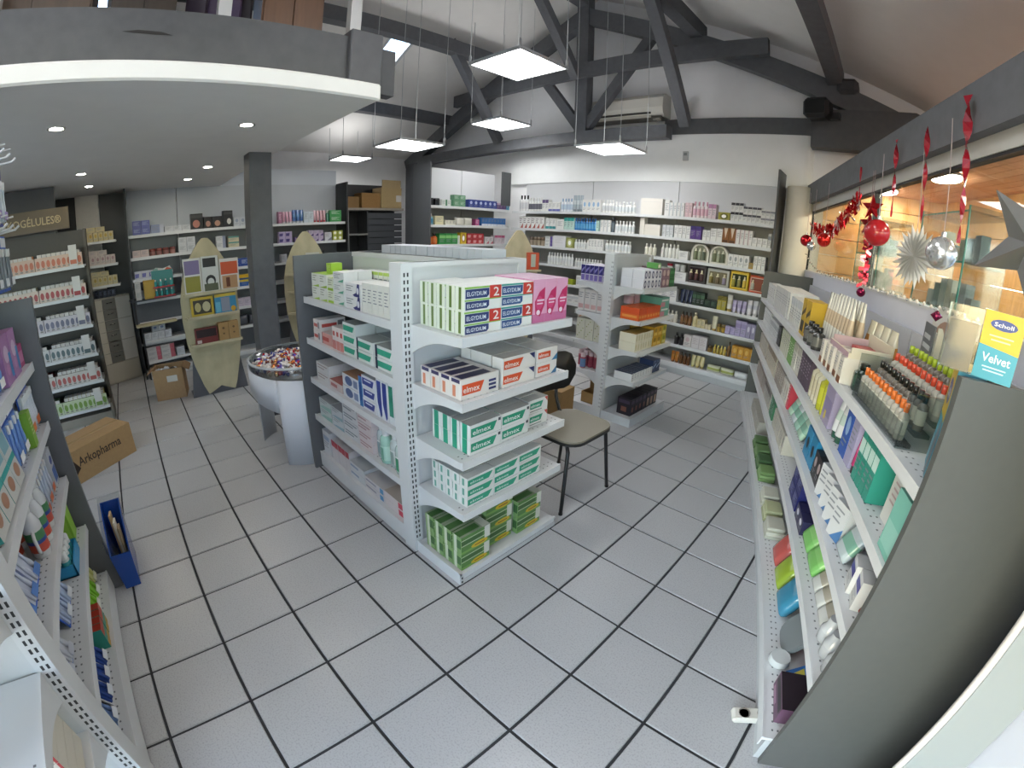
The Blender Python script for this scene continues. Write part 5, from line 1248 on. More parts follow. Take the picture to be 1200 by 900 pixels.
rowB(2, [(-3.9, jar(.1, .38, 'b0a08c', '6a5a4c'), 'brown glass jar', 4), (-2.95, wb(.4, .14, D('end', '6a5a9a')), 'flat white violet box', 1, dict(nh=3)), (-2.5, wb(.64, .48, D('lines', c='c9c9cc'), 'dcdce0', .4), 'wide white carton of soap'),
         (-1.82, wb(.36, .42, D('oval', 'c4c890'), '9a9e58'), 'olive green box', 1), (-1.42, bottle(.065, .38, WT, 'efefec', 'd8dcdc'), 'small white bottle in the long row', 5), (-.72, wb(.13, .44, D('lines')), 'white slim carton', 5), (.06, bottle(.065, .44, WT, 'efefec', 'd4d8da'), 'white bottle of the second long row', 8),
         (1.76, bottle(.075, .44, 'e0dccc', 'ece8dc'), 'cream bottle standing apart', 3), (2.44, bottle(.065, .5, 'e6e4de', 'f0eee8'), 'white bottle with round shoulder', 5), (3.1, wb(.34, .3, D('lines')), 'squat white box before the arched sets'),
         (4.94, wb(.17, .4, D('spot', '9aa0a0')), 'white box with grey spot', 4), (5.62, wb(.15, .2, D('lines'), 'b89a50'), 'tiny gold box', 1), (5.82, wb(.12, .44, D('lines')), 'white box by the grey panel', 3)])
def arch(x, lab):
    t = thing('gift_set', FB.W(x, .12, ZB[2] + .004), 0, lab, 'gift set')
    o = [(-.32, 0), (.32, 0), (.32, .3)] + [(.32 * math.cos(a), .3 + .32 * math.sin(a)) for a in [k * math.pi / 10 for k in range(1, 10)]] + [(-.32, .3)]
    b = MB(); b.prism(o, (0, 0, 0), (1, 0, 0), (0, 0, 1), (0, 1, 0), .2, 'e0ddd2'); add('arched_case', b, t)
    b = MB(); b.prism([(x_ * .78, .06 + y_ * .82) for x_, y_ in o], (0, -.006, 0), (1, 0, 0), (0, 0, 1), (0, 1, 0), .005, '8a8c78'); add('window_film', b, t)
    for k, c in enumerate(('6a7050', '9aa088', '55604a')):
        b = MB(); b.lathe([(.06, .08, c), (.06, .36, c), (.03, .4, 'd8d4c0'), (.03, .46, 'd8d4c0')], 8, -.15 + .15 * k, -.015); add('small_bottle', b, t)
arch(3.92, 'first arched white gift set, nearer the farther gondola'); arch(4.6, 'second arched white gift set, nearer the grey panel')
rowB(3, [(-2.8, bottle(.07, .5, WT, 'f0f0ee', 'dadcdc'), 'white bottle beside the tall surfboard', 9), (-1.35, bottle(.06, .36, WT, 'f0f0ee', 'd4d8d8'), 'short white bottle beyond the surfboard', 10), (2.7, wb(.8, .3, D('lines')), 'wide white box with jars upon it', 1),
         (2.72, jar(.1, .24, 'e2e0dc', 'a83040'), 'white jar with a red lid', 1, dict(dz=.32)), (3.0, jar(.1, .24, 'e2e0dc', 'e6e4e0'), 'white jar with a white lid', 2, dict(dz=.32))])
def giftbox(x, w, h, base, win, items, lab, rim=None):
    t = thing('gift_set', FB.W(x + w / 2, .1, ZB[3] + .004), 0, lab, 'gift set')
    b = MB(); b.box(-w / 2, 0, 0, w / 2, .22, h, base, b=.02); add('gift_case', b, t)
    b = MB(); b.box(-w * .4, -.008, h * .14, w * .4, -.002, h * .84, win, 'gloss')
    if rim: b.box(-w * .44, -.004, h * .1, w * .44, -.001, h * .88, rim)
    add('window_film', b, t)
    for k, c in enumerate(items):
        b = MB(); r = w * .09; b.lathe([(r, h * .18, c), (r, h * .55, c), (r * .5, h * .62, 'd9cfa8'), (r * .5, h * .74, 'd9cfa8')], 8, -w * .3 + w * .6 * k / max(1, len(items) - 1), -.012); add('small_bottle', b, t)
giftbox(3.55, .66, .62, '55504e', '2e1e20', ('4a2a2c', '5c3034', '3f2426'), 'dark maroon gift set in a grey frame')
giftbox(4.27, .78, .58, 'b9b8b0', '7a735a', ('8a7a3a', '6a5a3c', '8c8294'), 'rounded silver gift set with gold bottles')
giftbox(5.1, .62, .62, 'd9b52a', '3a3f2a', ('a89c3a', '8a8a4a', 'c4a83a'), 'bright yellow gift set', 'e6cc50')
giftbox(5.76, .6, .56, 'cc5230', '8a4a38', ('b8b8a8', '7f8a78'), 'orange red gift set at the end of the row', 'd8b8a8')
rowB(4, [(-2.9, wb(.5, .22, D('lines', c='5a6a1c'), 'a4b030'), 'lime green pack', 3), (-1.2, wb(.3, .42, D('lines')), 'plain white box of the hidden stretch', 5), (.6, bottle(.07, .45, WT, 'f0f0ee', 'd4d8d8'), 'white bottle of the hidden stretch', 6), (2.3, wb(.3, .44, D('lines')), 'white box half behind the gold boxes', 3), (3.36, ctube(.07, .48, '2b3552', '1e263c'), 'navy tube', 3), (3.78, wb(.14, .46, D('band', '4a6a50'), '26382e'), 'dark green box', 3), (4.18, wb(.22, .26, D('lines', c='5f7a68'), '22332a'), 'low black green box', 2, dict(nh=1)),
         (4.6, wb(.15, .46, D('head', '6a6020'), 'a89c3c'), 'olive gold box', 2), (4.92, ctube(.09, .56, 'dcdad2', 'c0a86a', 'cfc8b8'), 'white tube with gold cap', 1), (5.16, ctube(.075, .42, 'b4aac8', 'd2cede', 'a89cc0'), 'lilac tube', 3),
         (5.66, ctube(.085, .5, 'd4d2d8', 'e2e0e4', 'c4c2d0'), 'white lilac tube standing on its cap', 4)])
rowB(5, [(-1.6, wb(.34, .34, D('band', 'c4c8cc')), 'white box with pale grey band', 4), (.4, wb(.4, .3, D('lines'), 'd8d4c8'), 'cream white box', 4), (2.9, bottle(.07, .42, 'dcd8ca', 'e8e4d8'), 'cream bottle in the lower row', 3), (3.46, bottle(.07, .46, '6a4426', '3a2818', '8a6038'), 'brown bottle', 3), (3.9, bottle(.1, .5, 'd8cba0', 'e2d8b8', 'cfc090'), 'beige bottle standing taller', 1), (4.06, wb(.14, .3, D('lines'), 'd2c498'), 'beige box', 2), (4.36, wb(.1, .18, (), 'cdbfa0'), 'tiny beige box', 2),
         (4.58, ctube(.09, .5, 'd9d2b4', 'b89a58'), 'cream tube with gold cap'), (4.8, jar(.07, .28, 'b8963c', '6a5424'), 'small gold jar', 2), (4.98, wb(.16, .26, D('lines', c='8a80b0'), 'b4aace'), 'small lilac box', 2), (5.32, wb(.18, .52, D('band', '9a90bc'), 'b0a6cc'), 'tall lilac box', 2), (5.7, wb(.15, .48, D('spot', 'd6d4e4'), '9a94b4'), 'silver lilac box', 2), (6.02, wb(.16, .46, D('lines', c='7f78a0'), 'a8a0c4'), 'lilac box at the grey panel', 2)])
rowB(6, [(-1.0, wb(.3, .4, D('spot', 'c08060'), 'd2c8b8'), 'beige box with rust spot', 3), (.4, jar(.12, .3, 'd8d4cc', 'e4e0d8'), 'pale cream jar', 5), (3.32, bottle(.09, .42, '221f22', '161416'), 'black bottle', 2), (3.72, wb(.28, .42, D('spot', 'c8b0b0'), 'd6d0cc'), 'white pack with pink seal', 1), (4.02, wb(.28, .46, D('lines', c='b0a4a4'), 'd2cccc'), 'greyish white pack', 2), (4.62, jar(.09, .22, '8a6a2c', '4c3a1a'), 'amber jar', 1),
         (4.84, bottle(.055, .3, 'b89c3c', 'd8c060', 'c8b050'), 'small gold bottle', 4), (5.34, bottle(.06, .5, '7a5a2a', '3c2c18'), 'tall amber bottle', 1), (5.52, wb(.2, .42, D('spot', 'e0b860'), 'cc9430'), 'orange gold box', 4)])
rowB(7, [(3.3, ctube(.07, .4, 'c47a2a', '8a5018', 'd8943c'), 'orange tube lying against the base', 2), (3.62, bottle(.07, .42, '6a4018', '3c2410'), 'dark amber bottle', 3), (4.1, ctube(.075, .42, 'd6c890', 'b8a460'), 'cream yellow tube', 3), (4.7, pouch(.5, .3, .22, 'd0d2b4', 'a8b060'), 'olive white flat packet', 2), (5.45, pouch(.52, .34, .2, 'd6d8d8'), 'white flat packet', 1), (6.0, wb(.14, .24, D('lines')), 'small white box on the base', 2)])

# ---------------------------------------------------------------- back corner shelving
ph = lambda i: 'on the %s shelf of the back corner unit' % nb[i]
def rowS(i, items):
    for x, T, lab, *k in items: R(FS, ZS[i], x, T, lab, ph(i), k[0] if k else 1, **(k[1] if len(k) > 1 else {}))
mb = lambda w, h, base, pr=(), nm='medicine_box', **kw: tb(w, .25, h, base, pr, 'f', nm, **kw)
rowS(0, [(11.7, jar(.13, .3, '22252a', '15171a'), 'black tub', 2), (12.3, mb(.26, .26, 'd2d8d0', D('end', '3f7a58')), 'white box with green end', 2), (12.9, mb(.3, .24, '6a9a78', D('lines', c='cfe0d2')), 'green box', 2, dict(nh=2)), (13.7, mb(.26, .34, '2b3f8c', D('spot', 'b8c4e4')), 'blue box', 6), (15.3, mb(.18, .28, '6a4a80', D('head', 'c8a8c0')), 'purple box', 3), (15.85, mb(.2, .24, '3f98c0', D('lines', c='dceaf2')), 'small sky blue box', 1)])
rowS(1, [(11.7, bottle(.12, .44, '8ab4c0', 'e2e2e2', '4a90b0'), 'blue white bottle', 1), (11.98, mb(.4, .36, 'd6d0a8', D('lines')), 'cream box', 1), (12.5, mb(.16, .2, 'd9d6c4', D('lines')), 'small cream box', 3), (13.1, pouch(.42, .3, .32, 'd2d0c4'), 'cream soft bag', 2), (14.1, mb(.2, .28, 'b8558a', D('lines', c='ecd0e0')), 'magenta box', 1), (14.45, mb(.17, .36, '3a70b0', D('foot', 'd8e0ea')), 'blue white box', 8)])
rowS(2, [(11.66, bottle(.12, .44, 'c8602c', '2a1a14', 'd8783c'), 'orange bottle with black cap', 2), (12.2, mb(.3, .44, '2f8a44', D('band', '8ac878')), 'green box with bright band', 3), (13.15, mb(.1, .36, 'dcdcd6'), 'thin white box', 1), (13.3, mb(.3, .48, 'd8b42c', D('oval', 'b8863a')), 'yellow box', 1), (13.66, mb(.3, .22, 'b8343c', D('flag', 'e0a0a0')), 'red box', 3, dict(nh=2)), (14.66, mb(.24, .3, 'd9d2d2', D('wedge', 'c46070')), 'white pink box', 2), (15.25, mb(.2, .38, 'd8ccd2', D('head', 'c05a80')), 'white box with a pink head', 3)])
rowS(3, [(12.9, mb(.45, .3, '3f8f8a', D('lines', c='b8dcd8')), 'teal box', 2), (13.9, mb(.5, .32, 'd6d4c0', D('lines')), 'wide cream box', 2), (15.0, mb(.3, .26, 'd2d2d4', D('lines')), 'plain white box', 3)])

# ---------------------------------------------------------------- wall behind the surfboards
ph = lambda i: 'on the %s wall shelf behind the surfboards' % nb[i]
def rowL(i, items):
    for x, T, lab, *k in items: R(FL, ZW[i], x, T, lab, ph(i), k[0] if k else 1, **(k[1] if len(k) > 1 else {}))
rowL(0, [(1.32, mb(.3, .24, '5a5f9c', D('lines', c='b8bcdc')), 'violet blue box', 2, dict(nh=2)), (1.96, mb(.46, .3, '8a94b4', D('end', 'c8ccd8')), 'grey blue box', 1), (2.45, mb(.3, .2, 'd2d4d8', D('lines')), 'low white box', 3), (3.4, mb(.44, .56, '1c1a1e', [('r', 0, .72, 1, .92, '3a3a3c'), ('e', .45, .35, .3, .25, 'b87868')], 'diaper_pack'), 'tallest black pack', 1), (3.88, mb(.3, .42, '221e20', [('e', .5, .4, .3, .25, 'b08070')], 'diaper_pack'), 'shorter black pack', 1),
         (4.2, mb(.36, .42, '201d20', [('e', .5, .4, .3, .25, 'c09078')], 'diaper_pack'), 'black pack with beige picture', 1), (4.6, mb(.36, .6, '1b1a1e', [('r', 0, .76, 1, .92, '3a3a3c'), ('e', .6, .35, .22, .18, 'e0dcd6')], 'diaper_pack'), 'black pack with a white disc', 1), (5.0, mb(.22, .34, 'ccd0d8', D('spot', '9aa4b8')), 'white grey box', 2),
         (6.75, mb(.14, .46, 'a86a8a', D('lines', c='e0c8d4')), 'mauve box', 1), (6.92, ctube(.06, .46, 'd09ab0', 'e4d4dc'), 'pink tube', 3), (7.28, ctube(.07, .52, '2f5fa0', 'd8dce4', '4a80b8'), 'blue tube', 3), (7.7, mb(.2, .44, 'c8d2da', D('lines')), 'pale blue white box', 2), (8.14, ctube(.06, .48, 'd0a0a8', 'c04048'), 'pink tube with red cap', 4), (8.7, bottle(.07, .5, '3f7a68', 'c8d4d0'), 'green bottle', 1), (8.86, mb(.52, .24, '3f9a50', D('lines', c='d8e8d8')), 'wide green box', 1, dict(nh=2))])
rowL(1, [(1.25, mb(.28, .24, 'd2bcb8', D('lines')), 'pinkish box', 2), (1.85, jar(.11, .24, 'b08078', '8a4a44'), 'brown pink jar', 4), (2.9, mb(.3, .26, 'd0d2d6', D('lines')), 'white medicine box', 2, dict(nh=2)), (4.3, mb(.34, .22, 'd4d4d6', D('end', '9aa0b8')), 'white box with violet end', 1, dict(nh=2)), (4.75, mb(.4, .2, 'd2c8a8', D('head', '6aa098')), 'cream teal box', 1, dict(nh=2)),
         (6.75, mb(.26, .22, 'b8a8cc', D('flag', '4a3a80')), 'lilac box with dark flag', 2, dict(nh=2)), (7.4, mb(.2, .2, '7a60a0', D('lines', c='d8d0e4')), 'violet box', 2), (8.0, mb(.2, .22, 'c0b0cc', D('wedge', '4f3a78')), 'white violet box', 3, dict(nh=2)), (8.7, mb(.3, .34, 'd2d2d8', D('wedge', '8a8a9a')), 'white box with grey wedge', 1), (9.05, mb(.22, .2, '9aa038', D('oval', 'd8d890')), 'olive green box', 2, dict(nh=2))])
rowL(2, [(1.25, mb(.24, .26, 'c9cad6', D('flag', '6a6ab0')), 'white box with violet flag', 4), (4.8, mb(.34, .3, '2a4a98', D('lines', c='c8d0e8')), 'royal blue box', 2), (6.8, mb(.2, .3, 'c0c0c8', D('lines')), 'grey white box', 3), (8.4, mb(.24, .2, 'cfc8c4', D('lines')), 'pale pink white box', 4)])
rowL(3, [(1.25, mb(.28, .34, 'c4c4c8', D('lines')), 'plain grey white box', 2), (4.8, mb(.3, .3, '2f66b4', D('band', 'd8c040')), 'blue box with yellow band', 2), (4.85, mb(.7, .12, 'd8b020'), 'bright yellow flat sign box', 1, dict(dz=.32, y=.0))])
rowL(4, [(4.85, mb(.3, .3, 'c8bccc', D('lines')), 'lilac white box', 2, dict(nh=1))])
rowL(5, [(4.8, pouch(.5, .5, .4, '4a4e58'), 'dark grey bag of textiles', 1), (5.25, pouch(.4, .5, .36, '565a64'), 'smaller grey bag of textiles', 1)])
# polish display and mustard box on the counter
t = thing('nail_polish_display', (-7.75, 2.2, 2.83), math.pi / 2, 'small counter display of teal bottles with a bird shaped header card', 'display stand')
b = MB(); b.prism([(-.36, .55), (-.4, .85), (-.2, 1.0), (.05, .95), (.3, 1.02), (.4, .85), (.35, .5)], (0, .3, 0), (1, 0, 0), (0, 0, 1), (0, 1, 0), .03, 'd2d6d4'); b.poly([(-.05, .296, .7), (.3, .296, .72), (.36, .296, .92), (.2, .296, .98), (.05, .296, .86)], 'c8563c'); b.poly([(-.36, .296, .84), (-.1, .296, .84), (-.14, .296, .98), (-.3, .296, .96)], '8ab0a4'); add('header_card', b, t)
for z in (0, .32):
    b = MB(); b.box(-.38, 0, z, .38, .32, z + .04, 'b83a40'); add('tier', b, t)
b = MB(); b.box(-.38, .29, 0, .38, .32, .9, '3f8a88'); add('rear_card', b, t)
pol = [bottle(.05, .24, c, 'd9dcdc', None, 'nail_polish')['me'] for c in ('2f8f94', '4aa8a4')]
for z, nm in ((.04, 'lower'), (.36, 'upper')):
    for k in range(4):
        add('nail_polish', pol[k % 2], None, (-7.75 - .02, 2.2 - .27 + .18 * k, 2.835 + z), math.pi / 2, 'small teal polish bottle on the %s red tier of the counter display' % nm, 'bottle', 'polish bottles on the %s red tier' % nm)
R(FL, 2.82, 1.5, mb(.4, .62, 'b8962a', [('r', .1, .1, .9, .9, 'c4a238')]), 'mustard yellow box beside the polish display', 'on the counter riser', y=-.3)
R(FL, 2.82, 1.2, mb(.2, .3, 'c8c8c4', D('lines')), 'small white box beside the mustard box', 'on the counter riser', 1, nh=2, y=-.3)
FC = Fr(-7.95, 1.1, 96)
R(FC, 1.35, .2, mb(.24, .28, 'd2d6dc', D('lines')), 'white box', 'on the upper shelf of the low counter', 4)
R(FC, 1.35, .5, mb(.24, .2, 'c8d0d8', D('spot', '6a80a8')), 'small white box lying above', 'on the upper shelf of the low counter', 2, dz=.29)
R(FC, .62, .2, mb(.5, .16, 'd0cfcf', D('end', 'c06a78')), 'flat white box with pink end', 'on the lower shelf of the low counter', 2, nh=3)
R(FC, .62, 1.28, mb(.3, .3, 'c4cad2', D('lines')), 'grey white box', 'on the lower shelf of the low counter', 1, nh=1)
R(FC, .08, .15, mb(.5, .22, 'c6c4c2', D('lines')), 'white carton', 'at the foot of the low counter', 2)
# goods on the surfboard ledges
FSB = Fr(-4.6, 3.3, 90)
R(FSB, 3.115, -.72, tb(.5, .05, 1.0, 'd6d4d0', [('r', .06, .55, .92, .94, '7a6a94'), ('r', .06, .06, .92, .5, '8f8a2c')], 'f', 'magazine', 'magazine'), 'white framed leaflet with violet and olive panels', 'on the upper surfboard ledge', y=-.3)
R(FSB, 3.115, -.2, tb(.5, .05, 1.02, 'cfd0cc', [('r', .1, .7, .85, .95, '262220'), ('e', .5, .32, .3, .16, '2a2a2c'), ('e', .5, .28, .2, .11, 'cfd0cc'), ('r', .1, .04, .9, .24, '5a604a')], 'f', 'magazine', 'magazine'), 'white leaflet with black arch', 'on the upper surfboard ledge', y=-.3)
R(FSB, 3.115, .33, tb(.56, .05, .9, 'd8d4ce', [('r', .05, .5, .95, .9, 'cc5a34'), ('r', .1, .05, .9, .46, 'b8906a'), ('r', .3, .1, .5, .4, '6a3a28')], 'f', 'magazine', 'magazine'), 'white leaflet with orange picture', 'on the upper surfboard ledge', y=-.3)
R(FSB, 2.455, -.62, tb(.66, .12, .56, 'c4a832', [('r', .1, .16, .9, .86, '3a3428'), ('e', .3, .5, .14, .24, 'b8ac74'), ('e', .68, .5, .18, .26, 'c4bc98')], 'f', 'gift_box', 'gift box'), 'yellow framed gift box', 'on the middle surfboard ledge', y=-.36)
R(FSB, 2.455, .08, tb(.64, .12, .58, '3a8ab0', [('r', 0, .84, 1, 1, 'c8b040'), ('r', .3, .1, .7, .8, '8a90a0'), ('e', .85, .2, .12, .14, 'd8a830'), ('r', .04, .1, .26, .6, '6ab4cc')], 'f', 'gift_box', 'gift box'), 'blue gift box with yellow top', 'on the middle surfboard ledge', y=-.36)
R(FSB, 1.655, -.6, tb(.66, .2, .46, '7a3330', [('r', .05, .45, .95, .95, '2a1a1a'), ('r', .05, .1, .25, .3, 'd9ccc4')], 'f', 'gift_box', 'gift box'), 'dark red gift box', 'on the lowest surfboard ledge', y=-.36)
R(FSB, 1.655, .1, tb(.3, .2, .54, '9c7c50', [('e', .5, .7, .12, .06, '6a5030'), ('e', .5, .4, .1, .05, '6a5030')], 'f', 'gift_box', 'gift box', 'kraft'), 'brown kraft box', 'on the lowest surfboard ledge', 2, y=-.36)
FS2 = Fr(-7.0, 7.35, 70)
R(FS2, 3.115, .0, tb(.5, .12, .75, 'c6c4bc', D('lines'), 'f', 'leaflet_box', 'box'), 'pale box', 'on the surfboard behind the grey panel', y=-.36)
R(FS2, 2.455, -.1, tb(.3, .12, .5, '6a675e', D('lines', c='a0a09a'), 'f', 'leaflet_box', 'box'), 'dim grey box', 'on the surfboard behind the grey panel', 2, y=-.36)
FS3 = Fr(-2.5, 14.1, 70)
R(FS3, 3.115, .2, tb(.5, .12, .7, 'cc5a3c', [('r', .3, .2, .7, .9, 'b8c0b0')], 'f', 'gift_box', 'gift box'), 'orange gift box', 'on the surfboard near the back shelves', y=-.36)
R(FS3, 2.455, .3, tb(.6, .12, .3, '98a828', D('lines', c='5a6a1c'), 'f', 'gift_box', 'gift box'), 'lime green gift box', 'on the surfboard near the back shelves', y=-.36)

# ---------------------------------------------------------------- capsule rack: printed trays and boxes in them
TRAY = (('d9b9a4', 'c46a4a'), ('d9c6b6', 'a83b3c'), ('cfc9cf', '6d6f86'), ('d0d0ce', '5b6f74'), ('d2cdc6', 'b8625c'), ('c5d3ae', '7a9e48'))
for i, z in enumerate(ZA):
    base, ac = TRAY[i]
    for k, x in enumerate((-2.78, -1.46)):
        w = 1.3
        pr = []
        for q in range(9):
            pr.append(('e', .06 + q * .11, .5, .04, .28, ac)); pr.append(('r', .03 + q * .11, .1, .09 + q * .11, .2, '8a8680'))
        T = tb(w, .05, .34, base, pr, 'f', 'shelf_tray', 'tray')
        R(FA, z, x, T, ('first' if k == 0 else 'second') + ' printed tray front', 'on the %s level of the capsule rack' % nb[i], y=.04, jit=.2)
        cc = (('d08a5a', '8f8aa4'), ('d6c8a0', 'b8b090'), ('24242a', 'b0acb4'), ('1c1c20', '8a848c'), ('6a1a1c', '7a2024'), ('2a4a24', 'c8b838'))[i][k]
        Tb = tb(.12, .3, .42, cc, D('head', 'd9d6d0'), 'f', 'capsule_box', t='d2cfc8' if k else cc)
        R(FA, z, x + .06, Tb, ('first' if k == 0 else 'second') + ' half row capsule box', 'on the %s level of the capsule rack' % nb[i], 9, 1, 1, y=.13)
        if k:
            R(FA, z, x + .95, tb(.22, .02, .55, 'd9d7d2', [('r', .1, .1, .9, .3, ac)], 'f', 'price_card', 'card'), 'small white upright card', 'at the corner of the %s capsule tray' % nb[i], y=-.02, jit=.2, free=True)
FN = Fr(-8.0, 0, 90)
for i, (z, c, a) in enumerate(((4.95, 'c8b98a', 'b89a40'), (4.18, 'cdbfb8', 'a88a90'), (3.49, 'cbbf94', 'b09a50'))):
    R(FN, z, -.38, tb(.16, .3, .3, c, D('spot', a), 'f', 'capsule_box'), 'pale box', 'on the %s shelf of the narrow pale rack' % nb[i], 6)
    R(FN, z, -.25, tb(.3, .24, .16, c, D('lines'), 'f', 'capsule_box'), 'pale box laid over the row', 'on the %s shelf of the narrow pale rack' % nb[i], 2, dz=.31)
R(FN, 3.055, -.4, tb(.14, .2, .26, '23263c', D('lines', c='8a90b0'), 'f', 'capsule_box'), 'navy box', 'on top of the beige drawer cabinet', 6, y=.5)
# ================================================================ shelving below the window; x runs from the far end to the near end panel (0 to 11.2)
ph = lambda i: 'on the %s window shelf' % nb[i]
rb_ = lambda w, h, base, pr=(), nm='care_box', d=.3, **kw: tb(w, d, h, base, pr, 'f', nm, **kw)
def rowR(i, items):
    z = ZR[i] if i < 4 else .4
    for x, T, lab, *k in items: R(FR, z, x, T, lab, ph(i), k[0] if k else 1, **dict(dict(y=.1), **(k[1] if len(k) > 1 else {})))
BR = '7a4a2c'
rowR(0, [(.6, rb_(.34, .5, 'd4d6d8', D('lines')), 'grey white tall box', 4), (2.1, rb_(.2, .56, 'd8d8d6', D('side', 'b8bcc0')), 'tall white box with grey edge', 10, dict(nd=2)), (4.4, rb_(.16, .52, 'd9d9d6', D('head', 'c4c8cc')), 'white box of the dense long run', 7, dict(nd=2)), (5.62, rb_(.34, .62, 'c8a42a', [('r', .1, .1, .9, .4, '2a2420'), ('p', [(.1, .5), (.9, .65), (.9, .8), (.1, .6)], '3a3020')]), 'yellow box with black picture', 2),
         (5.7, bottle(.1, .34, '3a3a38', '20201e', '6a6a66'), 'dark small bottle before the yellow boxes', 3, dict(y=.02, g=.1))])
R(FR, ZR[0], 6.2, ctube(.07, .84, 'dcdad2', 'e2e0d8', 'c8b49c'), 'tall slim white tube', 'on the top window shelf', 9, 2, 1, y=.3, g=.01)
R(FR, ZR[0], 6.55, rb_(.14, .3, 'd8d2c8', D('foot', BR)), 'small white box with brown foot', 'before the tall slim tubes', 5, y=.0, g=.1)
R(FR, ZR[0], 7.35, ctube(.12, .62, 'd9d2bc', 'e0dccc', 'c0803c'), 'wide cream tube with an orange brown picture', 'on the top window shelf', 4, 1, 1, y=.64, g=.01)
t = thing('counter_display', FR.W(8.4, .04, ZR[0] + .004), FR.a, 'open cream counter display with rose sides and red packets', 'counter display')
b = MB(); b.box(-.42, 0, 0, .42, .5, .04, 'd8ccb4'); b.box(-.42, 0, 0, .42, .03, .36, 'd9cfb8', f='b89aa4'); b.box(-.42, .03, 0, -.39, .5, .42, 'c4a8ac'); b.box(.39, .03, 0, .42, .5, .42, 'd8d0bc'); b.box(-.42, .5, 0, .42, .53, .5, 'd2c8b0'); add('tray', b, t)
R(FR, ZR[0] + .05, 8.1, rb_(.13, .3, 'b03838', D('lines', c='d8a0a0')), 'red packet', 'in the cream display next to the pale card', 4, 1, y=.3, free=True)
t = thing('display_card', FR.W(8.3, 1.2, ZR[0] + .004), FR.a, 'pale standing card with a round brown face picture', 'display card')
b = MB(); b.prism([(-.36, 0), (.36, 0), (.36, .95), (.28, 1.02), (-.28, 1.02), (-.36, .95)], (0, 0, 0), (1, 0, 0), (0, .25, 1), (0, 1, 0), .03, 'd2cfc4'); add('card', b, t)
b = MB(); b.prism([(.2 * math.cos(k * .4488), .66 + .2 * math.sin(k * .4488)) for k in range(14)], (0, -.012, 0), (1, 0, 0), (0, .25, 1), (0, 1, 0), .01, '9a7458'); add('picture', b, t)
b = MB(); b.box(-.4, -.28, 0, .4, .0, .3, 'c4c6c0', b=.01); b.box(-.4, -.3, .0, .4, -.28, .1, '8a9a90'); add('foot_tray', b, t)
t = thing('leaflet_holder', FR.W(9.05, .84, ZR[0] + .004), FR.a - .25, 'white leaflet holder with a dark lettered leaflet and pink bow', 'leaflet holder')
b = MB(); b.box(-.3, 0, 0, .3, .03, .8, 'd6d4cc'); b.prism([(0, 0), (.34, 0), (.3, .3), (.04, .86), (0, .86)], (.3, 0, 0), (0, 1, 0), (0, 0, 1), (1, 0, 0), .03, 'c9c5b4'); add('holder', b, t)
b = MB(); b.box(-.26, -.02, .28, .26, -.005, .86, '5a5f66')
for k in range(4): b.box(-.2, -.022, .4 + .1 * k, .2 - .08 * (k % 2), -.0205, .45 + .1 * k, 'c8ccd0')
b.box(-.26, -.02, .08, .26, -.005, .28, 'c0a8a8'); add('leaflet', b, t)
b = MB(); b.lathe([(.001, .9, '6a1838'), (.07, .96, '7a2048'), (.001, 1.02, '6a1838')], 8, .1, .0, 'foil', cap=False); add('bow', b, t)
# tiered stand of small roll-on bottles
t = thing('acrylic_stand', FR.W(9.3, .05, ZR[0] + .004), FR.a, 'clear stepped stand of small bottles with coloured caps', 'display stand')
for k in range(4):
    b = MB(); b.box(-.06, .02 + .14 * k, .1 * k, 1.2, .16 + .14 * k, .1 * k + .03, 'cfd4d4', 'clear_plastic'); add('step', b, t)
b = MB(); b.box(-.08, 0, 0, 1.22, .02, .2, 'cfd4d4', 'clear_plastic'); b.box(-.1, 0, 0, -.08, .6, .45, 'cfd4d4', 'clear_plastic'); b.box(1.22, 0, 0, 1.24, .6, .45, 'cfd4d4', 'clear_plastic'); add('clear_sides', b, t)
for k, (cap, nm) in enumerate((('d8702c', 'orange'), ('20221f', 'black'), ('cc4a32', 'red'), ('9ab02c', 'lime'))):
    R(FR, ZR[0] + .035 + .1 * k, 9.27, bottle(.05, .3, '6a6258' if k % 2 else 'a8a49a', cap, 'c9c4b8', 'essential_oil_bottle'), 'small bottle with %s cap' % nm, 'on the clear stepped stand', 11, 1, 1, y=.085 + .14 * k - .01, g=.008, free=True)
R(FR, ZR[0], 8.86, bottle(.11, .3, '2a3f34', '22332a', '3a5548', 'candle_jar'), 'dark green glass jar', 'beside the clear stepped stand', 1, 2, y=.1, free=True)
t = thing('smiley_card', FR.W(9.65, .78, ZR[0] + .004), FR.a, 'green smiling leaf shaped card with a yellow flower', 'display card')
b = MB(); b.prism([(.17 * math.cos(k * .524), .3 + .26 * math.sin(k * .524)) for k in range(12)], (0, 0, 0), (1, 0, 0), (0, .2, 1), (0, 1, 0), .02, '7fae3a'); add('leaf', b, t)
b = MB(); b.prism([(.14 * math.cos(k * .524), .64 + .13 * math.sin(k * .524)) for k in range(12)], (.1, .15, 0), (1, 0, 0), (0, .2, 1), (0, 1, 0), .02, 'd8b83a'); add('flower', b, t)
for dx in (-.06, .06):
    b = MB(); b.prism([(dx + .025 * math.cos(k * .785), .36 + .03 * math.sin(k * .785)) for k in range(8)], (0, -.006, 0), (1, 0, 0), (0, .2, 1), (0, 1, 0), .004, 'f2f4ea'); add('printed_eye', b, t)
b = MB(); b.prism([(-.08, .24), (0, .18), (.08, .24), (0, .21)], (0, -.006, 0), (1, 0, 0), (0, .2, 1), (0, 1, 0), .004, 'f2f4ea'); add('printed_mouth', b, t)
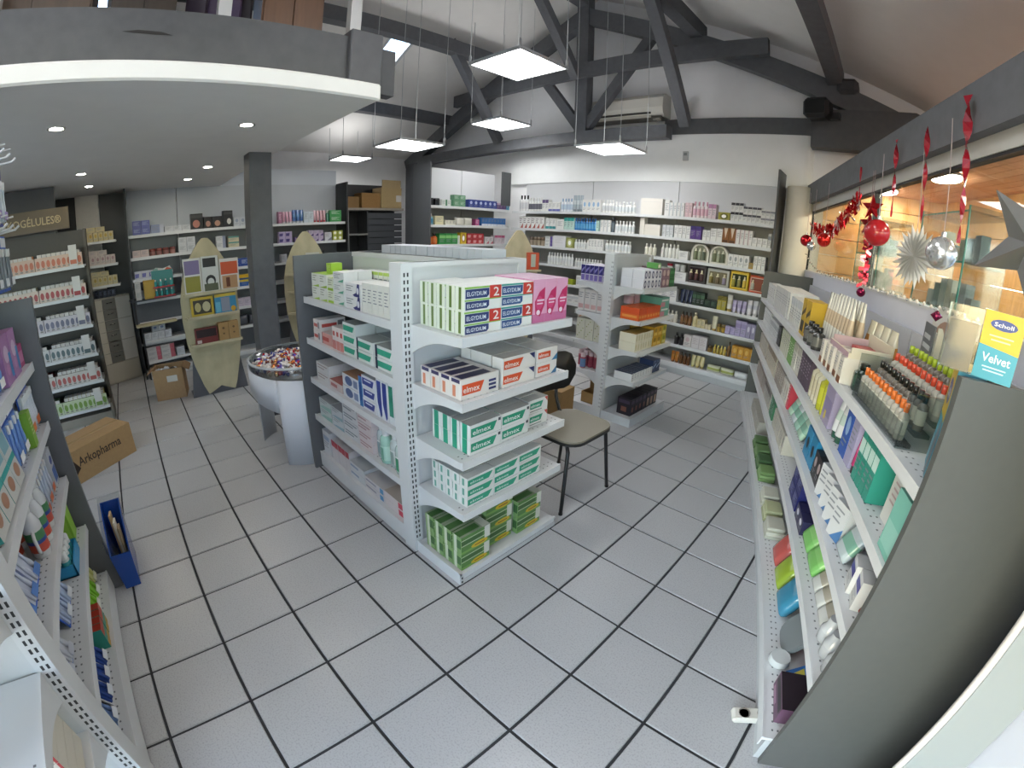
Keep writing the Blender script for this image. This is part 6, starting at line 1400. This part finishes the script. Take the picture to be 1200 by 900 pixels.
R(FR, ZR[0], 9.92, lat([(.2, 0, '1f3a2c'), (.21, .02, '24452f'), (.21, .7, '1f3a2c'), (.22, .71, '1a2f25'), (.22, .86, '1a2f25'), (.19, .87, '1a2f25')], 'round_tin', 'tin', 16), 'dark green round tin', 'behind the clear stepped stand', y=.68, free=True)
sch = tb(.42, .2, .78, '4aa6c0', [('r', 0, .52, 1, 1, 'd9b83a'), ('e', .5, .76, .3, .12, '2b4f94'), ('t', 'Scholl', .3, .71, .4, .1, 'eef2f4'), ('p', [(.5, .0), (.9, .0), (.95, .45), (.7, .55), (.45, .3)], '7f8890'), ('r', .06, .06, .4, .3, '8cc8d8')], 'f', 'foot_care_box', t='d9b83a')
R(FR, ZR[0], 10.62, sch, 'blue and yellow foot care box', 'near the grey end panel', y=.2, rot=-.45, free=True)
# box standing on the end panel
t = thing('foot_care_display', RW(-2.62, -.12, 4.11), -.3, 'yellow and turquoise foot care box in a clear case on the grey end panel', 'box')
b = MB(); b.box(-.13, -.03, 0, .13, .03, .41, '2f9cb4', b=0, f='2aa0b8'); face = [('r', 0, .5, 1, 1, 'e0bb22'), ('p', [(0, .5), (1, .44), (1, .5)], 'e0bb22'), ('e', .5, .82, .34, .08, '1f3f8c'), ('t', 'Scholl', .26, .79, .48, .06, 'f0f2f4'), ('r', .2, .64, .8, .66, 'f0e4b0'), ('r', .26, .58, .74, .6, 'f0e4b0'), ('t', 'Velvet', .14, .26, .72, .13, 'eef6f8'), ('r', .2, .18, .8, .2, 'b8e0ea'), ('r', .24, .13, .76, .15, 'b8e0ea')]
bb = MB(); face_prims(bb, .26, .06, .41, 'f', face); b.mesh_part([(x, y - .03, z) for x, y, z in bb.v], bb.f, [c for c in bb.c]); add('printed_box', b, t)
b = MB(); b.box(-.36, -.04, 0, -.135, .06, .4, 'dfe4e6', 'clear_plastic'); b.box(-.35, .02, 0, -.16, .05, .3, '6f6c68'); add('clear_case', b, t)

rowR(1, [(.5, rb_(.24, .46, 'd4d6d8', D('lines')), 'white box at the far end', 6), (2.0, rb_(.22, .4, 'cdcfd2', D('band', '9a9ea6')), 'white box with grey band', 6), (3.4, rb_(.2, .2, '1f2024', D('lines')), 'small black box', 2, dict(nh=2)), (4.0, rb_(.18, .46, 'd6d2c8', D('side', '9ab070')), 'cream box with green edge', 5), (4.98, rb_(.16, .48, '6a9a4c', D('lines', c='d0e0c0')), 'green narrow box', 3), (5.5, rb_(.17, .46, 'd2cfc6', D('head', 'b8b4a8')), 'cream white box', 4),
         (6.25, rb_(.15, .5, '4a3a4c', D('lines', c='a898a8')), 'dark plum box', 5), (7.1, bottle(.09, .56, 'd8d0b8', 'e4dfd0', 'cfc4a8'), 'cream bottle', 3), (7.66, bottle(.11, .56, 'b8b82c', 'd8d840', 'c8c83a'), 'bright yellow bottle', 2), (8.12, rb_(.4, .54, 'a49ab8', [('r', .1, .2, .9, .6, '8a80a4'), ('r', .3, .1, .5, .3, 'd8c040')]), 'large lilac box', 1), (8.66, ctube(.075, .5, 'd4d6d8', '2a5a48', 'b8c8c0'), 'white tube with green cap', 2),
         (9.12, rb_(.24, .54, '2b58b0', D('spot', '9ab8e0')), 'royal blue box', 1), (9.38, rb_(.2, .5, 'a8a4c4', D('lines')), 'pale lilac box', 1), (9.6, ctube(.06, .5, 'b83c70', '4a2030', 'c85a88'), 'magenta tube', 1), (9.72, rb_(.12, .52, '2f9080', D('band', 'c8e4dc')), 'green box with pale band', 4), (10.02, bottle(.1, .5, '1f3f30', '16281f', '2c5240'), 'dark green bottle behind the white carton', 2, dict(y=.5)),
         (10.24, rb_(.42, .54, 'd6d6d2', D('lines', c='b8a0a0')), 'wide white carton', 1, dict(y=.2)), (10.68, rb_(.3, .5, '7fc0b0', [('r', .06, .1, .94, .5, '9ad0c2')]), 'mint green box', 1, dict(y=.05)), (11.0, rb_(.16, .44, '6a5aa0', [('r', .1, .5, .9, .9, 'd8d4e4'), ('e', .5, .26, .34, .16, 'b08470')]), 'violet box with round pictures', 1, dict(y=.06))])
R(FR, ZR[1], 10.98, jar(.09, .24, 'd8d4d4', 'e8e8e8'), 'white lidded jar', 'behind the violet box', y=.4, dz=.3)
rowR(2, [(.6, rb_(.2, .4, 'b8b0a4', D('lines')), 'beige box', 8), (2.4, rb_(.18, .44, 'c8c0b0', D('head', '8a7a6a')), 'beige box with brown head', 8), (4.1, rb_(.2, .42, '9a9088', D('lines', c='d8d0c8')), 'taupe box', 5), (5.2, rb_(.18, .4, 'd0ccc4', D('spot', 'b8a898')), 'cream box with tan spot', 3), (5.84, rb_(.14, .5, 'c03a4c', D('lines', c='e8c0c4')), 'bright red narrow box', 1),
         (7.74, rb_(.3, .42, '2a86b4', [('e', .5, .5, .2, .2, '1a1a1c')]), 'sky blue pack', 2), (8.4, rb_(.2, .34, '2a2426', D('spot', 'b0a0a0')), 'black pack', 2), (8.9, rb_(.26, .4, 'd4d6d8', D('wedge', '4a7ab0')), 'white box with blue wedge', 4, dict(rot=.3)), (10.5, rb_(.2, .3, 'd8d8d6', D('band', '3a3a90')), 'white box with indigo band', 2, dict(rot=-.2))])
for k in range(5):
    R(FR, ZR[2], 6.1 + .3 * k, pouch(.32, .1, .34, ('a8c8b4', 'b8c4c8', '9ac0b0')[k % 3], '7fae9c'), ('translucent green packet', 'grey clear packet', 'pale mint packet', 'cloudy green packet', 'soft grey green packet')[k], 'in the heap on the third window shelf', tilt=-.5)
R(FR, ZR[2], 9.9, ctube(.09, .46, 'd6d2cc', 'a04838', 'c8b8b0'), 'white tube with brick red cap', 'on the third window shelf', 4, 1, y=.1, tilt=-.5)
R(FR, ZR[2], 10.15, ctube(.09, .44, 'd8d8dc', '4a3a98', 'c04a3c'), 'white tube with violet cap', 'on the third window shelf', 3, 1, y=.5)
R(FR, ZR[2], 10.72, rb_(.5, .26, '22302c', [('r', .1, .2, .9, .5, '3c4a46'), ('r', .7, .6, .95, .9, 'b8c0bc')], d=.42), 'dark green black carton', 'at the panel end of the third window shelf', 1, 1, 2, y=.12)
rowR(3, [(1.0, rb_(.24, .34, 'a89c94', D('lines')), 'brownish box', 8), (3.0, rb_(.22, .36, 'b8b4ac', D('head', '5a4a4c')), 'grey box with dark head', 5), (4.3, rb_(.16, .4, '3f7a58', D('lines', c='b8d0c0')), 'green upright box', 3), (5.0, rb_(.17, .36, 'c8c4b8', D('lines')), 'cream narrow box', 8), (7.66, rb_(.3, .22, '23286a', D('lines', c='9aa0d0')), 'navy box', 2, dict(nh=2)), (8.35, rb_(.24, .2, '2c2a50', D('spot', 'd8d8e4')), 'dark indigo box', 2)])
R(FR, ZR[3], 8.75, pouch(.42, .12, .44, '7fbf6a', '90cc78'), 'bright green soft packet', 'on the fourth window shelf', 2, 1, y=.1, tilt=-.6)
R(FR, ZR[3], 9.3, rb_(.2, .36, '1f6a62', D('lines', c='8ac0b8')), 'teal box', 'on the fourth window shelf', 2, y=.45)
for k in range(4):
    R(FR, ZR[3], 9.66 + .24 * k, pouch(.24, .08, .36, 'c9cac6', 'a8a090'), ('clear packet of grey plasters', 'clear packet of beige plasters', 'clear packet of brown plasters', 'clear packet of white plasters')[k], 'on the fourth window shelf', y=.12, tilt=-.7)
for i in range(3):
    for j in range(2):
        p = FR.W(10.62 + .2 * i, .18 + .22 * j, ZR[3] + .004)
        b = MB(); b.lathe([(.07, 0, 'b4b6b8'), (.1, .03, 'b8babd'), (.105, .16, 'b8babd'), (.07, .21, 'c2c4c6'), (.06, .3, 'c2c4c6')], 12, m='gloss'); o = add('measuring_cup', b, None, p, 0, 'translucent grey cup on the fourth window shelf by the end panel', 'cup', 'grey cups on the fourth window shelf')
rowR(4, [(1.5, rb_(.3, .3, 'b8b4a8', D('lines')), 'dim beige carton', 6)])
for k, (x, c, c2, lab) in enumerate(((3.9, '5a7a4c', '6f9058', 'dark green folded bag'), (4.4, '6a8a58', '7f9f68', 'green folded bag'), (4.9, '4f7048', '6a8a58', 'deep green folded bag'), (5.4, '7a9a60', '8aac70', 'light green folded bag'), (6.3, 'c8c8b8', 'd4d4c4', 'cream folded bag'), (6.8, 'b4b890', 'c4c8a0', 'olive cream folded bag'), (7.3, 'c4c4b4', 'd0d0c0', 'pale cream folded bag'))):
    R(FR, .4, x, folded(.42, .34, .2, c, c2), lab, 'on the bottom window shelf', y=-.04)
for x, c, lab in ((8.0, 'c05a54', 'red flat pouch'), (8.5, '9ab23c', 'lime flat pouch'), (9.0, '3f8aa8', 'turquoise flat pouch')):
    R(FR, .4, x, pouch(.46, .2, .4, c), lab, 'on the bottom window shelf', y=.02, tilt=-.5)
R(FR, .4, 9.3, rb_(.2, .3, '8a3034', D('lines', c='d8d0d0')), 'dark red striped box', 'on the bottom window shelf', 2, y=.3)
t = thing('grey_mat', FR.W(9.85, .12, .42), FR.a, 'rounded grey foam mat leaning on the bottom window shelf', 'mat')
b = MB(); b.prism(rrect(.52, .46, .18), (-.26, 0, 0), (1, 0, 0), (0, .6, .8), (0, -.8, .6), .06, '7c8284', 'card', True); add('mat_body', b, t)
t = thing('slipper_pack', FR.W(10.3, .05, .405), FR.a, 'white and blue slipper pack with yellow card on the bottom window shelf', 'slippers')
b = MB(); b.lathe([(.1, 0, 'd0d4d4'), (.14, .05, 'd8dcdc'), (.12, .12, 'd0d4d4')], 12, -.12, .0, 'gloss'); add('slipper', b, t)
b = MB(); b.prism([(0, 0), (.26, 0), (.3, .3), (.1, .34)], (-.02, .1, 0), (1, 0, 0), (0, .5, .87), (0, 1, 0), .04, '2b6aae'); b.prism([(.1, .1), (.24, .1), (.24, .26), (.12, .26)], (-.02, .09, 0), (1, 0, 0), (0, .5, .87), (0, 1, 0), .005, 'd0c44a'); add('card', b, t)
R(FR, .4, 10.5, tb(.5, .4, .24, '6a4a62', [('r', .05, .5, .95, .9, '1f1a20'), ('r', .1, .1, .6, .3, 'a88098')], 'f', 'gift_box', 'box', t='2a2028'), 'plum box with black window', 'on the bottom window shelf', y=.0)

# ================================================================ toothbrush gondola
ph = lambda i: 'on the %s toothbrush gondola shelf' % NTH[i]
bl = blister(.3, .62, '3f68c8', '7aa0e0'); bl2 = blister(.26, .58, '3458b4', 'd4def0', 'e0703c'); bl3 = blister(.3, .66, '3f6ad0', 'e6eaf2', 'e87a3a', n=3)
z = ZL[0]
R(G3L, z, .1, tb(.3, .26, .26, 'b8487a', [('r', .1, .2, .9, .7, 'd88ab0')], 'f', 'small_box', l='a83a5a'), 'crimson pink box', 'at the far end of the top toothbrush shelf', 1, y=.1)
R(G3L, z, .5, tb(.34, .2, .5, 'a878a8', [('e', .5, .6, .3, .18, 'd8c0d8'), ('e', .4, .3, .2, .12, 'c08ab8'), ('r', .7, .1, 1, .6, '3a88c0')], 'f', 'small_box'), 'lilac pack with round bubbles', ph(0), 2, y=.06)
R(G3L, z, 1.25, bl, 'blue toothbrush card', ph(0), 3, 3, y=.04)
R(G3L, z, 2.3, bl2, 'navy toothbrush card', ph(0), 3, 2, y=.04)
z = ZL[1]
R(G3L, z, .1, bl3, 'blue three brush card', ph(1), 2, 5, y=.06)
R(G3L, z, .78, tb(.16, .1, .4, '8aba3a', D('lines', c='d8e8b0'), 'f', 'small_box'), 'lime green narrow card', ph(1), y=.03)
R(G3L, z, .95, bl, 'blue two brush card', ph(1), 2, 4, y=.06)
R(G3L, z, 1.65, tb(.3, .09, .54, 'd2d4d0', [('r', 0, .4, 1, .5, '3aa8a4'), ('r', .1, .6, .9, .9, '8ab8c4'), ('e', .5, .24, .3, .12, 'b88a70')], 'f', 'small_box', l='3aa8a4'), 'white box with turquoise edge', ph(1), 4, 2, y=.06, tilt=-.15)
z = ZL[2]
R(G3L, z, .12, tb(.24, .24, .46, 'd4d8de', [('e', .5, .7, .3, .12, '23408c'), ('r', .1, .1, .9, .5, '4a70b8')], 'f', 'small_box'), 'white box with navy oval', ph(2), 1, 2, y=.1)
R(G3L, z, .42, bl2, 'navy brush card', ph(2), 3, 5, y=.08)
def wash(x, y, lab):
    p = G3L.W(3.2 - x, y, ZL[2] + .004); t = thing('mouthwash_bottle', p, G3L.a, lab, 'bottle', None)
    b = MB(); b.lathe([(.1, 0, 'd8dce0'), (.11, .03, 'd8dce0'), (.11, .34, 'd8dce0'), (.07, .44, 'd8dce0'), (.045, .47, 'd8dce0')], 12, m='gloss'); add('bottle_body', b, t)
    b = MB(); b.lathe([(.06, .465, 'eceeee'), (.065, .48, 'eceeee'), (.065, .58, 'eceeee'), (.05, .6, 'eceeee')], 10, m='gloss'); add('cap', b, t)
    b = MB(); b.lathe([(.112, .07, '2a4a9a'), (.112, .16, 'c8503c'), (.112, .2, '2a4a9a'), (.112, .29, '4a8a5a')], 12, cap=False); add('paper_label', b, t)
    b = MB(); b.tube([(-.1, -.02, .3), (-.17, -.03, .26), (-.17, -.03, .12), (-.1, -.02, .06)], .02, 'e2e4e6', 6, 'gloss'); add('handle', b, t)
for k, q in enumerate(('first', 'second', 'third')):
    wash(1.3 + .27 * k, .16, 'white mouthwash bottle with blue label, %s in the front row' % q)
    wash(1.28 + .27 * k, .46, 'white mouthwash bottle with blue label, %s in the rear row' % q)
R(G3L, z, 2.12, blister(.3, .5, '3560c8', 'd0d8ec', '5a88d0'), 'deep blue brush card', ph(2), 3, 2, y=.08, tilt=-.5)
z = ZL[3]
R(G3L, z, .12, tb(.3, .3, .5, '8fc83a', [('r', .1, .1, .9, .9, 'a4d850')], 'fl', 'small_box', t='b0d870'), 'lime green carton', ph(3), 1, 2, y=.14)
t = thing('open_tray', G3L.W(2.25, .08, z + .004), G3L.a, 'bright blue open tray holding small bottles', 'tray')
b = MB()
for q in ((-.3, 0, .3, .02), (-.3, .38, .3, .4), (-.3, 0, -.28, .4), (.28, 0, .3, .4)): b.box(q[0], q[1], 0, q[2], q[3], .16, '2f9ad0')
b.box(-.3, 0, 0, .3, .4, .02, '2f9ad0'); add('tray_body', b, t)
R(G3L, z + .03, .72, spray(.06, .3, 'c8d8d8', 'e4e8e8', '3a98a0'), 'small clear bottle', 'in the bright blue open tray', 4, 2, y=.12, gy=.05)
R(G3L, z, 1.5, blister(.3, .46, '3a66cc', 'b8c8e8', 'e0e4ea'), 'blue card lying in a row', ph(3), 2, 3, y=.1, tilt=-.45)
R(G3L, z, 2.4, blister(.28, .46, '4070cc', 'd0d4e0', 'c8ccd8'), 'blue white card by the slotted post', ph(3), 2, 2, y=.1, tilt=-.45)
z = .36
R(G3L, z, .12, blister(.3, .5, 'b8a820', 'd8d890', 'e0e0c8'), 'yellow brush card', ph(4), 1, 2, y=.1, tilt=-.3)
R(G3L, z, .45, blister(.3, .5, 'd0d4cc', '8ac83a', 'e8ece4'), 'white and lime brush card', ph(4), 2, 2, y=.06, tilt=-.4)
R(G3L, z, 1.15, tb(.12, .46, .3, '3a9a8a', [('r', 0, .6, 1, 1, 'c0402c'), ('r', 0, 0, 1, .3, 'c89a2c')], 'f', 'small_box', t='b03a28'), 'red teal and yellow box', ph(4), 4, 1, y=.06)
R(G3L, z, 1.75, blister(.26, .5, 'd4d8e0', '2a4a98', 'dfe3ea', n=2), 'white brush card with blue handles', ph(4), 3, 2, y=.05, tilt=-.5)
R(G3L, z, 2.62, blister(.26, .5, 'c8d4e0', '6a88b8', 'dfe3ea', n=2), 'pale blue brush card by the slotted post', ph(4), 2, 2, y=.05, tilt=-.5)
# cards hanging on chrome hooks above the unit
for i, z in enumerate((5.72, 4.95)):
    for k in range(7):
        p = G3L.W(3.08 - .3 * k, 0, z); t = thing('display_hook', p, G3L.a, 'chrome hook on the peg panel holding brush cards', 'hook', 'chrome hooks above the toothbrush shelves')
        b = MB(); b.tube([(0, .99, -.02), (0, .3, .02), (0, -.05, .05), (0, -.1, .09)], .014, 'd6d8da', 6, 'painted_metal'); b.tube([(0, .99, .1), (0, .3, .16), (0, -.04, .2)], .011, 'd6d8da', 5, 'painted_metal'); add('hook_wire', b, t)
        lab = ('white and purple brush card hanging on the upper chrome hooks', 'royal blue brush card hanging on the lower chrome hooks')[i]
        T = (blister(.25, .66, '5a6ac0', 'd8e4ee', '9a80c8'), blister(.25, .62, '3866c8', '8a9098', 'e4e8ee'))[i] if k == 0 else T
        for j in range(3):
            q = G3L.W(3.08 - .3 * k, .02 + .16 * j, z - T['h'] + .0)
            add(T['name'], T['me'], None, q, G3L.a, lab, 'blister pack', 'cards on the %s chrome hooks' % ('upper', 'lower')[i])
p = G3L.W(3.28, .25, 3.35); t = thing('hanging_card', p, G3L.a + math.pi / 2, 'narrow blue brush card hanging outside the dark end panel', 'blister pack')
b = MB(); b.box(-.12, 0, 0, .12, .03, .75, '2a4fa8'); b.box(-.1, .03, .05, .1, .06, .2, 'd8dce8'); b.box(-.1, .03, .4, .1, .07, .6, '4a70c0'); add('card', b, t)
# end display of the toothbrush gondola, nearest the camera
G3E = Fr(3.05 + 4.45, -.27, 90)
cr = tb(.24, .5, .14, 'd9d2c2', [('r', .9, 0, 1, 1, 'b03838'), ('r', .2, .4, .7, .5, '5a5650'), ('r', .3, .22, .6, .3, '5a5650')], 'f', 'soap_box', t='cfc8b8')
R(G3E, ZL[3] - .01, -.45, cr, 'cream soap box with a red edge', 'stacked on the near end shelf', 1, 1, 4, y=.42)
R(G3E, ZL[2] - .01, -1.0, bottle(.13, .6, 'd8c0cc', 'e4d8de', 'e0ccd6'), 'pale pink bottle', 'on the near end shelf', 1, 1, 1, y=.1)
